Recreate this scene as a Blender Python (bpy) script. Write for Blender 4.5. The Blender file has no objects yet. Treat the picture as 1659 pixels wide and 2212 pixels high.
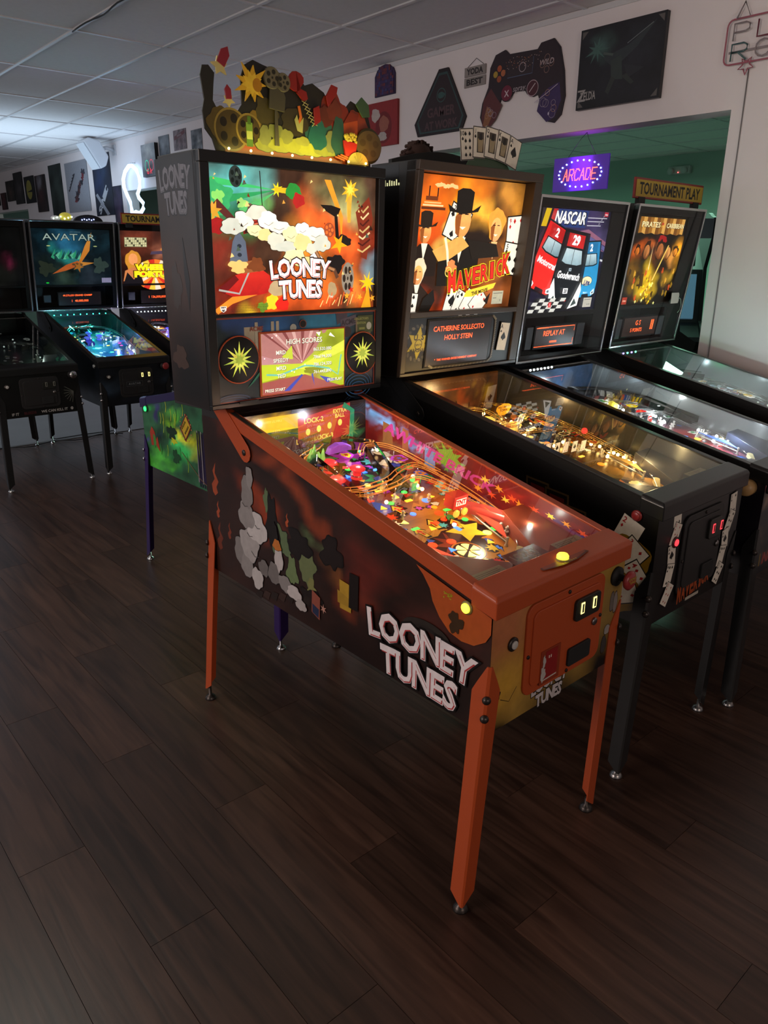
import bpy, math, random
import numpy as np
from mathutils import Vector, Matrix
random.seed(7)
S = bpy.context.scene
# ---------------------------------------------------------------- camera
F_PX, IMG_W, IMG_H = 1612.3, 1659, 2212
yaw, pit, rol = -0.7159, 0.3285, 0.0061
fwd = Vector((-math.sin(yaw)*math.cos(pit), math.cos(yaw)*math.cos(pit), -math.sin(pit)))
rgt = Vector((math.cos(yaw), math.sin(yaw), 0)); upv = rgt.cross(fwd)
r2 = rgt*math.cos(rol)+upv*math.sin(rol); u2 = upv*math.cos(rol)-rgt*math.sin(rol)
cd = bpy.data.cameras.new('camera'); cam = bpy.data.objects.new('camera', cd); S.collection.objects.link(cam)
m3 = Matrix((r2, u2, -fwd)).transposed().to_4x4(); m3.translation = (-1.198, -1.003, 1.6255); cam.matrix_world = m3
cd.sensor_fit = 'VERTICAL'; cd.sensor_height = 24; cd.lens = F_PX/IMG_H*24; cd.clip_start = .05; cd.clip_end = 60
S.camera = cam
# ---------------------------------------------------------------- world, lights, exposure
W = bpy.data.worlds.new('world'); S.world = W; W.use_nodes = True
W.node_tree.nodes['Background'].inputs[0].default_value = (.66, .60, .62, 1)
W.node_tree.nodes['Background'].inputs[1].default_value = .30
S.view_settings.view_transform = 'Standard'; S.view_settings.look = 'None'; S.view_settings.gamma = 1
S.view_settings.exposure = 0.0; S.view_settings.use_curve_mapping = False
def lamp(name, kind, loc, energy, col, size=.1, rot=(0, 0, 0), parent=None, sy=None, spread=None):
    l = bpy.data.lights.new(name, kind); l.energy = energy; l.color = col
    if kind == 'AREA':
        l.size = size
        if sy: l.shape = 'RECTANGLE'; l.size_y = sy
        if spread: l.spread = spread
    else: l.shadow_soft_size = size
    o = bpy.data.objects.new(name, l); S.collection.objects.link(o); o.location = loc; o.rotation_euler = rot
    if parent: o.parent = parent
    return o
PI = math.pi
# cold glow of the blue-white lamps at the far end, unseen stand-ins for room lamps, and added fill lamps
lamp('far_glow_lamp', 'AREA', (1.6, 9.2, 2.2), 26, (.60, .80, 1), 2.2, (PI, 0, 0))
lamp('far_room_lamp', 'AREA', (-1.2, 8.5, 2.8), 60, (.72, .84, 1), 1.6, (0, 0, 0))
lamp('side_room_lamp', 'AREA', (6.2, 3.5, 2.7), 130, (.45, 1, .70), 1.6, (0, 0, 0))
lamp('side_room_lamp_rear', 'AREA', (6.2, 9.0, 2.7), 100, (.55, 1, .80), 1.6, (0, 0, 0))
lamp('left_fill_lamp', 'AREA', (-4.6, 1.5, 2.3), 108, (1, .84, .78), 2.2, (0, math.radians(-82), 0))  # added, unseen: brightens the wall and cabinet sides from the left
lamp('aisle_floor_fill', 'AREA', (-1.0, 2.5, 2.93), 12, (.95, 1, .90), .9, (0, 0, 0))  # added, unseen: lifts the dark floor of the aisle
lamp('front_fill_lamp', 'AREA', (-1.0, -4.4, 2.3), 38, (1, .80, .68), 1.8, (math.radians(82), 0, math.radians(-15)))  # added, unseen: warm fill for the machine fronts
lamp('left_fill_lamp_rear', 'AREA', (-4.6, 7.5, 2.3), 34, (.86, .88, .95), 2.2, (0, math.radians(-85), 0))  # added, unseen: second fill from the left, for the far rows
# ---------------------------------------------------------------- helpers
def s2l(c):
    return tuple(((x/12.92) if x <= .04045 else ((x+.055)/1.055)**2.4) for x in c[:3])
def hx(h): return s2l(tuple(int(h[i:i+2], 16)/255 for i in (0, 2, 4)))
_m = {}
def mat(name, col=(.5, .5, .5), rough=.5, metal=0, emit=0, ecol=None, coat=0, grain=0, gs=60, bump=0):
    if name in _m: return _m[name]
    m = bpy.data.materials.new(name); m.use_nodes = True; n = m.node_tree.nodes; b = n['Principled BSDF']; L = m.node_tree.links
    if isinstance(col, str): col = hx(col)
    if isinstance(ecol, str): ecol = hx(ecol)
    b.inputs['Base Color'].default_value = (*col, 1); b.inputs['Roughness'].default_value = rough; b.inputs['Metallic'].default_value = metal
    b.inputs['Coat Weight'].default_value = coat
    if emit:
        b.inputs['Emission Color'].default_value = (*(ecol or col), 1); b.inputs['Emission Strength'].default_value = emit
    if grain or bump:
        tc = n.new('ShaderNodeTexCoord'); nz = n.new('ShaderNodeTexNoise'); nz.inputs['Scale'].default_value = gs; nz.inputs['Detail'].default_value = 3
        L.new(tc.outputs['Object'], nz.inputs['Vector'])
    if grain:
        mx = n.new('ShaderNodeMix'); mx.data_type = 'RGBA'; mx.blend_type = 'MULTIPLY'; mx.inputs[0].default_value = 1
        rp = n.new('ShaderNodeMapRange'); rp.inputs['To Min'].default_value = 1-grain; rp.inputs['To Max'].default_value = 1+grain
        L.new(nz.outputs['Fac'], rp.inputs['Value']); mx.inputs[6].default_value = (*col, 1); L.new(rp.outputs[0], mx.inputs[7]); L.new(mx.outputs[2], b.inputs['Base Color'])
    if bump:
        bp = n.new('ShaderNodeBump'); bp.inputs['Strength'].default_value = bump; bp.inputs['Distance'].default_value = .002
        L.new(nz.outputs['Fac'], bp.inputs['Height']); L.new(bp.outputs[0], b.inputs['Normal'])
    _m[name] = m; return m
def print_mat(name, emit=0, rough=.35, grain=.12, coat=0, mul=1):
    """printed artwork: colours come from the vector print's own colour attribute"""
    if name in _m: return _m[name]
    m = bpy.data.materials.new(name); m.use_nodes = True; n = m.node_tree.nodes; L = m.node_tree.links; b = n['Principled BSDF']
    a = n.new('ShaderNodeVertexColor'); a.layer_name = 'Col'
    tc = n.new('ShaderNodeTexCoord'); nz = n.new('ShaderNodeTexNoise'); nz.inputs['Scale'].default_value = 45; nz.inputs['Detail'].default_value = 4
    L.new(tc.outputs['Object'], nz.inputs['Vector'])
    rp = n.new('ShaderNodeMapRange'); rp.inputs['To Min'].default_value = (1-grain*2)*mul; rp.inputs['To Max'].default_value = (1+grain*2)*mul; L.new(nz.outputs['Fac'], rp.inputs['Value'])
    mx = n.new('ShaderNodeMix'); mx.data_type = 'RGBA'; mx.blend_type = 'MULTIPLY'; mx.inputs[0].default_value = 1
    L.new(a.outputs['Color'], mx.inputs[6]); L.new(rp.outputs[0], mx.inputs[7])
    L.new(mx.outputs[2], b.inputs['Base Color'])
    b.inputs['Roughness'].default_value = rough; b.inputs['Coat Weight'].default_value = coat
    if emit: L.new(mx.outputs[2], b.inputs['Emission Color']); b.inputs['Emission Strength'].default_value = emit
    _m[name] = m; return m
def glass_mat(name, tint=(1, 1, 1), ior=1.5, rough=.0, dull=0):
    if name in _m: return _m[name]
    m = bpy.data.materials.new(name); m.use_nodes = True; n = m.node_tree.nodes; L = m.node_tree.links
    n.remove(n['Principled BSDF']); o = n['Material Output']
    t = n.new('ShaderNodeBsdfTransparent'); t.inputs[0].default_value = (*tint, 1)
    g = n.new('ShaderNodeBsdfGlossy'); g.inputs['Roughness'].default_value = rough
    f = n.new('ShaderNodeFresnel'); f.inputs[0].default_value = ior
    mx = n.new('ShaderNodeMixShader'); L.new(f.outputs[0], mx.inputs[0]); L.new(t.outputs[0], mx.inputs[1]); L.new(g.outputs[0], mx.inputs[2])
    L.new(mx.outputs[0], o.inputs[0]); _m[name] = m; return m
class MB:
    def __init__(s): s.v = []; s.f = []; s.sm = []
    def add(s, vs, fs, smooth=False):
        k = len(s.v); s.v += [tuple(v) for v in vs]; s.f += [tuple(i+k for i in f) for f in fs]; s.sm += [smooth]*len(fs); return s
    def box(s, a, b):
        (x0, y0, z0), (x1, y1, z1) = a, b
        return s.add([(x0, y0, z0), (x1, y0, z0), (x1, y1, z0), (x0, y1, z0), (x0, y0, z1), (x1, y0, z1), (x1, y1, z1), (x0, y1, z1)],
                     [(0, 3, 2, 1), (4, 5, 6, 7), (0, 1, 5, 4), (1, 2, 6, 5), (2, 3, 7, 6), (3, 0, 4, 7)])
    def hexa(s, P):  # 8 points bottom ring then top ring
        return s.add(P, [(0, 3, 2, 1), (4, 5, 6, 7), (0, 1, 5, 4), (1, 2, 6, 5), (2, 3, 7, 6), (3, 0, 4, 7)])
    def prism(s, pts, fa, fb, smooth=False):  # pts 2d ; fa, fb: 2d -> 3d for both caps
        n = len(pts); vs = [fa(p) for p in pts]+[fb(p) for p in pts]
        s.add(vs, [tuple(range(n))[::-1], tuple(range(n, 2*n))])
        k = len(s.v)-2*n; s.f += [(k+i, k+(i+1) % n, k+n+(i+1) % n, k+n+i) for i in range(n)]; s.sm += [smooth]*n; return s
    def px(s, pts, x0, x1): return s.prism(pts, lambda p: (x0, p[0], p[1]), lambda p: (x1, p[0], p[1]))
    def tube(s, pts, r, n=8, closed=False, caps=True):
        pts = [Vector(p) for p in pts]; m = len(pts); rings = []
        for i, p in enumerate(pts):
            if closed: d = pts[(i+1) % m]-pts[i-1]
            else: d = pts[min(i+1, m-1)]-pts[max(i-1, 0)]
            d.normalize(); a = Vector((0, 0, 1)) if abs(d.z) < .9 else Vector((1, 0, 0))
            x = d.cross(a).normalized(); y = d.cross(x); rr = r[i] if isinstance(r, (list, tuple)) else r
            rings.append([p+x*math.cos(2*PI*k/n)*rr+y*math.sin(2*PI*k/n)*rr for k in range(n)])
        fs = []; vs = [v for q in rings for v in q]
        for i in range(m if closed else m-1):
            j = (i+1) % m
            for k in range(n): fs.append((i*n+k, i*n+(k+1) % n, j*n+(k+1) % n, j*n+k))
        if caps and not closed: fs += [tuple(range(n))[::-1], tuple((m-1)*n+k for k in range(n))]
        return s.add(vs, fs, True)
    def lathe(s, c, prof, n=16, ax=(0, 0, 1)):
        ax = Vector(ax).normalized(); a = Vector((0, 0, 1)) if abs(ax.z) < .9 else Vector((1, 0, 0)); x = ax.cross(a).normalized(); y = ax.cross(x); c = Vector(c)
        vs = [c+ax*h+(x*math.cos(2*PI*k/n)+y*math.sin(2*PI*k/n))*r for r, h in prof for k in range(n)]; m = len(prof)
        fs = [(i*n+k, i*n+(k+1) % n, (i+1)*n+(k+1) % n, (i+1)*n+k) for i in range(m-1) for k in range(n)]
        fs += [tuple(range(n))[::-1], tuple((m-1)*n+k for k in range(n))]
        return s.add(vs, fs, True)
    def ball(s, c, r, n=8, sc=(1, 1, 1)):
        vs = []; fs = []; m = max(4, n//2+1)
        for i in range(1, m):
            t = PI*i/m
            for k in range(n): vs.append((c[0]+r*sc[0]*math.sin(t)*math.cos(2*PI*k/n), c[1]+r*sc[1]*math.sin(t)*math.sin(2*PI*k/n), c[2]+r*sc[2]*math.cos(t)))
        vs += [(c[0], c[1], c[2]+r*sc[2]), (c[0], c[1], c[2]-r*sc[2])]; T = len(vs)-2; B = T+1
        for k in range(n):
            fs.append((T, k, (k+1) % n))
            for i in range(m-2): fs.append((i*n+k, (i+1)*n+k, (i+1)*n+(k+1) % n, i*n+(k+1) % n))
            fs.append((B, (m-2)*n+(k+1) % n, (m-2)*n+k))
        return s.add(vs, fs, True)
    def mesh(s, name, m):
        me = bpy.data.meshes.new(name); me.from_pydata(s.v, [], s.f); me.materials.append(m)
        me.polygons.foreach_set('use_smooth', s.sm); me.update(); return me
    def build(s, name, m, parent=None, bevel=0, **k):
        o = bpy.data.objects.new(name, s.mesh(name, m)); S.collection.objects.link(o); o.parent = parent
        if bevel:
            b = o.modifiers.new('bevel', 'BEVEL'); b.width = bevel; b.segments = 2; b.limit_method = 'ANGLE'
        for a, v in k.items(): o[a] = v
        return o
def thing(name, label, cat, loc=(0, 0, 0), rz=0, group=None):
    o = bpy.data.objects.new(name, None); S.collection.objects.link(o); o.empty_display_size = .1
    o.location = loc; o.rotation_euler = (0, 0, rz); return tag(o, label, cat, group)
def tag(o, label, cat, group=None):
    o['label'] = label; o['category'] = cat
    if group: o['group'] = group
    return o
def struct(mb, name, m, **k): return mb.build(name, m, None, kind='structure', **k)
# ---- vector lettering and artwork
_t = {}
def glyphs(txt, off=0.0, shear=0.0, res=2):
    k = (txt, off, shear)
    if k in _t: return _t[k]
    c = bpy.data.curves.new('t', 'FONT'); c.body = txt; c.size = 1; c.offset = off; c.shear = shear; c.resolution_u = res; c.fill_mode = 'BOTH'
    o = bpy.data.objects.new('t', c); S.collection.objects.link(o); dg = bpy.context.evaluated_depsgraph_get()
    me = o.evaluated_get(dg).to_mesh()
    vs = np.array([v.co[:2] for v in me.vertices]) if len(me.vertices) else np.zeros((0, 2)); fs = [tuple(p.vertices) for p in me.polygons]
    o.evaluated_get(dg).to_mesh_clear(); bpy.data.objects.remove(o); bpy.data.curves.remove(c)
    _t[k] = (vs, fs); return _t[k]
def fbm(u, v, seed=0, sc=3.0, oct=4):
    r = np.random.RandomState(seed); o = np.zeros_like(u, float); a = 1.; t = 0
    for k in range(oct):
        for q in range(4):
            th = r.rand()*2*PI; f = sc*(1.9**k)*(.7+.6*r.rand()); ph = r.rand()*6.28
            o += a*np.sin(f*(u*math.cos(th)+v*math.sin(th))*2+ph+1.5*np.sin(f*v*.8+ph)); t += a
        a *= .6
    return o/t*2.2
class Art:
    EPS = .00005
    def __init__(s, w, h): s.w, s.h = w, h; s.v = []; s.f = []; s.c = []; s.lay = 0
    def bg(s, base, blobs=(), seed=0, n=(48, 40), amt=.25, warp=.12, shape=None, streak=None):
        nx, ny = n; U, V = np.meshgrid(np.linspace(0, 1, nx+1), np.linspace(0, 1, ny+1)); a = s.w/s.h
        wu = U+warp*fbm(U*a, V, seed, 2.5); wv = V+warp*fbm(U*a, V, seed+1, 2.5)
        C = np.ones(U.shape+(3,))*np.array(hx(base))
        for (bu, bv, r, col) in blobs:
            d = np.sqrt(((wu-bu)*a)**2+(wv-bv)**2)/r; k = np.clip(1.25-d, 0, 1)**1.2; k = k[..., None]; C = C*(1-k)+np.array(hx(col))*k
        C *= np.clip(1+amt*fbm(U*a, V, seed+2, 6)*1.3, .15, 2)[..., None]
        X = U*s.w; Y = V*s.h
        if shape is not None:
            lo = np.array([[shape(x)[0] for x in X[0]]]); hi = np.array([[shape(x)[1] for x in X[0]]]); Y = lo+(hi-lo)*V
        k = len(s.v); s.v += [(float(X[j, i]), float(Y[j, i]), 0) for j in range(ny+1) for i in range(nx+1)]
        Cf = C.reshape(-1, 3)
        for j in range(ny):
            for i in range(nx):
                q = (j*(nx+1)+i, j*(nx+1)+i+1, (j+1)*(nx+1)+i+1, (j+1)*(nx+1)+i); s.f.append(tuple(k+t for t in q)); s.c.append([tuple(Cf[t]) for t in q])
        s.lay = 1; return s
    def poly(s, pts, col, lay=True, c2=None):
        k = len(s.v); z = s.lay*s.EPS; s.v += [(x, y, z) for x, y in pts]; s.f.append(tuple(range(k, k+len(pts))))
        a = hx(col); 
        if c2:
            b = hx(c2); ys = [p[1] for p in pts]; lo, hi = min(ys), max(ys); s.c.append([tuple(a[i]+(b[i]-a[i])*((y-lo)/(hi-lo+1e-9)) for i in range(3)) for y in ys])
        else: s.c.append([a]*len(pts))
        if lay: s.lay += 1
        return s
    def rect(s, x, y, w, h, col, c2=None, sk=0): return s.poly([(x, y), (x+w, y), (x+w+sk, y+h), (x+sk, y+h)], col, c2=c2)
    def ell(s, x, y, rx, ry, col, n=24, c2=None, rot=0):
        c, q = math.cos(rot), math.sin(rot)
        return s.poly([(x+rx*math.cos(2*PI*i/n)*c-ry*math.sin(2*PI*i/n)*q, y+rx*math.cos(2*PI*i/n)*q+ry*math.sin(2*PI*i/n)*c) for i in range(n)], col, c2=c2)
    def star(s, x, y, r1, r2, n, col, rot=0, jag=0, c2=None):
        rr = random.Random(int(x*9999+y*777+n)); P = []
        for i in range(2*n):
            r = (r1 if i % 2 == 0 else r2)*(1+jag*(rr.random()-.5)); t = rot+PI*i/n; P.append((x+r*math.sin(t), y+r*math.cos(t)))
        return s.poly(P, col, c2=c2)
    def blob(s, x, y, rx, ry, col, seed=0, amp=.25, n=36, c2=None):
        rr = random.Random(seed); ph = [rr.random()*6.28 for _ in range(4)]
        P = []
        for i in range(n):
            t = 2*PI*i/n; k = 1+amp*(.5*math.sin(3*t+ph[0])+.35*math.sin(5*t+ph[1])+.3*math.sin(8*t+ph[2]))
            P.append((x+rx*k*math.cos(t), y+ry*k*math.sin(t)))
        return s.poly(P, col, c2=c2)
    def cloud(s, items, out, amp=.14, k=.93):
        for i, it in enumerate(items): s.blob(it[0], it[1], it[2], it[3], out, i+60, amp)
        for i, it in enumerate(items): s.blob(it[0], it[1], it[2]*k, it[3]*k, it[4], i+60, amp, c2=it[5] if len(it) > 5 else None)
        return s
    def ring(s, x, y, r, w, col, n=28, ry=None):
        ry = ry or r; k = len(s.v); z = s.lay*s.EPS; f = (r-w)/r
        for i in range(n):
            t = 2*PI*i/n; s.v += [(x+r*math.cos(t), y+ry*math.sin(t), z), (x+(r-w)*math.cos(t), y+(ry-w)*math.sin(t), z)]
        for i in range(n):
            j = (i+1) % n; s.f.append((k+2*i, k+2*j, k+2*j+1, k+2*i+1)); s.c.append([hx(col)]*4)
        s.lay += 1; return s
    def line(s, pts, w, col):
        k = len(s.v); z = s.lay*s.EPS; m = len(pts)
        for i in range(m):
            a = pts[max(i-1, 0)]; b = pts[min(i+1, m-1)]; dx, dy = b[0]-a[0], b[1]-a[1]; l = math.hypot(dx, dy) or 1; nx, ny = -dy/l*w/2, dx/l*w/2
            s.v += [(pts[i][0]+nx, pts[i][1]+ny, z), (pts[i][0]-nx, pts[i][1]-ny, z)]
        for i in range(m-1): s.f.append((k+2*i+1, k+2*i+3, k+2*i+2, k+2*i)); s.c.append([hx(col)]*4)
        s.lay += 1; return s
    def text(s, t, x, y, h, col, off=.0, shear=0, rot=0, w=None, align='C', c2=None):
        vs, fs = glyphs(t, off, shear)
        if not len(vs): return s
        v0, _ = glyphs(t, 0, shear); lo, hi = v0.min(0), v0.max(0); sy = h/(hi[1]-lo[1]); sx = (w/(hi[0]-lo[0])) if w else sy
        ox = {'C': (lo[0]+hi[0])/2, 'L': lo[0], 'R': hi[0]}[align]; oy = lo[1]
        c, q = math.cos(rot), math.sin(rot); k = len(s.v); z = s.lay*s.EPS; a = hx(col); b = hx(c2) if c2 else a
        for p in vs:
            px, py = (p[0]-ox)*sx, (p[1]-oy)*sy; s.v.append((x+px*c-py*q, y+px*q+py*c, z))
        for f in fs:
            s.f.append(tuple(k+i for i in f)); s.c.append([tuple(a[j]+(b[j]-a[j])*min(1, max(0, (vs[i][1]-lo[1])/(hi[1]-lo[1]))) for j in range(3)) for i in f])
        s.lay += 1; return s
    def logo(s, word, x, y, w, h, cols, offs, arch=0, tilts=None, mode='arch', sc=None):
        """letters one by one along a bow; cols/offs from the outline inwards"""
        ws = []
        for ch in word:
            v, _ = glyphs(ch); ws.append((v[:, 0].min(), v[:, 0].max()))
        gap = .07; tot = sum(b-a for a, b in ws)+gap*(len(word)-1); k = w/tot; 
        for col, off in zip(cols, offs):
            cx = x-w/2
            for i, ch in enumerate(word):
                a, b = ws[i]; wd = (b-a)*k; u = ((cx+wd/2)-x)/(w/2); dy = arch*(1-u*u); ti = (tilts[i] if tilts else 0)
                hh = h*(sc[i] if sc else 1); v0, _ = glyphs(ch); sx = k; sy = hh/.73
                v, f = glyphs(ch, off); q = len(s.v); z = s.lay*s.EPS; c, sn = math.cos(ti), math.sin(ti)
                for p in v:
                    px, py = (p[0]-(a+b)/2)*sx, (p[1]-.36)*sy; s.v.append((cx+wd/2+px*c-py*sn, y+dy+hh/2+px*sn+py*c, z))
                for t in f: s.f.append(tuple(q+j for j in t)); s.c.append([hx(col)]*len(t))
                cx += wd+gap*k
            s.lay += 1
        return s
    def build(s, name, O, U, V, m, parent=None, **k):
        O, U, V = Vector(O), Vector(U).normalized(), Vector(V).normalized(); N = U.cross(V)
        me = bpy.data.meshes.new(name); me.from_pydata([O+U*x+V*y+N*(z+.0005) for x, y, z in s.v], [], s.f); me.materials.append(m)
        ca = me.color_attributes.new('Col', 'FLOAT_COLOR', 'CORNER')
        flat = np.ones((sum(len(c) for c in s.c), 4), np.float32); flat[:, :3] = np.array([x for c in s.c for x in c], np.float32); ca.data.foreach_set('color', flat.ravel()); me.update()
        o = bpy.data.objects.new(name, me); S.collection.objects.link(o); o.parent = parent
        for a, v in k.items(): o[a] = v
        return o
LT = [.12, .04, -.02, .03, -.05, -.12]; TT = [.06, .02, -.02, -.04, -.10]
def toon_logo(a, x, y, w, fill='ece6e4', red='a83a3a', out='141012', sc=1.0):
    h = w*.25*sc; o = (.085, .05, .0)
    for word, yy, ww, tl in (('LOONEY', y+h*1.02, w, LT), ('TUNES', y-.02*w, w*.72, TT)):
        a.logo(word, x, yy, ww, h, (out, fill), (.095, .045), arch=h*.16 if word == 'LOONEY' else h*.05, tilts=tl)
        a.logo(word, x+w*.004, yy-w*.004, ww*.985, h*.92, (red,), (.012,), arch=h*.16 if word == 'LOONEY' else h*.05, tilts=tl)
        a.logo(word, x-w*.002, yy+w*.001, ww*.985, h*.92, (fill,), (.0,), arch=h*.16 if word == 'LOONEY' else h*.05, tilts=tl)
def reel(a, x, y, r, col='b8a06a', hole='3a2a18', n=5, ry=None):
    ry = ry or r; a.ell(x, y, r, ry, col)
    for i in range(n):
        t = 2*PI*i/n; a.ell(x+.58*r*math.cos(t), y+.58*ry*math.sin(t), r*.24, ry*.24, hole, 12)
    a.ell(x, y, r*.12, ry*.12, hole, 10)
def card(a, x, y, w, h, rank, suit, rot=0, face=False):
    c, q = math.cos(rot), math.sin(rot); T = lambda px, py: (x+px*c-py*q, y+px*q+py*c)
    a.poly([T(-w/2, -h/2), T(w/2, -h/2), T(w/2, h/2), T(-w/2, h/2)], '1a1612'); e = w*.04
    a.poly([T(-w/2+e, -h/2+e), T(w/2-e, -h/2+e), T(w/2-e, h/2-e), T(-w/2+e, h/2-e)], 'e8e0d0')
    col = '151515' if suit in 'SC' else 'b02020'
    def pip(px, py, r):
        if suit == 'D': a.poly([T(px, py-r), T(px+r*.7, py), T(px, py+r), T(px-r*.7, py)], col)
        else:
            sg = 1 if suit == 'S' else -1
            a.poly([T(px+r*math.sin(t), py-r*.2+r*.55*math.cos(t)) for t in [i*PI/6 for i in range(12)]], col)
            a.poly([T(px-r*.95, py), T(px+r*.95, py), T(px, py+r*1.3)], col); a.poly([T(px-r*.3, py-r), T(px+r*.3, py-r), T(px, py)], col)
    p = T(-w*.33, h*.28); a.text(rank, p[0], p[1], h*.14, col, .02, rot=rot); pip(-w*.33, h*.18, w*.08)
    if face:
        a.poly([T(-w*.2, -h*.33), T(w*.33, -h*.33), T(w*.33, h*.33), T(-w*.2, h*.33)], '4a4238')
        a.poly([T(-w*.1, -h*.3), T(w*.22, -h*.3), T(w*.3, h*.1), T(-w*.14, h*.12)], 'a09070'); a.poly([T(-w*.05, h*.08), T(w*.2, h*.08), T(w*.18, h*.3), T(-w*.02, h*.28)], '221c18')
    else:
        n = {'A': 1, '2': 2, '3': 3, '5': 5, '10': 8, '4': 4}.get(rank, 4)
        if n == 1: pip(0, 0, w*.25)
        else:
            for i in range(n): pip((-.12 if i % 2 else .2)*w, h*(-.33+.66*(i//2)/max(1, (n-1)//2)), w*.09)
# common materials
BLK = mat('black_paint', (.020, .017, .016), .42, grain=.2)
MATTE = mat('matte_black', (.008, .008, .008), .7)
ORG = mat('orange_powder_coat', hx('b04a22'), .34, grain=.06, gs=300, bump=.05)
CHR = mat('chrome', (.55, .55, .55), .18, 1)
STL = mat('brushed_steel', (.32, .31, .30), .3, 1)
DKM = mat('dark_bolt_metal', (.06, .05, .045), .35, .8)
BLKM = mat('black_metal', (.03, .03, .03), .28, .6)
PRP = mat('purple_leg_paint', hx('2c1450'), .3)
PGLASS = glass_mat('playfield_glass', (.93, .95, .94), 1.62)
BGLASS = glass_mat('clear_glass', (.97, .97, .97), 1.35, .02)
PRN = print_mat('printed_art', rough=.32, grain=.1)
PRNM = print_mat('matte_print', rough=.6, grain=.08)
LIT = print_mat('backlit_print', 1.05, .25, .1)
LITD = print_mat('backlit_print_soft', .55, .25, .1)
SCR = print_mat('screen_print', .9, .2, .04)
ORD = mat('orange_dots', (.02, .0, .0), .4, emit=2.2, ecol=(1, .13, .03))
# ---------------------------------------------------------------- room shell
WX = 2.97; CZ = 2.992
def floor_mat():
    m = bpy.data.materials.new('floor_wood'); m.use_nodes = True; n = m.node_tree.nodes; L = m.node_tree.links; b = n['Principled BSDF']
    tc = n.new('ShaderNodeTexCoord'); mp = n.new('ShaderNodeMapping'); mp.inputs['Scale'].default_value = (16, 1.1, 8); L.new(tc.outputs['Object'], mp.inputs[0])
    oi = n.new('ShaderNodeObjectInfo'); ad = n.new('ShaderNodeVectorMath'); ad.operation = 'ADD'; L.new(mp.outputs[0], ad.inputs[0])
    ml = n.new('ShaderNodeMath'); ml.operation = 'MULTIPLY'; ml.inputs[1].default_value = 40; L.new(oi.outputs['Random'], ml.inputs[0]); L.new(ml.outputs[0], ad.inputs[1])
    nz = n.new('ShaderNodeTexNoise'); nz.inputs['Scale'].default_value = 2.2; nz.inputs['Detail'].default_value = 7; nz.inputs['Distortion'].default_value = .8; L.new(ad.outputs[0], nz.inputs['Vector'])
    cr = n.new('ShaderNodeValToRGB'); cr.color_ramp.elements[0].position = .3; cr.color_ramp.elements[1].position = .72
    cr.color_ramp.elements[0].color = (.026, .011, .007, 1); cr.color_ramp.elements[1].color = (.082, .040, .026, 1); L.new(nz.outputs['Fac'], cr.inputs[0])
    mr = n.new('ShaderNodeMapRange'); mr.inputs['To Min'].default_value = .72; mr.inputs['To Max'].default_value = 1.25; L.new(oi.outputs['Random'], mr.inputs['Value'])
    mx = n.new('ShaderNodeMix'); mx.data_type = 'RGBA'; mx.blend_type = 'MULTIPLY'; mx.inputs[0].default_value = 1; L.new(cr.outputs[0], mx.inputs[6]); L.new(mr.outputs[0], mx.inputs[7])
    L.new(mx.outputs[2], b.inputs['Base Color']); b.inputs['Roughness'].default_value = .36; b.inputs['Specular IOR Level'].default_value = .65
    bp = n.new('ShaderNodeBump'); bp.inputs['Strength'].default_value = .15; bp.inputs['Distance'].default_value = .002; L.new(nz.outputs['Fac'], bp.inputs['Height']); L.new(bp.outputs[0], b.inputs['Normal'])
    return m
FM = floor_mat()
fl = struct(MB().box((-7, -5, -.08), (10, 16, -.006)), 'floor', mat('subfloor', (.02, .014, .01), .8))
PW, PL = .182, 1.22
def plank_mesh(l): return MB().box((.0007, .0007, -.006), (PW-.0007, l-.0007, 0)).mesh('plank', FM)
pm = plank_mesh(PL); rest = MB(); cnt = 0; YE = 6.09
for i in range(-38, 40):
    x = .02+i*PW; off = ((i*37) % 11)/11*PL
    y = -5-off
    while y < YE:
        y0, y1 = max(y, -5), min(y+PL, YE)
        if y1-y0 > .02 and x < WX:
            vis = -1.5 < x < 2.9 and y1 > -1.0-.2 and x > -1.6-.0*y and y1 > -.6-x*.45 and cnt < 290 and x < WX-.2
            if vis:
                me = pm if abs(y1-y0-PL) < 1e-6 else plank_mesh(y1-y0)
                o = bpy.data.objects.new('plank', me); S.collection.objects.link(o); o.location = (x, y0, 0); o.parent = fl; cnt += 1
            else: rest.box((x+.0007, y0+.0007, -.006), (x+PW-.0007, y1-.0007, 0))
        y += PL
rest.build('plank_field', FM, fl, kind='stuff')
struct(MB().box((-7, YE, -.006), (9.2, 16, .0)), 'floor', mat('grey_vinyl_floor', (.16, .15, .15), .45, grain=.15, gs=3))
struct(MB().box((-6.5, YE-.02, .0), (WX-.3, YE+.02, .006)), 'trim_1', mat('floor_strip', (.12, .11, .10), .35, .5))
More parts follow.
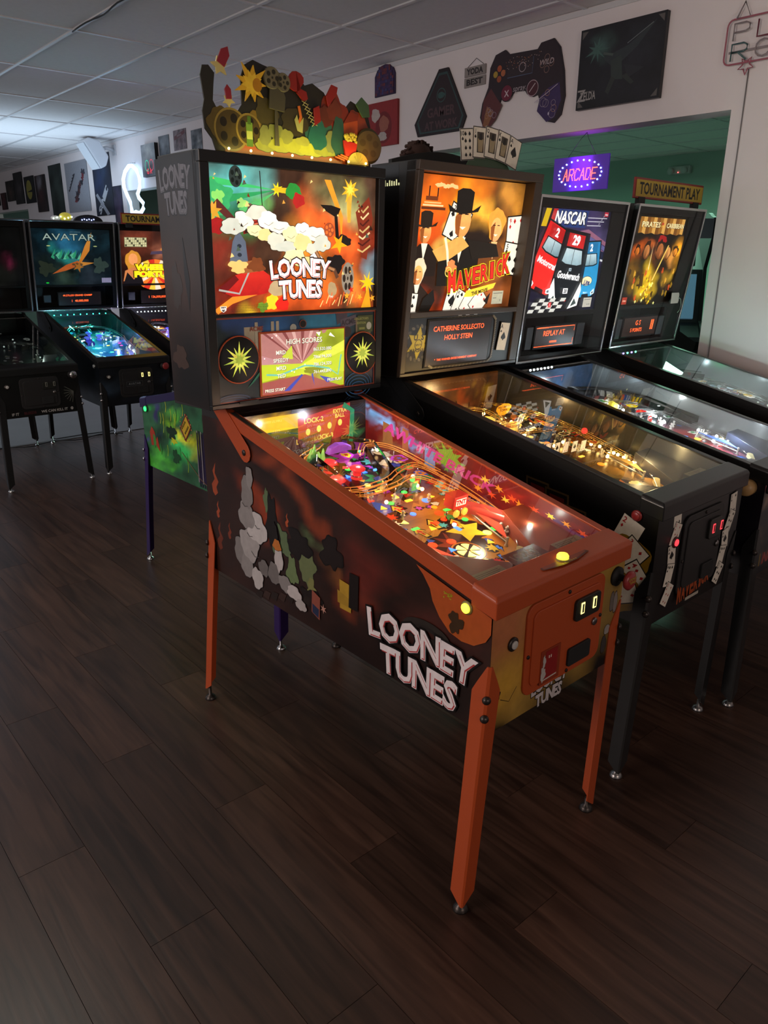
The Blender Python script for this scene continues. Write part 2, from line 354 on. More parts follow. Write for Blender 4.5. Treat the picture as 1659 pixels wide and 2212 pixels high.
# ceiling: tiles laid in a metal grid
CT = mat('ceiling_tile', (.80, .77, .76), .9, grain=.05, gs=25, bump=.3)
GRD = mat('ceiling_grid_metal', (.66, .65, .66), .35, .2)
ce = struct(MB().box((-7, -5, CZ+.03), (10, 16, CZ+.09)), 'ceiling', mat('ceiling_deck', (.25, .24, .24), .9))
TX, TY, GX, GY = .6118, 1.2189, .9077, 4.4698
tm = MB().box((.012, .012, .0), (TX-.012, TY-.012, .018)).mesh('ceiling_tile', CT); tstuff = MB()
dark = mat('air_vent_panel', (.13, .14, .14), .6)
for i in range(-12, 15):
    for j in range(-8, 10):
        x, y = GX+i*TX, GY+j*TY
        if y+TY > 16 or y < -5: continue
        if i <= 3 and x > -3.6 and y > -.5 and y < 15:
            x1 = min(x+TX, WX)
            if x >= WX: continue
            me = tm if x1 == x+TX else MB().box((.012, .012, 0), (x1-x-.004, TY-.012, .018)).mesh('ceiling_tile', CT)
            if (i, j) in ((0, 6), (1, 6)): me = MB().box((.012, .012, 0), (TX-.012, TY-.012, .018)).mesh('vent_panel', dark)
            o = bpy.data.objects.new('vent_panel' if (i, j) in ((0, 6), (1, 6)) else 'ceiling_tile', me); S.collection.objects.link(o); o.location = (x, y, CZ+.004); o.parent = ce
        elif x > 3.0: tstuff.box((x+.012, y+.012, CZ+.004), (x+TX-.012, y+TY-.012, CZ+.022))
tstuff.build('tile_field', CT, ce, kind='stuff')
for i in range(-8, 4):
    x = GX+i*TX; MB().box((x-.012, -1, CZ-.004), (x+.012, 15.4, CZ+.006)).build('grid_bar', GRD, ce)
for j in range(-4, 10):
    y = GY+j*TY; MB().box((-3.9, y-.012, CZ-.003), (WX, y+.012, CZ+.006)).build('grid_bar', GRD, ce)
g2 = MB()
for i in range(4, 14): g2.box((GX+i*TX-.012, -1, CZ-.004), (GX+i*TX+.012, 15, CZ+.006))
for j in range(-4, 10): g2.box((3.13, GY+j*TY-.012, CZ-.003), (9.1, GY+j*TY+.012, CZ+.006))
g2.build('grid_field', GRD, ce, kind='stuff')
# walls
WM = mat('white_wall_paint', (.76, .70, .70), .75, grain=.04, gs=4, bump=.05)
GM = mat('green_wall_paint', (.30, .44, .36), .8, grain=.05, gs=3)
OT, J1, J2 = 2.357, 1.083, 3.36
w = MB(); T = .16
w.box((WX, -4, 0), (WX+T, J1, CZ+.03)); w.box((WX, J1, OT), (WX+T, J2, CZ+.03)); w.box((WX, J2, 0), (WX+T, 6.85, CZ+.03))
w.box((WX, 6.85, 2.39), (WX+T, 8.72, CZ+.03)); w.box((WX, 6.85, 0), (WX+T, 8.72, .95)); w.box((WX, 8.72, 0), (WX+T, 12.62, CZ+.03))
w.box((WX, 12.62, 2.335), (WX+T, 14.6, CZ+.03)); w.box((WX, 14.6, 0), (WX+T, 16, CZ+.03))
struct(w, 'wall_right', WM)
struct(MB().box((9.3, -3, 0), (9.45, 16, CZ+.03)), 'wall_far', GM)
struct(MB().box((-7, 16, 0), (9.45, 16.1, CZ+.03)), 'wall_back', mat('dim_back_wall', (.34, .34, .36), .8, grain=.05, gs=3))
struct(MB().box((WX-.008, -4, CZ-.03), (WX, 16, CZ-.002)), 'trim_2', GRD)
struct(MB().box((WX-.012, -4, 0), (WX, J1, .1)).box((WX-.012, J2, 0), (WX, 12.6, .1)), 'baseboard_right', mat('baseboard_paint', (.4, .38, .37), .5))
cab = [(.895+.012*math.sin(k*.9), 3.3+k*.083, CZ-.012-.004*math.sin(k*1.1)) for k in range(15)]
tag(MB().tube(cab, .005, 6).build('cable', mat('black_cable', (.02, .02, .02), .4)), 'thin dark cable run along a ceiling grid bar', 'cable')
# ---------------------------------------------------------------- pinball machine builder
def leg(root, cx, cy, sx, sy, zt, foot, m, bolt=DKM, footm=STL, name='leg'):
    """folded steel leg: two flanges joined by a narrow flat, ending in a levelling foot"""
    fx, fy = foot; n0 = MB(); zb = .022 if sy < 0 else .045
    secs = [(zt, .010, .012), (zt-.05, .036, .012), (zt-.075, .048, .012), (zt-.14, .047, .011), (zt-.30, .045, .010), (.30, .044, .009), (zb+.030, .044, .009), (zb, .008, .006)]
    rings = []
    for z, wd, c in secs:
        k = (zt-z)/(zt-0.0); x = cx+sx*.004+(fx-cx)*k; y = cy+sy*.004+(fy-cy)*k; t = .003
        o = [(x-sx*wd, y), (x-sx*c*.5, y), (x, y-sy*c*.5), (x, y-sy*wd)]
        q = [(x-sx*t, y-sy*wd), (x-sx*t, y-sy*(c*.5+t)), (x-sx*(c*.5+t), y-sy*t), (x-sx*wd, y-sy*t)]
        rings.append([(a, b, z) for a, b in o+q])
    vs = [v for r in rings for v in r]; fs = []
    for i in range(len(rings)-1):
        for k in range(8): fs.append((i*8+k, i*8+(k+1) % 8, (i+1)*8+(k+1) % 8, (i+1)*8+k))
    fs += [tuple(range(8)), tuple((len(rings)-1)*8+k for k in range(8))[::-1]]
    o = n0.add(vs, fs).build(name, m, root)
    d = Vector((sx, sy, 0)).normalized()
    for dz in (.085, .135):
        k = dz/zt; p = Vector((cx+sx*.002+(fx-cx)*k, cy+sy*.002+(fy-cy)*k, zt-dz))
        MB().lathe(p, [(.011, 0), (.011, .004), (.008, .009), (.003, .011)], 12, d).build('bolt', bolt, o)
    bx, by = fx-sx*.012, fy-sy*.012
    MB().lathe((bx, by, 0), [(.021, 0), (.021, .004), (.016, .014), (.006, .019), (.006, zb+.02)], 14).build('leveling_foot', footm, o)
    return o
def cyl(c, r, h, ax, m, name, parent, n=20, prof=None):
    return MB().lathe(c, prof or [(r, 0), (r, h*.8), (r*.86, h)], n, ax).build(name, m, parent)
def machine(name, label, X, Y, cfg, yaw=.0186, flip=False):
    c = dict(W=.565, L=1.305, zbF=.525, zbR=.553, ztF=.8865, zr=1.150, yb=1.116, yt=1.094, z0=1.164, z1=1.913, bl=-.068, br=.640, bd=.245,
             trim=ORG, legm=ORG, body=BLK, feet=None, lz=.714, glass=None, fullglass=False)
    c.update(cfg); root = thing(name, label, 'pinball machine', (X, Y, 0), yaw+(PI if flip else 0), cfg.get('group')); c['root'] = root
    W_, L_, yb = c['W'], c['L'], c['yb']; zf, zr = c['ztF'], c['zr']; tr = c['trim']
    top = lambda y: zf+(zr-zf)*min(1, y/yb)
    c['top'] = top
    # cabinet: two side boards, front board, back board, bottom board
    prof = [(0, c['zbF']), (L_, c['zbR']), (L_, zr), (yb, zr), (0, zf)]
    b = MB(); b.px(prof, 0, .018); b.px(prof, W_-.018, W_)
    b.box((.018, 0, c['zbF']+.001), (W_-.018, .018, zf-.012)); b.box((.018, L_-.018, c['zbR']+.004), (W_-.018, L_-.001, zr-.001))
    b.px([(.018, c['zbF']+.004), (L_-.018, c['zbR']+.004), (L_-.018, c['zbR']+.02), (.018, c['zbF']+.02)], .018, W_-.018)
    b.build('cabinet', c['body'], root, bevel=.0015)
    # side rails and lock bar
    for k, (xa, xb, s) in enumerate(((-.004, .024, -1), (W_-.024, W_+.004, 1))):
        r = MB(); r.px([(.05, top(.05)-.002), (yb+.03, zr-.001), (yb+.03, zr+.006), (.05, top(.05)+.005)], xa, xb)
        xo = (-.0035, -.0002) if s < 0 else (W_+.0002, W_+.0035)
        dp = c.get('railh', .036)
        r.px([(.05, top(.05)-dp), (yb+.03, zr-dp), (yb+.03, zr+.002), (.05, top(.05)+.001)], *xo)
        r.build('side_rail', tr, root, bevel=.0015)
    lb = MB(); e = .006
    P = [(-e, -.014), (W_+e, -.014), (W_+e, .062), (-e, .062)]
    def ring(ins, z0): return [(-e+ins, -.014+ins, z0(-.014)), (W_+e-ins, -.014+ins, z0(-.014)), (W_+e-ins, .064, z0(.064)), (-e+ins, .064, z0(.064))]
    lo = ring(0, lambda y: top(max(y, 0))-.046); mi = ring(0, lambda y: top(max(y, 0))+.000); hi = ring(.007, lambda y: top(max(y, 0))+.010)
    lb.add(lo+mi+hi, [(3, 2, 1, 0)]+[(i, (i+1) % 4, 4+(i+1) % 4, 4+i) for i in range(4)]+[(4+i, 4+(i+1) % 4, 8+(i+1) % 4, 8+i) for i in range(4)]+[(8, 9, 10, 11)])
    lb.build('lock_bar', c.get('lockm', tr), root, bevel=.003)
    # playfield glass
    g = MB(); g.add([(.016, .066, top(.066)+.0015), (W_-.016, .066, top(.066)+.0015), (W_-.016, yb+.01, top(yb)+.0015), (.016, yb+.01, top(yb)+.0015)], [(0, 1, 2, 3)])
    g.build('playfield_glass', PGLASS, root)
    # legs
    ft = c['feet'] or {}
    for (sx, sy, cx, cy, k) in ((-1, -1, 0, 0, 'FL'), (1, -1, W_, 0, 'FR'), (-1, 1, 0, L_, 'RL'), (1, 1, W_, L_, 'RR')):
        f = ft.get(k, (cx+sx*.024, cy+sy*.02))
        leg(root, cx, cy, sx, sy, c['lz']+(.02 if sy > 0 else 0), f, c['legm'], c.get('bolt', DKM), c.get('footm', DKM))
    # backbox
    z0, z1, y0, y1, bl, br, bd = c['z0'], c['z1'], c['yb'], c['yt'], c['bl'], c['br'], c['bd']
    yy = lambda z: y0+(y1-y0)*(z-z0)/(z1-z0); c['yy'] = yy
    b = MB(); t = .016
    def side(xa, xb): b.px([(y0+.008, z0), (y0+bd, z0-.008), (y1+bd, z1), (y1+.008, z1)], xa, xb)
    side(bl, bl+t); side(br-t, br)
    b.px([(yy(z0)+.012, z0), (y0+bd, z0-.008), (y0+bd, z0+.012), (yy(z0)+.012, z0+.018)], bl+t, br-t)
    b.px([(yy(z1)+.008, z1-.016), (y1+bd, z1-.016), (y1+bd, z1), (yy(z1)+.008, z1)], bl+t, br-t)
    b.px([(y0+bd-.014, z0), (y0+bd-.001, z0), (y1+bd-.001, z1-.01), (y1+bd-.014, z1-.01)], bl+t, br-t)
    b.build('backbox', c['body'], root, bevel=.002)
    # fascia frame bars on the backbox front
    gx0, gx1, gz0, gz1 = c['glass'] or (bl+.033, br-.028, 1.457, 1.878); sz0, sz1 = c.get('spk', (z0+.018, gz0-.014))
    def bar(xa, xb, za, zb, out=.008, nm='frame_bar', m=None, dp=c.get('recess', .006)+.014):
        return MB().hexa([(xa, yy(za)-out, za), (xb, yy(za)-out, za), (xb, yy(za)+dp, za), (xa, yy(za)+dp, za), (xa, yy(zb)-out, zb), (xb, yy(zb)-out, zb), (xb, yy(zb)+dp, zb), (xa, yy(zb)+dp, zb)]).build(nm, m or c.get('framem', BLKM), root, bevel=.002)
    if not c['fullglass']:
        bar(bl, br, gz1, z1-.001); bar(bl, br, z0+.002, sz0); bar(bl, gx0, sz0, gz1); bar(gx1, br, sz0, gz1); bar(gx0, gx1, sz1, gz0)
    else:
        fm = c.get('edgem', CHR); e = .012
        bar(bl, br, z1-e-.002, z1-.002, .012, m=fm); bar(bl, br, z0+.002, z0+e, .012, m=fm); bar(bl, bl+e, z0+e, z1-e, .012, m=fm); bar(br-e, br, z0+e, z1-e, .012, m=fm)
        bar(bl+e, br-e, gz1, z1-e, .001, 'mask_bar', MATTE); bar(bl+e, gx0, sz0-.0, gz1, .001, 'mask_bar', MATTE); bar(gx1, br-e, sz0, gz1, .001, 'mask_bar', MATTE)
        bar(gx0, gx1, sz1, gz0, .001, 'mask_bar', MATTE); bar(bl+e, br-e, z0+e, sz0, .001, 'mask_bar', MATTE)
        MB().add([(bl+e, yy(z0+e)-.004, z0+e), (br-e, yy(z0+e)-.004, z0+e), (br-e, yy(z1-e)-.004, z1-e), (bl+e, yy(z1-e)-.004, z1-e)], [(0, 1, 2, 3)]).build('backbox_glass', BGLASS, root)
    Vv = (0, y1-y0, z1-z0)
    def on(x, z, out=0): return (x, yy(z)-out, z)
    if c.get('back_art'):
        a = Art(gx1-gx0, (gz1-gz0)*1.0); c['back_art'](a); a.build('backglass', on(gx0, gz0, -c.get('recess', .006)), (1, 0, 0), Vv, c.get('litm', LIT), root)
    if c.get('panel_art'):
        a = Art(gx1-gx0, sz1-sz0); c['panel_art'](a); a.build('speaker_panel', on(gx0, sz0, -.002), (1, 0, 0), Vv, c.get('panelm', PRN), root)
    c['on'] = on; c['V'] = Vv; c['g'] = (gx0, gx1, gz0, gz1, sz0, sz1); c['bar'] = bar
    # hinges between cabinet and backbox
    for xs, s in ((-.004, -1), (W_+.004, 1)):
        h = MB(); pts = [(yb+.10, zr+.005), (yb+.015, zr+.005)]
        cc = (yb-.085, zr-.115); r = .032
        pts = [(yb+.115, z0-.004), (yb+.02, z0-.004)]+[(cc[0]-r*math.cos(t)*.95-.0*r, cc[1]+r*math.sin(t)) for t in [math.radians(a) for a in (50, 20, -10, -40, -70, -100, -130)]]
        h.px(pts, xs+(-.003 if s < 0 else 0), xs+(0 if s < 0 else .003)); o = h.build('hinge', tr, root, bevel=.001)
        MB().lathe((xs+s*.003, cc[0]+.004, cc[1]), [(.010, 0), (.010, .002), (.006, .004)], 12, (s, 0, 0)).build('pivot_bolt', DKM, o)
    # side and front art
    if c.get('side_art'):
        shp = lambda x: (c['zbF']+(c['zbR']-c['zbF'])*(1-x/L_)-c['zbF'], (top(L_-x)-.001)-c['zbF']-.034)
        a = Art(L_, zr-c['zbF']); a.shape = shp; c['side_art'](a); a.build('side_art', (0, L_, c['zbF']), (0, -1, 0), (0, 0, 1), PRN, root)
    if c.get('right_art'):
        shp = lambda x: (c['zbF']+(c['zbR']-c['zbF'])*(x/L_)-c['zbF'], (top(x)-.001)-c['zbF']-.034)
        a = Art(L_, zr-c['zbF']); a.shape = shp; c['right_art'](a); a.build('side_art', (W_, 0, c['zbF']), (0, 1, 0), (0, 0, 1), PRN, root)
    if c.get('front_art'):
        a = Art(W_, zf-.047-c['zbF']); c['front_art'](a); a.build('front_art', (0, 0, c['zbF']), (1, 0, 0), (0, 0, 1), PRN, root)
    if c.get('box_art'):
        a = Art(bd-.01, z1-z0-.01); c['box_art'](a); a.build('backbox_side_art', (bl, y0+bd-.002, z0+.002), (0, -1, 0), (0, -(y1-y0)*0, 1), PRN, root)
    # coin door
    dx0, dx1, dz0, dz1 = c.get('door', (.12, .455, .575, .835)); dm = c.get('doorm', tr); k = .03
    def rr(x0, x1, z0_, z1_, r, n=5):
        P = []
        for cx, cz, a0 in ((x1-r, z1_-r, 0), (x0+r, z1_-r, 90), (x0+r, z0_+r, 180), (x1-r, z0_+r, 270)):
            for i in range(n+1): t = math.radians(a0+90*i/n); P.append((cx+r*math.cos(t), cz+r*math.sin(t)))
        return P
    c['rr'] = rr
    def plate(P, ya, yb_, m, nm, par, bev=.002):
        return MB().prism(P, lambda p: (p[0], ya, p[1]), lambda p: (p[0], yb_, p[1])).build(nm, m, par, bevel=bev)
    c['plate'] = plate
    d = plate(rr(dx0, dx1, dz0, dz1, k), .0, -.007, dm, 'coin_door_frame', root)
    d2 = plate(rr(dx0+.022, dx1-.022, dz0+.022, dz1-.022, k*.7), -.0055, -.011, dm, 'coin_door', root)
    cw, ch = dx1-dx0, dz1-dz0
    sx0, sz0_ = dx0+cw*.56, dz0+ch*.60
    sl = plate(rr(sx0, dx1-.034, sz0_, dz1-.04, .012), -.010, -.019, c.get('slotm', mat('slot_housing', (.015, .015, .012), .35)), 'coin_slot_housing', d2)
    for q in (0, 1):
        xx = sx0+.022+q*.055
        plate([(xx, sz0_+.018), (xx+.015, sz0_+.018), (xx+.015, sz0_+.05), (xx, sz0_+.05)], -.0185, -.0205, c.get('slotlit', mat('slot_lamp_yellow', (.9, .8, .3), .4, emit=2.0, ecol=(.95, .78, .25))), 'coin_reject_button', sl, .0008)
        plate([(xx+.004, sz0_+.022), (xx+.011, sz0_+.022), (xx+.011, sz0_+.046), (xx+.004, sz0_+.046)], -.0203, -.0212, MATTE, 'coin_slot', sl, 0)
    plate(rr(dx0+cw*.52, dx0+cw*.82, dz0+.026, dz0+.078, .008), -.010, -.018, MATTE, 'coin_return', d2)
    cyl((dx0+cw*.86, -.011, dz0+ch*.48), .011, .006, (0, -1, 0), STL, 'door_lock', d2)
    for bx, bz in ((dx0+cw*.5, dz1-.01), (dx0+.011, dz0+ch*.45), (dx1-.011, dz0+ch*.5), (dx0+cw*.55, dz0+.01)): cyl((bx, -.007, bz), .0055, .003, (0, -1, 0), DKM, 'frame_bolt', d, 10)
    # flipper buttons both sides, start button, plunger
    fb = c.get('btn', mat('button_yellow_lit', (.9, .8, .2), .3, emit=2.6, ecol=(.80, .66, .03))); by, bz = c.get('btnpos', (.076, .843))
    bs = c.get('btnscale', 1)
    for s, xx in ((-1, -.0035), (1, W_+.0035)):
        o = cyl((xx, by, bz), .016, .006, (s, 0, 0), c.get('btnring', mat('button_ring', (.25, .2, .05), .3)), 'flipper_button', root, 20, [(.0175*bs, 0), (.0175*bs, .003*bs**4), (.014*bs, .005*bs**4)])
        cyl((xx+s*.004*bs**4, by, bz), .0125*bs, .006, (s, 0, 0), fb, 'button_cap', o)
    sb = c.get('start', (.07, .75)); o = cyl((sb[0], -.001, sb[1]), .016, .006, (0, -1, 0), c.get('startring', DKM), 'start_button', root, 20, [(.0185, 0), (.0185, .004), (.014, .006)])
    cyl((sb[0], -.006, sb[1]), .011, .005, (0, -1, 0), c.get('startcap', mat('start_cap_white', (.5, .48, .45), .4)), 'button_cap', o)
    if c.get('plunger', 1):
        pp = c.get('plpos', (W_-.045, .80)); o = cyl((pp[0], 0, pp[1]), .022, .03, (0, -1, 0), MATTE, 'plunger', root, 20, [(.028, 0), (.028, .008), (.010, .012), (.008, .035)])
        cyl((pp[0], -.033, pp[1]), .026, .018, (0, -1, 0), c.get('knobm', mat('knob_red', (.30, .03, .03), .3)), 'plunger_knob', o, 20, [(.012, 0), (.026, .004), (.028, .012), (.02, .018)])
    return c
def side_bg(a, base, blobs, seed, **k): a.bg(base, blobs, seed, (60, 34), shape=a.shape, **k)
# ---- playfield contents
def playfield(c, th):
    root = c['root']; W_ = c['W']; top = c['top']; rnd = random.Random(th['seed']); L = 1.02
    zf = top(.06)-.088; zr_ = top(1.08)-c.get('pfdrop', .165)
    U = Vector((1, 0, 0)); V = Vector((0, L, zr_-zf)).normalized(); N = U.cross(V); O = Vector((.020, .062, zf)); PWd = W_-.04; PLn = Vector((0, L, zr_-zf)).length
    P = lambda u, v, h=0: tuple(O+U*u*PWd+V*v*PLn+N*h)
    a = Art(PWd, PLn); a.EPS = .000006; a.bg(th['base'], th['blobs'], th['seed'], (40, 60), amt=.3)
    for i in range(th.get('shapes', 26)):
        x, y = rnd.random()*PWd, rnd.uniform(.12, .98)*PLn; r = rnd.uniform(.055, .10) if i < 14 and th.get('outl') else rnd.uniform(.010, .034); cc = rnd.choice(th['pal'])
        k = rnd.random()
        if i == 14: rnd.shuffle(th['pal'])
        if th.get('outl'): a.blob(x, y, r*1.15, r*.95, '1a0e08', i)
        if k < .4: a.star(x, y, r, r*.5, rnd.randint(5, 9), cc, rnd.random())
        elif k < .7: a.blob(x, y, r, r*.8, cc, i)
        else: a.poly([(x, y), (x+r*1.6, y+r*.3), (x+r*.7, y+r*1.5)], cc)
    if th.get('arrows'):
        for x, y, r in ((.24, .34, .3), (.36, .38, .1), (.50, .40, -.1), (.62, .37, -.3), (.20, .50, .5), (.44, .52, .0)):
            c_, q_ = math.cos(r), math.sin(r)
            for s_, cc in ((1.25, '1a0e08'), (1, 'f0c840'), (.6, 'd84a18')): a.poly([(x*PWd+(px*c_-py*q_)*s_, y*PLn+(px*q_+py*c_)*s_) for px, py in ((-.008, -.03), (.008, -.03), (.008, .0), (.02, .0), (0, .028), (-.02, .0), (-.008, .0))], cc)
        for x, y in ((.30, .17), (.55, .16), (.62, .20)):
            for s_, cc in ((1.3, '101830'), (1, '4a8af0')): a.poly([(x*PWd+px*s_, y*PLn+py*s_) for px, py in ((-.004, .016), (.008, .016), (.002, .003), (.009, .003), (-.006, -.018), (-.001, -.003), (-.008, -.003))], cc)
        a.ell(.44*PWd, .235*PLn, .052, .052, '1a0e08'); a.ring(.44*PWd, .235*PLn, .050, .006, 'c87818')
    a.v = [(min(max(x, .001), PWd-.001), min(max(y, .001), PLn-.002), z) for x, y, z in a.v]
    a.build('playfield', O, U, V, th.get('pfm') or print_mat('playfield_print', .12, .25, .1), root)
    MB().hexa([P(0, 0, -.014), P(1, 0, -.014), P(1, 1, -.014), P(0, 1, -.014), P(0, 0, -.0005), P(1, 0, -.0005), P(1, 1, -.0005), P(0, 1, -.0005)]).build('playfield_board', mat('plywood_edge', (.25, .16, .08), .6), root)
    # apron with two instruction cards
    ap = MB(); pts = [(.0, 0), (1, 0), (1, .29), (.82, .29), (.64, .075), (.50, .075), (.0, .255)]
    ap.prism(pts, lambda p: P(p[0], p[1], .002), lambda p: P(p[0], p[1], .020+.045*min(1, p[1]*3+.2)*.8)); apo = ap.build('apron', th['apron'], root, bevel=.0015)
    hh = .034
    for (x, y, r) in ((.06, .012, -.0), (.70, .012, .0)):
        q = Art(.12, .065); q.rect(0, 0, .12, .065, th.get('cardc', 'd8cdb4')); 
        for k in range(8): q.rect(.009, .008+k*.0066, .10*(.6+.4*rnd.random()), .0018, '3a342c')
        q.build('instruction_card', P(x, y, .0625), U, V, PRN, apo)
        MB().prism([(0, 0), (1, 0), (1, 1), (0, 1)], lambda p: P(x+p[0]*.12/PWd, y+p[1]*.065/PLn, .025), lambda p: P(x+p[0]*.12/PWd, y+p[1]*.065/PLn, .0624)).build('card_holder', th['apron'], apo)
    if th.get('apron_text'):
        q = Art(.14, .1); th['apron_text'](q); q.build('apron_print', P(.36, .005, .0628), U, V, PRN, apo)
        MB().prism([(0, 0), (1, 0), (1, 1), (0, 1)], lambda p: P(.36+p[0]*.24, .005+p[1]*.055, .03), lambda p: P(.36+p[0]*.24, .005+p[1]*.055, .0626)).build('card_holder', th['apron'], apo)
    # inserts: small lit lenses
    im = [mat('insert_%s_%d' % (th['nm'], i), s, .3, emit=th.get('ins', 1.6), ecol=s) for i, s in enumerate(th['ins_cols'])]
    disc = lambda r: [(r*math.cos(PI*i/6), r*math.sin(PI*i/6)) for i in range(12)]
    tri = [(-.011, -.008), (.011, -.008), (0, .014)]; rect = [(-.013, -.006), (.013, -.006), (.013, .006), (-.013, .006)]
    sh = {'d': disc(.010), 'D': disc(.014), 't': tri, 'r': rect}; cache = {}
    def ins(u, v, kind, mi, rot=0):
        key = (kind, mi)
        if key not in cache: cache[key] = MB().prism(sh[kind], lambda p: (p[0], p[1], .0005), lambda p: (p[0], p[1], .0028)).mesh('insert', im[mi % len(im)])
        o = bpy.data.objects.new('insert', cache[key]); S.collection.objects.link(o); o.parent = root
        M = Matrix((U, V, N)).transposed().to_4x4(); M = M @ Matrix.Rotation(rot, 4, 'Z'); M.translation = Vector(P(u, v)); o.matrix_local = M
    spots = []
    for i in range(th.get('nins', 34)):
        for _ in range(30):
            u, v = rnd.uniform(.12, .86), rnd.uniform(.24, .85)
            if all((u-p)**2*.25+(v-q)**2 > .0012 for p, q in spots): break
        spots.append((u, v)); ins(u, v, rnd.choice('ddtrrDt'), rnd.randrange(len(im)), rnd.choice((0, 0, .3, -.3, PI/2)))
    # posts and bulbs
    pm_ = MB().lathe((0, 0, 0), [(.006, 0), (.006, .004), (.0035, .008), (.0035, .022), (.0055, .025), (.004, .029)], 10).mesh('post', th.get('postm', mat('clear_post', (.75, .72, .66), .2)))
    rm = MB().tube([(.006*math.cos(PI*k/5), .006*math.sin(PI*k/5), .014) for k in range(10)], .0022, 5, True).mesh('rubber_ring', mat('rubber', (.7, .68, .62), .6))
    bm_ = MB().ball((0, 0, .016), .0065, 8).mesh('lamp_bulb', th['bulb'])
    M0 = Matrix((U, V, N)).transposed().to_4x4()
    def put(me, u, v, h=0, nm=None, par=root):
        o = bpy.data.objects.new(nm or me.name.split('.')[0], me); S.collection.objects.link(o); o.parent = par; m = M0.copy(); m.translation = Vector(P(u, v, h)); o.matrix_local = m; return o
    for i in range(th.get('nposts', 20)):
        u, v = rnd.uniform(.06, .92), rnd.uniform(.22, .93)
        if .2 < u < .75 and v < .45: u = .06+.1*rnd.random() if rnd.random() < .5 else .78+.12*rnd.random()
        put(pm_, u, v); put(rm, u, v)
    for i in range(th.get('nbulbs', 18)):
        u, v = rnd.uniform(.05, .93), rnd.uniform(.16, .95)
        if .22 < u < .7 and v < .5: u = .05+.1*rnd.random() if i % 2 else .80+.1*rnd.random()
        put(bm_, u, v, 0)
    # slingshots, lane guides, flippers
    for s in (-1, 1):
        T = lambda u, v: (.47+s*u, v)
        tp = [T(.20, .20), T(.31, .27), T(.31, .40)]
        MB().prism(tp, lambda p: P(p[0], p[1], .022), lambda p: P(p[0], p[1], .025)).build('slingshot_plastic', th['sling'], root)
        for q in tp: put(pm_, *q)
        MB().tube([P(*q, .012) for q in tp], .003, 6, True).build('slingshot_rubber', mat('rubber', (.7, .68, .62), .6), root)
        MB().tube([P(.47+s*.36, .42, .012), P(.47+s*.36, .26, .012), P(.47+s*.28, .20, .012), P(.47+s*.20, .155, .012)], .0025, 6).build('lane_guide', CHR, root)
        MB().tube([P(.47+s*.42, .42, .012), P(.47+s*.42, .24, .012)], .0025, 6).build('lane_guide', CHR, root)
        a0 = P(.47+s*.19, .165); fl_ = MB(); n_ = 8; pts = []
        bx, by_, tx_, ty_ = .47+s*.19, .150, .47+s*.045, .100
        dd = Vector(((tx_-bx)*PWd, (ty_-by_)*PLn)); an = math.atan2(dd.y, dd.x)
        for k in range(n_+1): t = an+PI/2+PI*k/n_; pts.append((bx+.011*math.cos(t)/PWd, by_+.011*math.sin(t)/PLn))
        for k in range(n_+1): t = an-PI/2+PI*k/n_; pts.append((tx_+.005*math.cos(t)/PWd, ty_+.005*math.sin(t)/PLn))
        fl_.prism(pts, lambda p: P(p[0], p[1], .006), lambda p: P(p[0], p[1], .022)); fl_.build('flipper', th.get('flip', mat('flipper_yellow', (.7, .6, .3), .35)), root, bevel=.001)
    # pop bumpers
    for (u, v) in th.get('bumpers', ((.38, .70), (.60, .74), (.50, .83))):
        o = MB().lathe(P(u, v, 0), [(.020, 0), (.020, .004), (.014, .01), (.014, .03), (.026, .032), (.027, .036), (.020, .041), (.006, .043)], 18, N).build('pop_bumper', th['bump'], root)
        MB().tube([tuple(Vector(P(u, v, .014))+U*.022*math.cos(t)+V*.022*math.sin(t)) for t in [2*PI*k/16 for k in range(16)]], .002, 5, True).build('bumper_ring', CHR, o)
    # drop targets
    for bank, (u, v, du, dv, n_) in enumerate(th.get('targets', ((.13, .52, .0, .035, 3), (.72, .60, .035, .012, 4)))):
        for k in range(n_):
            p = P(u+du*k, v+dv*k); q = Vector(p); e1 = (U if du else V)*.010; e2 = (V if du else U)*.002
            MB().hexa([tuple(q+a_*e1+b_*e2+N*h) for h in (0, .026) for a_, b_ in ((-1, -1), (1, -1), (1, 1), (-1, 1))]).build('drop_target', th['tgt'][(bank+k) % len(th['tgt'])], root)
    # wire ramps: pairs of bent rods with cross rings
    def wire(pts, m, w_=.018):
        Q = []
        for i in range(len(pts)-1):
            for s in range(6):
                t = s/6; p0 = pts[max(i-1, 0)]; p1 = pts[i]; p2 = pts[i+1]; p3 = pts[min(i+2, len(pts)-1)]
                Q.append(tuple(.5*((2*p1[k])+(-p0[k]+p2[k])*t+(2*p0[k]-5*p1[k]+4*p2[k]-p3[k])*t*t+(-p0[k]+3*p1[k]-3*p2[k]+p3[k])*t**3) for k in range(3)))
        Q.append(pts[-1]); Q = [Vector(P(*q)) for q in Q]; ob = MB()
        for s in (-1, 1):
            R_ = []
            for i, q in enumerate(Q):
                d = (Q[min(i+1, len(Q)-1)]-Q[max(i-1, 0)]).normalized(); sd = d.cross(N).normalized(); R_.append(q+sd*s*w_/2+N*.006)
            ob.tube(R_, .0016, 5)
        ob.tube([q-N*.004 for q in Q], .0016, 5)
        for i in range(1, len(Q), 4):
            d = (Q[min(i+1, len(Q)-1)]-Q[i-1]).normalized(); sd = d.cross(N).normalized()
            ob.tube([Q[i]+sd*w_/2*math.cos(t)+N*(.006-abs(math.sin(t))*.011) for t in [0, PI*.25, PI*.5, PI*.75, PI]], .0013, 4)
        ob.build('wire_ramp', m, root)
        for q in (Q[len(Q)//3], Q[2*len(Q)//3]):
            MB().tube([q-N*.006, q-N*((q-O).dot(N))], .0025, 6).build('ramp_post', CHR, root)
    for pts in th.get('wires', ()): wire(pts, th['wirem'])
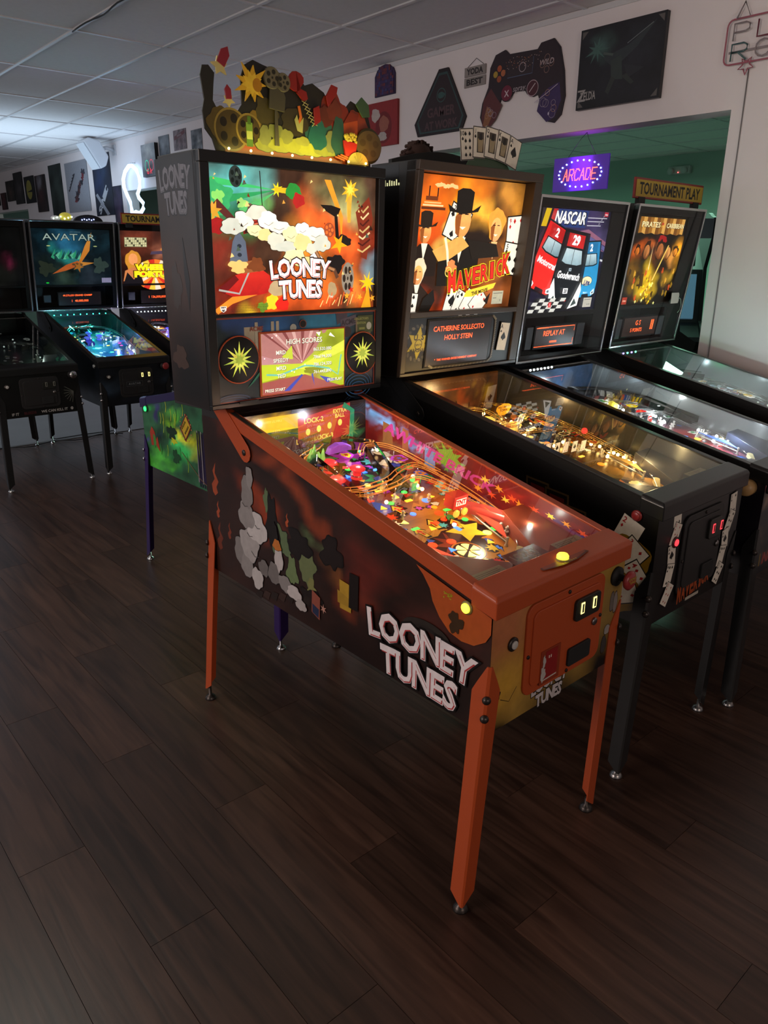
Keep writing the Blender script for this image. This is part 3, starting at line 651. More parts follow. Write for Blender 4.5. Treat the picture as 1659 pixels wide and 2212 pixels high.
    # moulded plastic ramps (clear channel)
    for (pts, m, wd) in th.get('ramps', ()):
        Q = [Vector(P(*p)) for p in pts]; vs = []; fs = []
        for i, q in enumerate(Q):
            d = (Q[min(i+1, len(Q)-1)]-Q[max(i-1, 0)]).normalized(); sd = d.cross(N).normalized()
            for (a_, h_) in ((-wd/2, .026), (-wd/2, 0), (wd/2, 0), (wd/2, .026)): vs.append(q+sd*a_+N*h_)
        for i in range(len(Q)-1):
            for k in range(3): fs.append((i*4+k, i*4+k+1, i*4+4+k+1, i*4+4+k))
        o = MB().add(vs, fs, True).build('plastic_ramp', m, root); md = o.modifiers.new('thick', 'SOLIDIFY'); md.thickness = .0015
    # translucent plastics over the lanes
    for i in range(th.get('nplast', 9)):
        sd_ = rnd.choice((-1, 1)); u = .09+.06*rnd.random() if sd_ < 0 else .80+.1*rnd.random(); v = rnd.uniform(.45, .95); 
        if v > .75: u = rnd.uniform(.1, .9)
        w1, h1 = rnd.uniform(.04, .09), rnd.uniform(.03, .07)
        q = Art(w1*PWd*1.6, h1*PLn); q.blob(q.w/2, q.h/2, q.w/2, q.h/2, rnd.choice(th['pal']), i, .2); q.blob(q.w/2, q.h/2, q.w*.36, q.h*.36, rnd.choice(th['pal']), i+5, .3); q.star(q.w*.5, q.h*.5, q.h*.22, q.h*.1, 6, rnd.choice(th['pal']))
        u0 = min(max(u-w1, .01), 1-w1*1.6-.02)
        q.build('lane_plastic', P(u0, v-h1/2, rnd.uniform(.03, .045)), U, V, th.get('plm') or print_mat('lit_plastic', .35, .2, .1), root)
    # inner side walls
    for s, xx in ((0, .0185), (1, W_-.0185)):
        m_ = th.get('blade', mat('inner_side_black', (.02, .02, .02), .25))
        vs = [(xx, .06, top(.06)-.10), (xx, yb_(c), top(yb_(c))-.22), (xx, yb_(c), top(yb_(c))-.002), (xx, .06, top(.06)-.002)]
        MB().add(vs, [(0, 1, 2, 3) if s == 0 else (3, 2, 1, 0)]).build('inner_side', m_, root)
    if th.get('blade_art'):
        q = Art(1.02, .20); q.shape = lambda x: (0, 1); th['blade_art'](q)
        # sheared on to the inside of the right wall: follows the slope of the glass
        me = q.build('inner_side_art', (0, 0, 0), (1, 0, 0), (0, 1, 0), th['bladem'], root)
        for v_ in me.data.vertices:
            x_, y_, z_ = v_.co; yy_ = .07+(1.02-x_) if th.get('bladeflip', 1) else .07+x_
            h0 = zf+(zr_-zf)*(yy_-.06)/1.02; h1 = top(yy_)-.004; v_.co = (W_-.0192-z_, yy_, h0+(h1-h0)*y_/.20)
    # back panel under the backbox
    if th.get('backpanel'):
        q = Art(PWd, .17); th['backpanel'](q); q.build('back_panel', (.020, 1.085, top(1.08)-.175), (1, 0, 0), (0, 0, 1), th.get('plm') or print_mat('lit_plastic', .35, .2, .1), root)
    for (u, v, h, e, col) in th['lamps']: lamp('playfield_lamp', 'POINT', P(u, v, h), e, col, .007, parent=root)
    return P, U, V, N, put
def yb_(c): return c['yb']-.01
def strip(c, n, m, v=.0, x0=.05, x1=.5):
    for i in range(n):
        x = x0+(x1-x0)*i/(n-1); MB().ball((x, c['yb']-.035, c['top'](c['yb'])-.018), .005, 8).build('led', m[i % len(m)] if isinstance(m, list) else m, c['root'])
def display(c, x0, x1, z0, z1, draw, m=None, name='score_display', bez=None, out=.003):
    c['bar'](x0-.006, x1+.006, z0-.006, z1+.006, out, 'display_frame', bez or MATTE)
    a = Art(x1-x0, z1-z0); draw(a); return a.build(name, c['on'](x0, z0, out+.0008), (1, 0, 0), c['V'], m or SCR, c['root'])
def speaker(c, x, z, r, ringm, art=None, out=.0015, grille=MATTE):
    V = Vector(c['V']).normalized(); U = Vector((1, 0, 0)); N = U.cross(V); p = Vector(c['on'](x, z, 0))
    o = MB().lathe(p, [(r, 0), (r, out+.003), (r-.004, out+.004), (r-.005, out+.0015)], 32, N).build('speaker_ring', ringm, c['root'])
    MB().lathe(p, [(r-.004, 0), (r-.004, out+.0042)], 32, N).build('speaker_grille', grille, o)
    if art: a = Art(2*r, 2*r); art(a); a.build('speaker_light', p-U*r-V*r+N*(out+.0045), U, V, mat_litg, o)
mat_litg = print_mat('speaker_glow', .75, .3, .25)
# ---------------- main machine artwork
def main_back(a):
    w, h = a.w, a.h
    a.bg('40281a', [(.10, .95, .30, '55a8a4'), (.30, .98, .22, '6fb0a8'), (.10, .70, .20, '2e9450'), (.18, .78, .14, '6cc860'), (.30, .80, .12, '6a9a50'), (.05, .45, .18, '6a2418'), (.45, .78, .18, '4a3424'), (.66, .60, .24, 'e8672a'), (.55, .35, .26, 'f0902c'), (.78, .45, .22, 'd85a22'), (.80, .82, .20, 'a8a468'), (.93, .93, .14, '5a4030'), (.94, .62, .16, '7a2c1a'), (.98, .42, .12, '8ab4c4'), (.86, .18, .20, 'c8742a'), (.50, .10, .30, 'd0521a'), (.15, .12, .22, '8a2c1a'), (.30, .04, .12, 'f0c030'), (.34, .22, .10, 'b84a20'), (.95, .08, .14, 'b04418')], 3, amt=.34, warp=.10, n=(70, 50))
    P = lambda *q: [(x*w, y*h) for x, y in q]
    for q, cc in ((P((.37, .86), (.02, .92), (.02, .87)), '3fbf68'), (P((.37, .86), (.04, .80), (.06, .74)), '2e9a58'), (P((.37, .85), (.16, .72), (.20, .68)), '58b868')): a.poly(q, cc)
    a.blob(.05*w, .78*h, .07*w, .12*h, '38a864', 1, .3); a.blob(.055*w, .79*h, .03*w, .05*h, '8ad868', 2, .3); a.blob(.18*w, .76*h, .03*w, .03*h, '9ad070', 8, .3)
    reel(a, .15*w, .93*h, .035*w, '2a3430', '101814', 5, .07*h); a.poly(P((.02, .74), (.14, .60), (.16, .63), (.05, .78)), '5a2a24')
    a.poly(P((.20, .60), (.28, .62), (.23, .76), (.21, .76)), '6a5040'); a.line(P((.28, .98), (.29, .74), (.24, .62)), .003, '241812'); a.line(P((.29, .74), (.33, .62)), .003, '241812')
    a.star(.375*w, .865*h, .035*w, .014*w, 7, 'e8d820', .2); a.poly(P((.36, .85), (.44, .84), (.44, .88), (.36, .88)), 'e0b820')
    a.blob(.47*w, .86*h, .045*w, .055*h, '2a8a34', 12, .12); a.blob(.50*w, .80*h, .035*w, .05*h, 'b02420', 13, .2)
    # amber beams and burst at the upper right
    for q, cc in ((P((.66, .96), (.70, .96), (.78, .70), (.77, .52), (.755, .70)), 'e8982a'), (P((.80, .92), (.84, .92), (.83, .66), (.81, .66)), 'd8a83a')): a.poly(q, cc)
    a.star(.825*w, .90*h, .06*w, .025*w, 9, 'e8b428', .1, .4); a.star(.825*w, .90*h, .035*w, .015*w, 8, 'f8e050', .3, .3)
    # red chest and red glove
    a.poly(P((.18, .62), (.31, .66), (.31, .60), (.18, .55)), '7a1c18'); a.poly(P((.18, .62), (.31, .66), (.29, .70), (.18, .67)), 'a83228'); a.line(P((.18, .60), (.31, .645)), .004, 'd86a4a')
    a.star(.03*w, .70*h, .05*w, .02*w, 6, 'd8a030', .3, .4); a.blob(.045*w, .60*h, .045*w, .055*h, 'a01c1c', 9, .15)
    # blue-grey space capsule, purple smoke
    a.poly(P((.10, .36), (.20, .36), (.19, .50), (.15, .58), (.12, .50)), '5a6474'); a.ell(.155*w, .47*h, .012*w, .014*h, '2a2f3a'); a.ell(.155*w, .41*h, .012*w, .014*h, '2a2f3a')
    # big cream puffs of smoke and spray, the light mass in the middle
    cl = [(x, y, .050+.012*math.sin(i*2.3), .048+.012*math.cos(i*1.7), ('f4f0e0', 'dcdcc8', 'ece4b0', 'd0d4c4', 'f8f4ec', 'e8d890')[i % 6]) for i, (x, y) in enumerate(((.18, .64), (.26, .70), (.24, .58), (.12, .60), (.32, .65), (.30, .55), (.38, .61), (.36, .51), (.45, .56), (.42, .47), (.52, .60), (.52, .50), (.60, .57), (.58, .46), (.47, .40), (.64, .50), (.60, .38), (.53, .36)))]
    a.cloud([(x*w, y*h, rx*w*1.12, ry*h*1.12, cc) for x, y, rx, ry, cc in cl], '3a2c20', .16, .94)
    for x, y, rx, ry, cc in cl[::2]: a.line([((x-rx*.5)*w, (y-ry*.3)*h), (x*w, (y-ry*.6)*h), ((x+rx*.5)*w, (y-ry*.2)*h)], .0016, '8a8470')
    # black ink swoosh and yellow flare
    a.poly(P((.63, .78), (.70, .78), (.76, .76), (.74, .70), (.75, .55), (.73, .50), (.72, .70), (.66, .74)), '1a120e'); a.blob(.73*w, .35*h, .055*w, .07*h, '181210', 22, .25)
    a.blob(.78*w, .52*h, .05*w, .045*h, '1c1614', 25, .2); a.star(.75*w, .50*h, .055*w, .02*w, 5, 'f0a818', .5, .3)
    # brown whirlwind with cream core
    a.poly(P((.86, .74), (.95, .86), (.98, .70), (.94, .38), (.90, .40), (.88, .62)), '7a2c18')
    for i in range(7): a.line([((.875+.004*i)*w, (.46+.05*i)*h), ((.91)*w, (.44+.05*i)*h), ((.965-.003*i)*w, (.49+.05*i)*h)], .006, ('c8a868', '4a1810', 'e0c890')[i % 3])
    # film reels and strip
    reel(a, .81*w, .235*h, .042*w, '8a8070', '2c2018', 6, .125*h); a.line(P((.60, .44), (.64, .35), (.61, .28), (.66, .33), (.72, .30), (.74, .24)), .014, '5a3a28'); a.line(P((.60, .44), (.64, .35), (.61, .28), (.66, .33), (.72, .30)), .008, 'a87850')
    reel(a, .685*w, .60*h, .034*w, 'a04a28', 'e87030', 5, .055*h)
    for i in range(60):
        t = random.Random(i+300); x, y = t.random()*w, t.random()*h*.9+.05*h; q = .006+.012*t.random()
        if abs(x/w-.4) > .2 or y/h < .3 or y/h > .75: a.poly([(x, y), (x+q, y+q*(t.random()-.3)), (x+q*.4, y+q)], ('2a1810', 'e8a040', '7a2a14', 'f0d080', '4a5a4a')[i % 5])
    # red rocket at lower left with grey frame
    a.poly(P((.02, .17), (.12, .27), (.26, .32), (.34, .24), (.30, .14), (.14, .10)), 'a81818', c2='d02c20'); a.poly(P((.02, .17), (.12, .27), (.14, .24), (.06, .14)), '6a1414')
    a.line(P((.03, .17), (.14, .14), (.20, .30)), .006, 'a8a49c'); a.poly(P((.10, .34), (.24, .38), (.28, .30), (.16, .28)), '9a5a30'); a.blob(.14*w, .33*h, .05*w, .045*h, 'e0c070', 31, .3); a.blob(.24*w, .34*h, .045*w, .05*h, '7a4020', 33, .3)
    a.poly(P((.0, .03), (.10, .12), (.24, .13), (.10, .07), (.02, .0)), 'e08828')
    a.blob(.33*w, .07*h, .045*w, .055*h, 'f0cc28', 41, .2); a.blob(.385*w, .055*h, .04*w, .05*h, 'd82418', 42, .15); a.blob(.27*w, .04*h, .03*w, .035*h, '6a8a28', 43, .3)
    a.blob(.36*w, .17*h, .055*w, .055*h, 'b8a078', 44, .1); a.blob(.70*w, .15*h, .03*w, .06*h, 'a89068', 45, .1)
    for i in range(7): a.star((.80+.03*i)*w, (.10+.05*math.sin(i*2))*h, .02*w, .008*w, 5, ('e8a02a', 'c83018', 'd86a20')[i % 3], i)
    a.star(.945*w, .20*h, .055*w, .022*w, 8, 'e8c018', .2, .4); a.poly(P((.90, .0), (.95, .18), (.97, .0)), 'd89818')
    for i in range(12): a.line([((.62+.02*i)*w, (.02+.012*(i % 3))*h), ((.64+.02*i)*w, (.07+.02*(i % 4))*h)], .003, ('f0d080', 'f06030')[i % 2])
    toon_logo(a, .50*w, .105*h, .36*w, 'f6ecec', 'c84a3c', '281814', .95)
    a.text('TM', .69*w, .085*h, .012*h*1.6, 'f0e8e0')
    for k in range(4): a.text('All characters and elements are trademarks of and' if k % 2 else 'game software and elements under licence', .09*w, (.052-.012*k)*h, .006*h, '281008', align='L', w=.20*w)
    a.poly(P((.03, .055), (.065, .055), (.062, .025), (.047, .012), (.033, .025)), 'e8e0d8'); a.poly(P((.034, .051), (.061, .051), (.058, .027), (.047, .017), (.037, .027)), '141010'); a.text('WB', .0475*w, .028*h, .017*h, 'e8e0d8', .04)
def main_panel(a):
    w, h = a.w, a.h; a.bg('1c2f34', [(.3, .95, .5, '2a62a0'), (.7, .9, .4, '2f7fa6'), (.1, .9, .2, '2c4c86'), (.5, .1, .5, '20303a'), (.75, .25, .2, '1f5a48'), (.95, .2, .2, '33304c'), (.30, .3, .12, '256a58')], 11, amt=.12)
    for x, ww, hh in ((.155, .10, .42), (.25, .11, .30), (.37, .07, .31)): a.rect(x*w, h*.45, ww*w, (hh-.10+.25)*h*.62+.02, '8c8878', 'a8a48e')
    for i in range(7): a.rect((.17+.011*i)*w, .50*h, .006*w, .2*h, '3c4a50')
    for i in range(12): a.rect((.255+.015*i)*w, .70*h, .008*w, .05*h, '333f44')
    for x in (.215, .31, .34): a.rect(x*w, .60*h, .018*w, .33*h, 'a8a694')
    a.text('ACME', .225*w, .83*h, .05*h, '8a4438', .03); a.ell(.445*w, .84*h, .02*w, .045*h, '9aa098'); a.rect(.437*w, .72*h, .016*w, .1*h, '7a8078')
    a.poly([(.73*w, .84*h), (.80*w, .90*h), (.80*w, 1.0*h), (.72*w, 1.0*h)], '4a4654'); a.poly([(.755*w, .76*h), (.86*w, .83*h), (.86*w, .96*h), (.755*w, .90*h)], '5c5664'); a.text('ACME', .81*w, .835*h, .065*h, '38323e', .04, rot=.10); a.ell(.80*w, .74*h, .03*w, .07*h, '3a2c30')
    for i in range(5): a.rect((.86+.022*i)*w, .60*h, .02*w, .32*h, ('7a6c58', '94846a')[i % 2])
    a.rect(.872*w, .72*h, .11*w, .22*h, '4a5430'); a.text("COLLECTOR'S", .90*w, .885*h, .028*h, '98a05a', .03); a.text('EDITION', .90*w, .83*h, .028*h, '98a05a', .03); a.ell(.955*w, .80*h, .018*w, .05*h, 'b8bcae'); a.rect(.885*w, .755*h, .04*w, .03*h, '848c4a')
    for i in range(5): a.ell(.08*w, .02*h, .10*w-.006*i, .08*h-.004*i, ('2e4a6c', '1e2a38')[i % 2])
    a.poly([(.16*w, .15*h), (.25*w, .38*h), (.27*w, .38*h), (.2*w, .22*h)], '2c7a60')
    for i in range(4): a.ring(.88*w, .02*h, .10*w-.012*i, .003, '3c6a94', 24, .18*h-.012*i)
    a.line([(0, .99*h), (w, .99*h)], .004, '9c4a34'); a.line([(0, .012*h), (w, .012*h)], .004, '9c4a34'); a.line([(.996*w, 0), (.996*w, h)], .004, '9c4a34'); a.ell(.505*w, .88*h, .022*w, .05*h, '8a4630'); a.ell(.505*w, .88*h, .019*w, .043*h, '0c0c0e')
def main_screen(a):
    w, h = a.w, a.h; a.bg('a4b428', [(.3, .95, .5, '9a6a66'), (.55, .9, .3, 'b08884'), (.85, .8, .3, '7c8a20'), (.2, .05, .3, '8a3a34'), (.6, .05, .3, '9a5048'), (.5, .3, .25, 'c0d038')], 21, amt=.1, warp=.04)
    P = lambda *q: [(x*w, y*h) for x, y in q]
    for i in range(8): a.poly(P((.47, .45), (.02+.08*i, .98), (.05+.08*i, .98)), ('7c4240', 'c0a09a')[i % 2])
    a.poly(P((0, .48), (0, 1), (.78, 1), (.60, .62), (.46, .46)), 'a87470'); [a.poly(P((.47, .47), (.02+.11*i, 1), (.06+.11*i, 1)), ('7c4240', 'c8a29c')[i % 2]) for i in range(7)]; a.poly(P((.0, .65), (.38, .45), (.0, .50)), 'b4868a'); a.poly(P((0, 0), (0, .2), (.5, .27), (.95, .0)), '94504a'); a.poly(P((0, .5), (.46, .46), (1, .62), (1, .25), (.5, .30), (0, .22)), 'b4c832'); a.poly(P((.38, .38), (1, .80), (1, .62), (.5, .36)), 'd0dc4c')
    a.poly(P((.23, .60), (.35, .78), (.36, .55), (.30, .56)), 'b8c83c'); a.blob(.60*w, .33*h, .12*w, .05*h, '7c8424', 3, .3); a.blob(.70*w, .90*h, .06*w, .08*h, '90a028', 4, .4)
    a.line(P((.05, .33), (.2, .30), (.5, .42), (.6, .40), (.8, .33), (.92, .20), (.96, .55)), .006, '6cb4a0')
    for q in (P((.25, .02), (.32, .02), (.48, .26), (.46, .28)), P((.58, .25), (.62, .05), (.60, .28)), P((.68, .22), (.78, .08), (.9, .12))): a.poly(q, '4048a0')
    a.poly(P((.64, .97), (.68, .90), (.70, .97)), 'e8e8e0'); a.poly(P((.80, .90), (.88, .86), (.82, .95)), 'e8e8e0')
    def t(s, x, y, hh, al='C', col='e8ecd8'): a.text(s, x*w+.001, y*h-.001, hh*h, '3a3028', .03, align=al); a.text(s, x*w, y*h, hh*h, col, .012, align=al)
    t('HIGH SCORES', .50, .80, .085); 
    for n, sc, y in (('MRD', '863,520,080', .645), ('SPEEDY', '786,194,300', .515), ('MRD', '786,124,320', .385), ('TED', '761,443,890', .255)): t(n, .22, y, .065); t(sc, .72, y, .065)
    t('PRESS START', .03, .035, .05, 'L'); t('FREE PLAY', .97, .10, .05, 'R')
    for x, y in ((.12, .93), (.17, .96), (.03, .6), (.46, .50), (.5, .44), (.68, .55), (.34, .35), (.40, .38), (.37, .33)): a.star(x*w, y*h, .009*w, .004*w, 5, 'ffffff', x*9)
def glow(a):
    r = a.w/2
    for i in range(14):
        t = 2*PI*i/14+.2; l = r*(.78 if i % 2 else .58); a.poly([(r+r*.16*math.cos(t-.5), r+r*.16*math.sin(t-.5)), (r+l*math.cos(t), r+l*math.sin(t)), (r+r*.16*math.cos(t+.5), r+r*.16*math.sin(t+.5))], ('b8c840', '8aa838', 'c8b040')[i % 3], c2='d8e060')
    a.star(r, r, r*.26, r*.15, 8, '98a83c', .3)
def main_side(a):
    side_bg(a, '2c1812', [(.14, .6, .18, '3a1a14'), (.20, .50, .16, '8a3418'), (.38, .80, .16, '1c100c'), (.44, .86, .14, '8a3a1c'), (.41, .62, .10, '5a6a44'), (.52, .66, .14, '140d0b'), (.56, .42, .16, '8c3a1c'), (.49, .50, .08, '94582c'), (.66, .72, .22, '5a2018'), (.72, .52, .16, '5e2418'), (.32, .15, .24, '241310'), (.80, .10, .34, '0e0a0a'), (.60, .02, .26, '1c0e0c'), (.92, .6, .2, '45201a'), (.25, .95, .12, '5a2416')], 5, amt=.30, warp=.14)
    Z = lambda y, z: (1.305-y, z-.525)
    def fl(y, z, s, cc='9a4426', seed=0):
        Pp = [(0, 0), (.35, .25), (.2, .6), (.5, 1), (.1, 1.5), (.25, 2.2), (-.15, 1.6), (.05, 1.1), (-.35, .7), (-.25, .2)]; x0, z0 = Z(y, z); a.poly([(x0+p[0]*s, z0+p[1]*s) for p in Pp], cc)
    fl(1.25, .84, .055); fl(1.24, .76, .03); fl(1.24, .64, .05, '6a2e1c'); fl(.82, .84, .022, 'a84c28'); fl(.70, .72, .02, '8a4424'); fl(1.17, .70, .03, '7a3420'); fl(.62, .80, .02, '8a3c22')
    a.cloud([(*Z(.86, .78), .055, .06, '5c6e4c'), (*Z(.80, .70), .03, .05, '687a50'), (*Z(.72, .735), .045, .06, '66704a'), (*Z(.70, .67), .025, .04, '7a7a48')], '1a120e', .35, .92); a.blob(*Z(.93, .90), .012, .04, '5c6e4c', 6, .4)
    a.cloud([(*Z(.76, .80), .06, .045, '17100e'), (*Z(.90, .83), .035, .085, '17100e'), (*Z(.70, .64), .05, .035, '1a110f'), (*Z(.60, .82), .05, .05, '1c1210')], '0c0807', .35, .9)
    for i in range(7): a.poly([(Z(1.02-.045*i, 0)[0], .02+.012*i), (Z(1.0-.045*i, 0)[0], .045+.012*i), (Z(.97-.045*i, 0)[0], .045+.012*i), (Z(.985-.045*i, 0)[0], .015+.012*i)], ('241a16', '382620')[i % 2])
    # one tall column of pale smoke with paler edges, and a smaller one beside it
    a.cloud([(*Z(1.10, .68), .04, .05, '7c7674'), (*Z(1.06, .64), .04, .05, '8a8482'), (*Z(1.04, .72), .06, .06, 'a09a98'), (*Z(.99, .79), .06, .055, 'bcb6b4'), (*Z(1.05, .82), .05, .05, '8c8684'), (*Z(1.04, .90), .035, .06, '807a78'), (*Z(1.02, .955), .02, .04, '8c8684'), (*Z(1.0, .61), .035, .04, 'b4aeac'), (*Z(.96, .66), .03, .03, '6a6462')], '0e0a09', .16, .95)
    a.cloud([(*Z(.87, .72), .025, .05, 'b8b0ae'), (*Z(.90, .66), .035, .04, '6e6866'), (*Z(.84, .645), .035, .03, '847e7c'), (*Z(.79, .63), .04, .025, 'bab2b0'), (*Z(.755, .60), .03, .02, 'a8a09e')], '0e0a09', .16, .94)
    a.poly([Z(.70, .60), Z(.66, .585), Z(.655, .66), Z(.695, .675)], '8a4a3c'); a.poly([Z(.695, .60), Z(.665, .59), Z(.662, .62), Z(.695, .63)], '232c48'); a.star(*Z(.64, .63), .016, .006, 6, 'b08070')
    for x, z, r in ((1.03, .76, .02), (1.0, .70, .03), (.98, .80, .018), (1.05, .86, .02)): a.line([(Z(x, z)[0]-r, Z(x, z)[1]), (Z(x, z)[0]-r*.3, Z(x, z)[1]-r*.5), (Z(x, z)[0]+r*.6, Z(x, z)[1]-r*.3)], .0022, '4a4442')
    a.cloud([(*Z(.885, .80), .016, .04, '1a1412'), (*Z(.875, .765), .024, .020, 'b86c2c')], '0e0a09', .2, .93)
    # lit window and dark machinery
    a.poly([Z(.56, .665), Z(.51, .665), Z(.505, .75), Z(.56, .755)], 'b08a2c'); a.poly([Z(.57, .68), Z(.50, .68), Z(.49, .70), Z(.57, .72)], 'a07c28'); a.poly([Z(.52, .68), Z(.48, .68), Z(.475, .79), Z(.515, .79)], '160f0d')
    for k, (y, z, r) in enumerate(((.21, .72, .085),)):
        a.ring(*Z(y, z), r, .022, '2c2622', 30, r*.42); a.ring(*Z(y, z), r*.6, .012, '221c1a', 24, r*.25)
    # orange flipper surround and its yellow print
    q = [Z(.245, .905), Z(-.0, .850), Z(-.0, .80)]+[Z(.0+.0, .80)]+[Z(.105+.105*math.cos(t), .795+.045*math.sin(t)) for t in [math.radians(180+180*k/14) for k in range(15)]]+[Z(.215, .84), Z(.225, .87)]
    q = [Z(.25, .900), Z(.0, .842), Z(.0, .80), Z(.015, .775), Z(.05, .752), Z(.09, .748), Z(.13, .757), Z(.165, .785), Z(.19, .82), Z(.20, .85), Z(.225, .88)]
    a.poly(q, 'b0541f', c2='b04c22')
    for i in range(26):
        t = random.Random(i); x_, z_ = Z(.125+.03*t.random(), .842+.016*t.random()); a.poly([(x_, z_), (x_+.006, z_+.001), (x_+.003, z_+.004)], 'a89a20')
    a.blob(*Z(.11, .79), .022, .028, '3c2814', 90, .4)
    toon_logo(a, *Z(.238, .552), .385, 'e8dede', 'b04040', '0c0a0a', .84)
    a.text('TM', *Z(.028, .535), .016, '8a8686')
def main_front(a):
    w, h = a.w, a.h
    a.bg('a8843c', [(.1, .9, .5, 'b87048'), (.5, .95, .5, 'b87c50'), (.1, .35, .3, 'c89838'), (.9, .5, .4, '8c7038'), (.5, -.15, .45, '0c0a09'), (.9, .0, .4, '0d0b0a'), (.05, -.05, .22, '100c0a')], 8, amt=.06, warp=.04)
    a.blob(.05*w, .30*h, .025*w, .06*h, '141210', 1, .3); a.line([(.08*w, .26*h), (.14*w, .2*h), (.19*w, .3*h)], .002, '1a1612')
    for x, y, rx, ry, cc in ((.92, .62, .022, .10, '6a625c'), (.95, .60, .02, .11, '847a74'), (.90, .36, .03, .05, '98918a'), (.88, .22, .025, .09, '3e3a38')): a.blob(x*w, y*h, rx*w, ry*h, '1a1614', 7, .1); a.blob(x*w, y*h, rx*w*.88, ry*h*.92, cc, 7, .1)
    toon_logo(a, .44*w, -.002, .155, 'c8c0c0', 'c8c0c0', '0c0a0a', .95)
def main_box(a):
    w, h = a.w, a.h; a.bg('131110', [(.5, .55, .4, '32261e'), (.5, .25, .5, '3a241a'), (.6, .08, .3, '120e0c')], 31, (24, 60), amt=.25)
    toon_logo(a, .50*w, .79*h, .80*w, '6e6c72', '3c3a40', '121112', 1.30)
    a.blob(.35*w, .50*h, .13*w, .09*h, '3a302c', 4, .3); a.blob(.30*w, .20*h, .2*w, .05*h, '423028', 5, .3); a.poly([(.6*w, .70*h), (.72*w, .52*h), (.66*w, .40*h), (.58*w, .55*h)], '161312')
def main_blade(a):
    w, h = a.w, a.h
    a.bg('6a1614', [(.05, .7, .25, '7ab4e8'), (.22, .6, .28, '6aace8'), (.33, .5, .2, '88b8e8'), (.12, .25, .15, '7a4a2a'), (.45, .6, .15, 'c85a20'), (.62, .5, .3, '9a1c18'), (.80, .5, .2, '8a2418'), (.95, .6, .2, '2c3a78')], 14, (60, 14), amt=.2)
    a.rect(.10*w, .2*h, .05*w, .5*h, '8a5a30'); a.rect(.20*w, .25*h, .03*w, .55*h, '9a5a34'); a.rect(.31*w, .15*h, .05*w, .5*h, '6a88b8')
    for i in range(8): a.star((.42+.03*math.cos(i))*w, (.65+.16*math.sin(i))*h, .05*w, .015*w, 5, '6aa030', i)
    a.text('AWHITE BRICK', .36*w, .42*h, .26*h, 'b83a80', .04, shear=.25, rot=-.05)
    for i in range(16): a.star((.55+.028*i)*w, (.3+.35*math.sin(i*1.7)**2)*h, .022*w, .008*w, 6, ('e8902a', 'f0c040', 'd84a20')[i % 3], i, .4)
    for i in range(10): a.rect((.80+.02*i)*w, .12*h, .016*w, .28*h, ('6a5a50', '8a8074')[i % 2])
def lock_panel(a):
    w, h = a.w, a.h; a.bg('241a16', [(.2, .8, .3, 'b09020'), (.6, .5, .4, '9a2a20'), (.9, .5, .2, '3a8a50'), (.3, .3, .2, '2a2420')], 4, (24, 10), amt=.3)
    a.rect(.12*w, .62*h, .34*w, .30*h, 'c8b028'); a.poly([(.42*w, .2*h), (.86*w, .3*h), (.86*w, .98*h), (.42*w, .8*h)], 'b03428')
    for i in range(4): a.ell((.50+.09*i)*w, (.50+.03*i)*h, .018*w, .07*h, 'f8e060')
    a.text('LOCK-2', .55*w, .68*h, .10*h, 'e8d060', .03); a.text('LOCK-1', .48*w, .28*h, .10*h, 'e8d060', .03); a.text('LOCK-3', .63*w, .30*h, .10*h, 'e8d060', .03); a.text('EXTRA', .77*w, .80*h, .08*h, 'e8d060', .03); a.text('BALL', .77*w, .70*h, .08*h, 'e8d060', .03)
    a.line([(.86*w, .0), (.88*w, .8*h), (.80*w, .95*h)], .02, '2c8a5a')
YEL = mat('button_yellow_lit', (.9, .8, .2), .3, emit=2.6, ecol=(.80, .66, .03))
c = machine('pinball_machine', 'orange-trimmed pinball machine nearest the camera, with orange legs and cartoon explosion artwork', .006, -.003, dict(
    feet=dict(FL=(-.056, .005), FR=(.541, .002), RL=(-.047, 1.348), RR=(.60, 1.348)), glass=(-.037, .612, 1.458, 1.880), spk=(1.181, 1.447), back_art=main_back, panel_art=main_panel,
    side_art=main_side, front_art=main_front, box_art=main_box, recess=.012, door=(.125, .462, .578, .832), start=(.078, .748), startcap=mat('start_cap_white', (.5, .48, .45), .4), plpos=(.525, .797)), yaw=.0186)
MAIN = c
display(c, .121, .465, 1.194, 1.391, main_screen, bez=ORG)
speaker(c, .038, 1.316, .076, ORG, glow); speaker(c, .549, 1.300, .076, ORG, glow)
V_ = Vector(c['V']).normalized()
MB().box((.03, c['yy'](1.178)-.013, 1.177), (.10, c['yy'](1.178)-.006, 1.184)).build('panel_latch', MATTE, c['root'])
# coin-reject side flap with red card on the door, round print
o = c['plate'](c['rr'](.185, .268, .592, .690, .002), -.0108, -.0125, mat('card_holder_orange', hx('8a3418'), .4), 'card_holder', c['root'], 0)
a = Art(.05, .082); a.rect(0, 0, .05, .082, '8e1c1c'); a.rect(.012, .060, .004, .008, 'd8c8b8'); a.rect(.020, .060, .004, .008, 'd8c8b8'); a.blob(-.008, .02, .010, .02, 'b8b0aa', 3, .3); a.blob(-.006, .055, .006, .018, 'b8b0aa', 4, .3); a.line([(-.012, .002), (.05, .004)], .004, 'c8bcb0')
a.build('price_card', (.205, -.0127, .602), (1, 0, 0), (0, 0, 1), PRN, o)
a = Art(.03, .03); a.text('LOONEY', .0, .004, .007, 'b8983c', .03); a.text('TUNES', .0, -.006, .007, 'b8983c', .03); a.build('knob_print', (.525, -.0515, .797), (1, 0, 0), (0, 0, 1), PRN, c['root'])
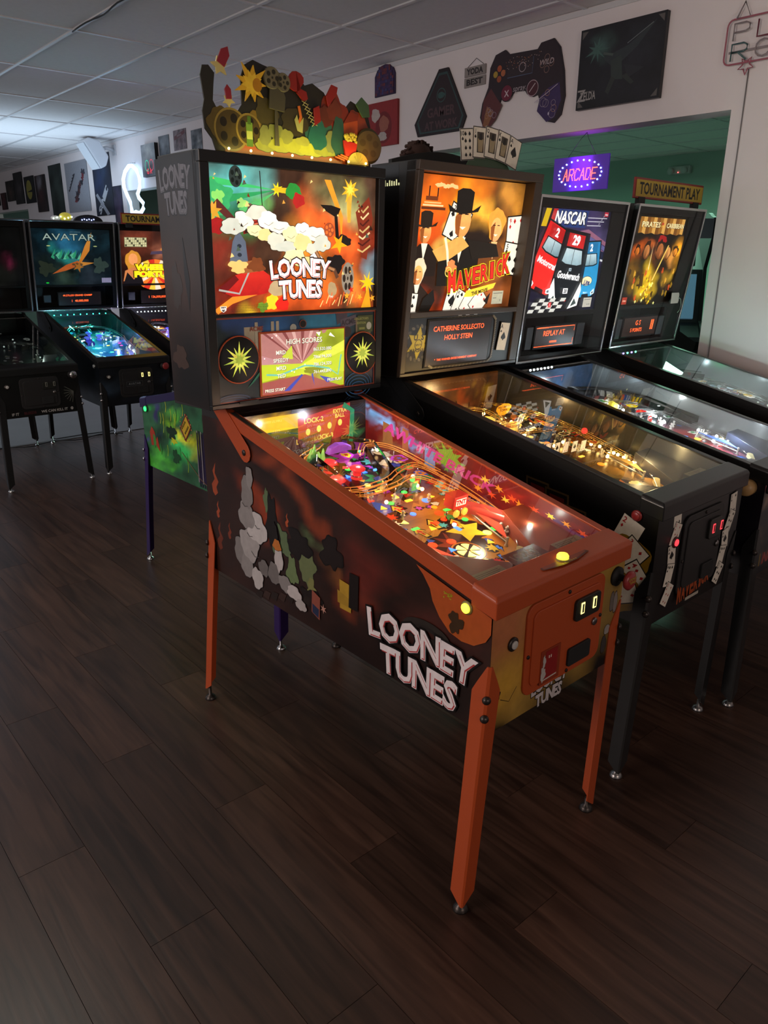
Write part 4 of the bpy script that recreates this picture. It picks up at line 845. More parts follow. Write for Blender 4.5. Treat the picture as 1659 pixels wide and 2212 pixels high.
# illuminated launch button on the lock bar
tp = c['top'](.02)+.010; o = MB().lathe((.292, .022, tp-.002), [(.020, 0), (.020, .005), (.016, .007)], 20).build('launch_button', mat('button_ring', (.25, .2, .05), .3), c['root'])
MB().lathe((.292, .022, tp+.004), [(.0155, 0), (.0155, .008), (.012, .013), (.004, .0145)], 20).build('button_cap', YEL, o)
a = Art(.2, .06); a.poly([(0, .018), (.07, .006), (.13, .006), (.2, .02), (.19, .048), (.13, .038), (.07, .038), (.01, .046)], '5a2c14'); a.poly([(.008, .022), (.07, .011), (.13, .011), (.192, .025), (.185, .042), (.13, .033), (.07, .033), (.015, .040)], '8c3f20')
for i in range(7): a.star(.075+.009*i, .012, .004, .002, 5, 'c8b048', i)
a.build('lock_bar_decal', (.195, -.008, tp+.0012), (1, 0, 0), (0, 1, .0), PRN, c['root'])
def apr(a): a.rect(0, 0, .14, .10, '6e241c'); toon_logo(a, .07, .03, .10, 'b8a890', '8a3a30', '2a1410', 1.1)
PAL = ['e88a20', 'd83a18', 'f0c830', '2a9a48', '3858b8', 'b83ac0', 'f0e8c8', 'c81c1c', '5ac8c8', '7a3018']
glowm = lambda n, col, e: mat(n, col, .3, emit=e, ecol=col)
clearp = glass_mat('clear_ramp_plastic', (.9, .88, .86), 1.4, .08)
P, U, V, N, put = playfield(c, dict(nm='a', seed=4, base='7a3a14', blobs=[(.3, .25, .25, 'd87a1c'), (.7, .3, .25, 'c85a18'), (.5, .5, .3, '8a4a18'), (.2, .7, .25, '6a1c20'), (.7, .75, .25, '7a2030'), (.25, .42, .18, '3a5a78'), (.55, .2, .2, 'e8a030')], pal=PAL, shapes=105, outl=1, pfm=print_mat('playfield_print_main', .22, .25, .1),
    apron=mat('apron_orange', hx('96422a'), .4), apron_text=apr, cardc='a89c80', ins_cols=['ffb428', 'ffe46a', 'ff3a14', 'ff7a14', '3ad84a', '3a7aff'], ins=2.2, nins=60, bulb=glowm('bulb_warm_a', (1, .62, .25), 7),
    sling=glowm('sling_red', (.6, .06, .03), .5), bump=glowm('bumper_red', (.7, .03, .03), .8), tgt=[glowm('target_red', (.7, .04, .03), .4), glowm('target_green', (.1, .6, .2), .4), glowm('target_yellow', (.8, .6, .1), .4)],
    wirem=mat('wire_orange', (.9, .35, .08), .25, .6, emit=.35, ecol=(1, .35, .05)), nposts=26, nbulbs=24, nplast=14,
    wires=[[(.12, .62, .05), (.25, .56, .055), (.50, .57, .055), (.72, .60, .05), (.80, .50, .045), (.84, .36, .03), (.83, .26, .014)], [(.08, .66, .05), (.25, .60, .055), (.50, .61, .055), (.70, .66, .05), (.86, .66, .05), (.90, .50, .04), (.89, .30, .016)], [(.55, .95, .06), (.40, .90, .06), (.20, .84, .06), (.10, .70, .055), (.09, .50, .045), (.10, .32, .016)], [(.60, .80, .06), (.75, .86, .06), (.90, .80, .055), (.92, .60, .045)]],
    ramps=[([(.30, .62, .0), (.28, .72, .02), (.24, .82, .05), (.35, .92, .06), (.55, .95, .06)], clearp, .05), ([(.62, .60, .0), (.66, .72, .03), (.74, .84, .055), (.60, .90, .06)], clearp, .05), ([(.74, .46, .004), (.80, .34, .02), (.86, .24, .02), (.88, .16, .012)], glowm('ramp_red', (.5, .05, .03), .6), .03)],
    arrows=1, bumpers=((.30, .72), (.52, .76), (.42, .84)), blade_art=main_blade, bladem=print_mat('blade_print', .45, .3, .1), backpanel=lock_panel,
    lamps=[(.30, .24, .11, .7, (1, .80, .52)), (.72, .30, .10, .7, (1, .86, .60)), (.5, .5, .12, .9, (1, .62, .34)), (.3, .75, .12, .9, (1, .50, .40)), (.7, .85, .12, 1.0, (.85, .85, 1)), (.25, .92, .12, .5, (1, .85, .6)), (.86, .20, .05, .25, (.8, 1, .9))]))
R = c['root']
# playfield toys: mine cart with a red crate, purple ramp toy, tunnel arch, coloured tubes
q = Vector(P(.66, .40, .03)); o = MB().hexa([tuple(q+U*x+V*y+N*z) for z in (0.012, .052) for x, y in ((-.030, -.02), (.030, -.02), (.030, .02), (-.030, .02))]).build('mine_cart', glowm('crate_red', (.55, .03, .02), .35), R, bevel=.001)
a = Art(.044, .022); a.rect(0, 0, .044, .022, 'e8e0d0'); a.text('TNT', .022, .004, .014, 'c02020', .05); a.build('crate_label', q-U*.022-V*.021+N*.022, U, N, print_mat('lit_plastic', .35, .2, .1), o)
for s in (-1, 1): cyl(q+U*s*.018-V*.023, .012, .006, tuple(-V), glowm('wheel_amber', (.9, .35, .04), 1.6), 'cart_wheel', o)
for s in (-1, 1): MB().tube([tuple(q+U*s*.032), tuple(q+U*s*.032-N*.03)], .003, 6).build('cart_leg', CHR, o)
for (u, v, h, l, m_, dx, dy) in ((.10, .80, .05, .09, glowm('tube_red', (1, .02, .02), 3), 1, .3), (.70, .86, .04, .05, glowm('tube_green', (.1, .9, .3), 2), 1, .6), (.55, .70, .05, .02, glowm('tube_blue', (.05, .2, 1), 4), 1, 0), (.40, .76, .05, .03, glowm('tube_red', (1, .02, .02), 3), 1, -.3)):
    MB().tube([P(u, v, h), P(u+l*dx/PI*3, v+l*dy, h)], .004, 8).build('light_tube', m_, R)
ar = MB(); pts = [(.030*math.cos(t), .045*math.sin(t)) for t in [PI*k/10 for k in range(11)]]+[(.018*math.cos(t), .030*math.sin(t)) for t in [PI*k/10 for k in range(10, -1, -1)]]
q = Vector(P(.12, .60, .005)); ar.prism(pts, lambda p: tuple(q+U*p[0]+N*p[1]), lambda p: tuple(q+U*p[0]+N*p[1]+V*.03)).build('tunnel_arch', glowm('arch_orange', (.8, .30, .05), .5), R, bevel=.002)
MB().lathe(P(.12, .62, .02), [(.017, 0), (.017, .002)], 16, tuple(V)).build('tunnel_light', glowm('tunnel_blue', (.3, .6, 1), 1.6), R)
q = Vector(P(.52, .86, .055)); MB().prism([(-.05, 0), (.05, .004), (.045, .02), (.02, .03), (-.01, .034), (-.04, .022)], lambda p: tuple(q+U*p[0]+N*p[1]-V*.012), lambda p: tuple(q+U*p[0]+N*p[1]+V*.012)).build('ramp_toy', glowm('toy_purple', (.22, .06, .45), .35), R, bevel=.004)
q = Vector(P(.33, .86, .03))
for i in range(5): MB().lathe(q+U*(.012*i-.02)+V*.01*math.sin(i), [(.006, 0), (.009, .02+.01*(i % 2)), (.002, .04+.012*(i % 3))], 8, tuple(N)).build('plant_toy', glowm('toy_green', (.18, .5, .10), .3), R)
for i in range(7):
    a_ = 2*PI*i/7; 
    if i < 6:
        cx_, cy_ = .44, .235; Pp = [(0, 0)]+[(.030*math.cos(a_*7/6+t), .030*math.sin(a_*7/6+t)) for t in (-.42, -.2, 0, .2, .42)]
        MB().prism(Pp, lambda p: tuple(Vector(P(cx_, cy_))+U*(p[0]+.006*math.cos(a_*7/6))+V*(p[1]+.006*math.sin(a_*7/6))), lambda p: tuple(Vector(P(cx_, cy_))+U*(p[0]+.006*math.cos(a_*7/6))+V*(p[1]+.006*math.sin(a_*7/6))+N*.0045)).build('insert', glowm('wheel_insert', (.95, .7, .2), 1.8), R)
bars = [((.90, .16), 'lane_bar', glowm('bar_white', (.7, .95, 1), 5), .13, .013), ((.845, .15), 'lane_bar', glowm('bar_green', (.3, .8, .4), 2), .10, .01)]
for (u, v), nm, m_, l_, h_ in bars: MB().tube([P(u, v, .02), P(u+.01, v+l_, .03)], .004, 8).build(nm, m_, R)
for (u, v, col) in ((.93, .22, (1, .1, .05)), (.95, .26, (1, .1, .3)), (.80, .20, (.1, .5, 1)), (.86, .30, (.2, .9, .3)), (.92, .19, (.1, .7, .2))): MB().ball(P(u, v, .022), .009, 10).build('lamp_dome', glowm('dome_%d' % int(u*1000+v*100), col, 2), R)
# ---------------- second machine of the row: western theme
def mav_back(a):
    w, h = a.w, a.h
    a.bg('2a160c', [(.15, .92, .30, 'e86a10'), (.45, .90, .30, 'f08018'), (.40, .72, .20, 'ffc030'), (.85, .90, .20, 'c88430'), (.10, .70, .20, 'd85010'), (.62, .68, .14, 'f8b038'), (.30, .62, .12, 'f8d060'), (.92, .60, .16, 'c87828'), (.30, .30, .2, '3a2212'), (.60, .40, .25, '1c120c'), (.88, .30, .16, 'b06820'), (.50, .05, .3, 'c83c14'), (.1, .05, .2, '8a3010'), (.85, .08, .2, 'a85a28'), (.45, .30, .1, '6a3a1c')], 61, amt=.22, n=(56, 50))
    P = lambda *q: [(x*w, y*h) for x, y in q]
    # riverboat
    a.rect(.09*w, .78*h, .17*w, .012*h, 'f8c890'); a.rect(.10*w, .80*h, .14*w, .010*h, 'f0b070'); a.rect(.11*w, .82*h, .10*w, .03*h, '6a3010'); a.rect(.13*w, .85*h, .010*w, .07*h, '2a140a'); a.rect(.20*w, .85*h, .010*w, .06*h, '2a140a'); a.rect(.08*w, .755*h, .20*w, .02*h, '5a2a10')
    for i in range(6): a.blob((.20+.03*i)*w, (.93+.006*math.sin(i*2))*h, .022*w, .014*h, 'f8b878', i)
    def card2(x, y, r, rk, st): card(a, x*w, y*h, .20*w, .27*h, rk, st, r)
    card2(.40, .66, -.35, '2', 'S'); card2(.97, .62, .10, '9', 'D'); card2(.96, .40, -.1, '5', 'C')
    def person(x, y, s, skin, coat, hat=None, hair=None, shirt='e8e0c8'):
        x, y = x*w, y*h; s = s*w
        a.poly([(x-s*1.5, y-s*3.6), (x-s*1.6, y-s*2.0), (x-s*.5, y-s*1.15), (x+s*.5, y-s*1.15), (x+s*1.6, y-s*2.0), (x+s*1.5, y-s*3.6)], coat); a.poly([(x-s*.35, y-s*1.1), (x+s*.35, y-s*1.1), (x, y-s*2.4)], shirt)
        if hair: a.blob(x, y+s*.15, s*.95, s*1.15, hair, int(x*999), .15)
        a.ell(x, y-s*.25, s*.62, s*.85, skin, c2='f0b060'); a.poly([(x-s*.62, y-s*.1), (x-s*.5, y-s*.9), (x-s*.2, y-s*1.1), (x-s*.15, y+s*.3)], '8a4a1c'); a.rect(x-s*.38, y+s*.02, s*.28, s*.06, '2a140a'); a.rect(x+s*.1, y+s*.02, s*.28, s*.06, '2a140a'); a.poly([(x-s*.22, y-s*.58), (x+s*.26, y-s*.58), (x+s*.02, y-s*.72)], 'f8e8d0')
        if hat: a.poly([(x-s*1.25, y+s*.5), (x-s*.7, y+s*.25), (x+s*.7, y+s*.25), (x+s*1.3, y+s*.55), (x+s*1.1, y+s*.2), (x, y+s*.05), (x-s*1.1, y+s*.15)], hat); a.poly([(x-s*.62, y+s*.25), (x-s*.66, y+s*1.15), (x-s*.3, y+s*1.3), (x+s*.3, y+s*1.3), (x+s*.66, y+s*1.15), (x+s*.62, y+s*.25)], hat)
    person(.76, .66, .085, 'e0a068', '6a3a18', hair='d89838', shirt='e8b878'); person(.13, .62, .075, 'c87a40', '1c120c', hat='241a10'); person(.44, .73, .115, 'd8904c', '14100c', hat='120e0a'); person(.10, .30, .065, 'd08858', '241810', hair='d8c8a8')
    a.poly(P((.20, .46), (.44, .58), (.52, .50), (.36, .40), (.26, .38)), 'd0a050'); a.line(P((.30, .56), (.33, .46), (.36, .30)), .012, 'e8e0c0'); a.blob(.38*w, .34*h, .045*w, .05*h, 'd08048', 9); a.poly(P((.50, .55), (.78, .52), (.82, .42), (.56, .40)), '1a140e')
    a.ring(.36*w, .30*h, .03*w, .004, 'd8c060')
    for i, (x, rk, st) in enumerate(((.05, '5', 'C'), (.42, 'A', 'S'), (.50, 'K', 'C'), (.58, 'Q', 'D'), (.67, 'J', 'H'))): card(a, x*w, (.05+.02*(i == 1))*h, .13*w, .20*h, rk, 'D' if st == 'H' else st, (-.1, -.25, -.4, -.55, -.75)[i])
    a.poly(P((.13, .0), (.16, .10), (.24, .17), (.26, .08), (.22, .0)), '14100c'); a.poly(P((.72, .06), (.78, .13), (.76, .03)), '1a0e08')
    for k, ch in enumerate('MAVERICK'):
        x_ = (.405+.073*k-(.012 if k > 6 else 0))*w; y_ = (.15+.0195*k)*h
        for col, off in (('e8c020', .085), ('2a0c06', .055), ('d8281c', .025)): a.text(ch, x_, y_, .135*h*(1.15 if k in (0, 7) else .95), col, off, rot=.14, w=(.020 if ch == 'I' else .060)*w)
    a.poly(P((.52, .10), (.54, .15), (.82, .21), (.80, .165), (.60, .10)), 'e8c838'); a.text('THE MOVIE', .67*w, .125*h, .028*h, '2a1408', .04, rot=.16)
    a.rect(.80*w, .03*h, .11*w, .11*h, 'a8a48c'); a.line([(.81*w, .12*h), (.90*w, .122*h)], .002, '3a3a40'); a.line([(.81*w, .08*h), (.845*w, .082*h)], .002, '3a3a40'); a.text('$', .885*w, .05*h, .02*h, '3a3a40')
def mav_panel(a):
    w, h = a.w, a.h; a.bg('0e0a08', [(.5, .5, .6, '16100c')], 2, (10, 6), amt=.1)
    x, y, r = .105*w, .54*h, .062
    for i in range(18): a.ell(x+r*1.05*math.cos(i*PI/9), y+r*1.05*math.sin(i*PI/9), .010, .006, ('6a6252', '4a4438')[i % 2], 8, rot=i*PI/9+.8)
    a.star(x, y, r*1.05, r*.55, 6, 'b8a420', .05); a.star(x, y, r*.92, r*.5, 6, 'd0bc28', .05); a.ring(x, y-.005, .02, .003, '4a4010'); a.text('U  S', x, y+.012, .022, '2a2408', .03); a.text('MARSHAL', x, y-.034, .014, '2a2408', .03); a.text('DEPUTY', x, y-.01, .007, '2a2408', .03)
    pts = [(.205*w, .10*h), (.20*w, .5*h), (.205*w, .88*h), (.24*w, .95*h), (.5*w, .97*h), (.78*w, .95*h), (.81*w, .88*h), (.815*w, .5*h), (.81*w, .12*h), (.78*w, .05*h), (.5*w, .03*h), (.24*w, .05*h), (.205*w, .10*h)]
    a.line(pts, .009, '5a5040')
    for i in range(len(pts)-1):
        for k in range(8): t = k/8; a.ell(pts[i][0]+(pts[i+1][0]-pts[i][0])*t, pts[i][1]+(pts[i+1][1]-pts[i][1])*t, .0055, .003, '7a7058', 6, rot=.8)
    card(a, .905*w, .52*h, .10*w, .58*h, 'A', 'S', -.10)
def dmd(lines, bg='120604', m='ff5a28', frame=False):
    def f(a):
        a.rect(0, 0, a.w, a.h, bg)
        if frame: 
            e = .004; a.line([(.3*a.w, .93*a.h), (e, .93*a.h), ], .003, m); a.line([(.05*a.w, .95*a.h), (.97*a.w, .95*a.h), (.97*a.w, .70*a.h)], .003, m); a.line([(.97*a.w, .35*a.h), (.97*a.w, .06*a.h), (.0*a.w, .06*a.h)], .003, m)
        for (t, x, y, hh, off) in lines: a.text(t, x*a.w, y*a.h, hh*a.h, m, off)
    return f
DMD = print_mat('dot_display', 1.6, .25, .3)
BLKW = mat('dark_trim', (.02, .016, .013), .35)
REDL = mat('lamp_red', (.8, .05, .05), .4, emit=1.2, ecol=(1, .06, .08))
def black_side(a): side_bg(a, '0c0a0a', [(.5, .2, .5, '0f0c0b'), (.3, .6, .3, '120d0c')], 12, amt=.15)
def mav_side(a):
    black_side(a); Z = lambda y, z: (1.305-y, z-.525)
    for i, (y, z) in enumerate(((.44, .86), (.36, .84), (.29, .80), (.22, .77), (.17, .73))):
        x_, z_ = Z(y, z); a.poly([(x_-.05, z_+.05), (x_+.045, z_+.04), (x_+.05, z_-.035), (x_+.01, z_-.05), (x_-.045, z_-.03)], '4a3a20'); a.poly([(x_-.043, z_+.043), (x_+.038, z_+.034), (x_+.043, z_-.03), (x_+.01, z_-.043), (x_-.038, z_-.025)], '14100e'); a.poly([(x_-.03, z_+.03), (x_+.028, z_+.022), (x_+.03, z_-.02), (x_-.025, z_-.015)], '5a1a16')
    for i, (y, z, r, rk) in enumerate(((.10, .80, .5, '2'), (.085, .735, .25, '3'), (.075, .665, .05, '4'), (.10, .615, -.25, '5'))):
        x_, z_ = Z(y, z); a.blob(x_, z_, .075, .07, '8a6a1c', i, .1) if i % 2 else None; card(a, x_, z_, .085, .13, rk, 'D', r-.9)
def mav_front(a):
    w, h = a.w, a.h; a.rect(0, 0, w, h, '0d0c0c')
    for x0, y0, dx, n_, sg in ((.115, .345, -.003, 5, 1), (.50, .30, -.012, 5, -1)):
        for k in range(n_): card(a, x0+dx*k+.004*math.sin(k*2), y0-.066*k*(.92 if sg < 0 else 1), .050, .078, ('3', '5', 'A', '4', '5')[k], 'CDSCD'[k] if sg > 0 else 'CCSCS'[k], (.1, -.4, .15, -.2, -.55)[k])
    for k, ch in enumerate('MAVERICK'): a.text(ch, .185+.0275*k-(.006 if k > 5 else 0), .030+.0035*k, .055, 'a8481c', .04, rot=.1, w=.008 if ch == 'I' else .021)
    a.rect(.23, .022, .09, .011, 'b8b0a0')
DOORB = mat('black_door', (.015, .014, .014), .45)
c2 = machine('pinball_machine', 'black pinball machine with western backglass, playing cards down its front', .775, .030, dict(
    ztF=.942, z0=1.19, z1=1.945, yb=1.095, yt=1.005, zr=1.176, zbF=.545, zbR=.57, lz=.73, bl=-.035, br=.662, glass=(-.010, .615, 1.432, 1.912), spk=(1.205, 1.412), recess=.042, trim=BLKM, legm=BLKM, feet=dict(FL=(-.044, .006), FR=(.558, .010)),
    back_art=mav_back, panel_art=mav_panel, side_art=mav_side, front_art=mav_front, box_art=lambda a: a.bg('100c0a', [(.5, .5, .6, '17100c')], 3, (6, 12), amt=.1), btn=mat('button_red', (.35, .03, .03), .3), btnring=mat('ring_red', (.25, .02, .02), .3), btnpos=(.07, .895), door=(.16, .43, .60, .87), doorm=DOORB, slotlit=REDL,
    framem=mat('bronze_black_frame', (.05, .032, .02), .4), start=(.115, .80), startcap=REDL, startring=mat('ring_dark_red', (.08, .01, .01), .4), plunger=0, footm=STL, litm=print_mat('backlit_print_warm', 1.15, .25, .1)))
display(c2, .098, .465, 1.222, 1.398, dmd([('CATHERINE SOLLECITO', .48, .76, .11, .012), ('HOLLY STEIN', .48, .56, .11, .012), ('*  TIME WARNER ENTERTAINMENT COMPANY', .48, .10, .05, .01)], '140805'), DMD)
for k in range(9): MB().box((-.0375, 1.10+.0+.012*k, 1.868), (-.0352, 1.104+.012*k, 1.868+.008+.012*abs(math.sin(k*1.3)))).build('vent_slot', glowm('vent_glow', (.75, .75, .4), .8), c2['root'])
PG = ['e8b028', 'c87818', 'f0d060', '8a4a14', 'b83018', '3a2a1a', 'd8c080', '4a6a3a']
ZW = [[(.10, .55, .05), (.3, .62, .055), (.6, .60, .055), (.85, .55, .05), (.88, .30, .016)], [(.15, .80, .06), (.3, .90, .065), (.5, .86, .06), (.45, .74, .055), (.25, .72, .05), (.12, .60, .05), (.09, .36, .02)], [(.6, .92, .06), (.8, .85, .06), (.9, .65, .05), (.84, .45, .03)], [(.2, .72, .06), (.45, .68, .06), (.7, .74, .06), (.9, .68, .05), (.92, .5, .04)]]
P2, U2, V2, N2, put2 = playfield(c2, dict(nm='b', seed=9, base='5a3412', blobs=[(.5, .3, .3, '6a4a1c'), (.3, .7, .3, '8a5a18'), (.7, .2, .2, 'b07820'), (.2, .2, .2, '243424'), (.6, .6, .2, '3a2414')], pal=PG, apron=mat('apron_black', (.03, .03, .03), .35), cardc='8a8678', ins_cols=['ffc850', 'ffe8a0', 'ff8a20', 'ff4020'], ins=1.4, nins=26,
    bulb=glowm('bulb_amber', (1, .62, .18), 14), sling=mat('sling_amber', (.5, .3, .08), .3, emit=.15), bump=glowm('bumper_amber', (.8, .5, .1), .9), tgt=[glowm('target_cream', (.7, .6, .4), .25), mat('target_dark', (.05, .04, .03), .4)], wirem=mat('wire_brass', (.75, .50, .16), .22, .9), wires=ZW, ramps=[([(.30, .60, .0), (.28, .72, .03), (.24, .84, .05), (.4, .93, .06)], clearp, .05), ([(.70, .60, 0), (.72, .74, .03), (.66, .88, .05)], clearp, .05)],
    nposts=40, nbulbs=40, nplast=26, shapes=60, outl=1, pfm=print_mat('playfield_print_b', .3, .25, .1), backpanel=lambda a: a.bg('4a2a10', [(.2, .5, .3, 'b87818'), (.6, .4, .3, '8a3a14'), (.85, .6, .2, 'a88820')], 7, (24, 8), amt=.35), lamps=[(.3, .25, .1, 1.1, (1, .70, .32)), (.75, .22, .07, 1.5, (1, .72, .32)), (.35, .6, .1, 1.2, (1, .65, .28)), (.3, .85, .1, 1.5, (1, .66, .26)), (.75, .75, .1, 1.0, (1, .64, .26))]))
for k in range(5):
    a = Art(.036, .045); card(a, .018, .0225, .034, .043, ('5', 'A', '3', 'A', '2')[k], 'DSDSD'[k]); a.build('card_target', P2(.26+.075*k, .47-.01*k, .03), U2, N2, print_mat('lit_plastic', .35, .2, .1), c2['root'])
a = Art(.09, .05); a.blob(.045, .025, .045, .024, 'd89a20', 2, .1); a.text('WELCOME TO', .045, .030, .008, '3a1c08', .03); a.text('TOWN', .045, .016, .010, '3a1c08', .03); a.build('ramp_sign', P2(.50, .80, .055), U2, N2, print_mat('lit_plastic', .35, .2, .1), c2['root'])
MB().ball(P2(.80, .50, .07), .012, 10).build('lamp_dome', glowm('dome_red', (1, .03, .03), 1.2), c2['root'])
# ---------------- third machine: stock cars
def stock_car(a, x, y, s, rot, body, body2, glass='6a8a94', txt='', tcol='e8e8e8', num='', roof=None, ex=None):
    c_, q_ = math.cos(rot), math.sin(rot); T = lambda *p: [(x+(px*1.38*c_-py*q_)*s, y+(px*1.38*q_+py*c_)*s) for px, py in p]
    a.poly(T((-.46, -.95), (-.30, -1.05), (.30, -1.05), (.46, -.95), (.50, -.5), (.46, .2), (.40, .9), (-.40, .9), (-.46, .2), (-.50, -.5)), '101014'); a.poly(T((-.42, -.90), (-.28, -1.0), (.28, -1.0), (.42, -.90), (.46, -.5), (.42, .2), (.36, .85), (-.36, .85), (-.42, .2), (-.46, -.5)), body2, c2=body)
    a.poly(T((-.36, .10), (-.28, .48), (.28, .48), (.36, .10), (.2, .04), (-.2, .04)), '101418'); a.poly(T((-.32, .13), (-.25, .45), (.25, .45), (.32, .13), (.18, .08), (-.18, .08)), glass, c2='b8ccd0'); a.line(T((.0, .08), (.0, .45)), s*.02, '2a3438')
    a.poly(T((-.27, .50), (-.26, .82), (.26, .82), (.27, .50)), roof or body)
    for sx in (-1, 1): a.poly(T((sx*.40, -.92), (sx*.26, -.96), (sx*.24, -.86), (sx*.38, -.74)), 'e8f0f0'); a.poly(T((sx*.36, -.90), (sx*.29, -.92), (sx*.28, -.87), (sx*.35, -.82)), '4a5a60')
    a.poly(T((-.16, -1.0), (.16, -1.0), (.14, -.90), (-.14, -.90)), '1a1a1e')
    if num: p = T((0, .56))[0]; a.text(num, p[0], p[1], s*.22, 'f0f0f0', .05, rot=rot+.0)
    if txt: p = T((0, -.28))[0]; a.text(txt, p[0], p[1], s*.17, tcol, .04, shear=.2, rot=rot, w=s*.98)
    if ex: ex(T)
def nas_back(a):
    w, h = a.w, a.h; a.bg('18162a', [(.5, .85, .4, '2a2050'), (.8, .72, .3, '4a3f68'), (.4, .62, .3, '3a3848'), (.5, .1, .4, '14141c'), (.1, .6, .2, '2e2c34'), (.85, .3, .2, '1a2238')], 71, amt=.2, warp=.15)
    P = lambda *q: [(x*w, y*h) for x, y in q]
    for i in range(4): a.poly(P((.45+.05*i, .78-.05*i), (.7, .82-.05*i), (1, .70-.05*i), (1, .66-.05*i), (.7, .77-.05*i)), ('8a5a70', '5a5a8a')[i % 2])
    a.poly(P((.30, .66), (.42, .72), (.52, .68), (.62, .72), (.75, .64), (1.0, .60), (1.0, .52), (.5, .60)), '1a2038'); a.blob(.45*w, .69*h, .16*w, .03*h, 'c8c8b0', 3, .35); a.blob(.62*w, .65*h, .12*w, .025*h, 'a8a8a0', 6, .35); a.poly(P((.6, .60), (1, .52), (1, .50), (.6, .57)), 'c8ccd0')
    a.poly(P((.02, .83), (.09, .83), (.13, .995), (.06, .995)), 'c8a818'); a.poly(P((.09, .83), (.12, .83), (.16, .995), (.13, .995)), '14141c'); a.poly(P((.12, .83), (.18, .83), (.22, .995), (.16, .995)), 'b02020'); a.poly(P((.18, .83), (.64, .83), (.66, .995), (.22, .995)), '24366a')
    a.text('NASCAR', .41*w, .86*h, .115*h, '101018', .06, shear=.25, w=.44*w); a.text('NASCAR', .405*w, .865*h, .11*h, 'f0f0ec', .03, shear=.25, w=.43*w)
    for i, y in enumerate((.93, .895, .855)): a.line(P((.66, y), (.95-.04*i, y+.004)), .003, 'c8c8d0'); a.text('JM', (.90-.03*i)*w, (y+.01)*h, .02*h, 'c8c8d0', shear=.4)
    a.rect(.90*w, .95*h, .06*w, .045*h, 'a82838'); a.text('STERN', .93*w, .963*h, .013*h, 'e8d8d8', .04)
    stock_car(a, .20*w, .55*h, .235*w*1.25, -.30, 'c81c1c', 'e02c24', txt='Motorcraft', num='2', roof='b01818')
    stock_car(a, .80*w, .44*h, .22*w*1.15, .05, '1c78a8', '2c98c8', num='2', roof='1c6a98', ex=lambda T: (a.ell(T((0, -.45))[0][0], T((0, -.45))[0][1], .085*w, .052*h, '2a3a5a'), a.ell(T((0, -.45))[0][0], T((0, -.45))[0][1], .078*w, .046*h, 'e8d8a8'), a.text('Lite', T((0, -.58))[0][0], T((0, -.58))[0][1], .05*h, '1c2c6a', .04, shear=.3), a.text('Mobil 1', T((0, -.88))[0][0], T((0, -.88))[0][1], .018*h, 'd8e8f0', .02)))
    def ex(T):
        for sx in (-1, 1): a.poly(T((sx*.48, -.9), (sx*.18, -1.02), (sx*.30, -.72), (sx*.44, -.3), (sx*.50, -.5)), 'f0f0ec'); a.poly(T((sx*.44, -.85), (sx*.26, -.95), (sx*.34, -.72)), '2a3a3a')
        p = T((0, -.62))[0]; a.rect(p[0]-.035*w, p[1]-.01*h, .07*w, .055*h, 'e8e8e8'); a.text('20', p[0], p[1], .035*h, '1c1c24', .04); p = T((0, -.86))[0]; a.poly([(p[0]-.045*w, p[1]), (p[0]-.015*w, p[1]+.018*h), (p[0]+.045*w, p[1]+.018*h), (p[0]+.02*w, p[1])], 'c82020'); p = T((0, -.08))[0]; a.rect(p[0]-.018*w, p[1], .036*w, .03*h, 'b8c8d0'); a.text('GM', p[0], p[1]+.006*h, .014*h, '14202c', .04)
    stock_car(a, .52*w, .44*h, .27*w*1.25, -.10, '101418', '141a20', txt='Goodwrench', num='29', roof='b82020', glass='8aa4ac', ex=ex)
    for i in range(6):
        for k in range(4):
            x0 = (.0+.075*i)*w; y0 = (.0+.035*k)*h; a.poly([(x0+.02*w*k, y0), (x0+.075*w+.02*w*k, y0), (x0+.095*w+.02*w*k, y0+.035*h), (x0+.02*w+.02*w*k, y0+.035*h)], ('c8c8c0', '14141a')[(i+k) % 2])
    a.rect(.28*w, .05*h, .04*w, .05*h, 'c83030'); a.text('J', .30*w, .06*h, .03*h, 'f0e0e0', .03)
    a.rect(.80*w, .03*h, .13*w, .10*h, 'b0aca0'); a.line(P((.82, .11), (.91, .112)), .002, '2a2a30'); a.text('$1200', .885*w, .05*h, .018*h, '2a2a30')
def grille(c, x0, x1, z0, z1):
    a = c['bar'](x0, x1, z0, z1, .003, 'speaker_grille', mat('speaker_mesh', (.10, .11, .12), .5, .4))
def card_side(col):
    def f(a):
        side_bg(a, col, [(.3, .5, .4, col), (.7, .6, .3, '0c0a0a')], 13, amt=.3)
    return f
def nas_front(a):
    a.bg('0a0c16', [(.06, .5, .10, '6a5444'), (.06, .8, .08, '7a6454'), (.06, .2, .08, '5a4638'), (.94, .5, .12, '4a3a30')], 9, (24, 14), amt=.6)
    for i in range(3): a.rect(.06+.012*i, .03, .008, .05, ('8a6a18', '3a3a40', '7a1a1a')[i])
    a.text('NASCAR', .20, .035, .04, '9a3a34', .05, shear=.2)
WHT_L = [(.3, .25, .1, 1.3, (.9, .95, 1)), (.7, .25, .08, 1.8, (.8, .92, 1)), (.3, .6, .1, 1.6, (.95, .97, 1)), (.5, .92, .10, 1.6, (.7, .9, 1)), (.8, .6, .1, 1.3, (.9, 1, 1))]
mesh_g = [(1.225, 1.335)]
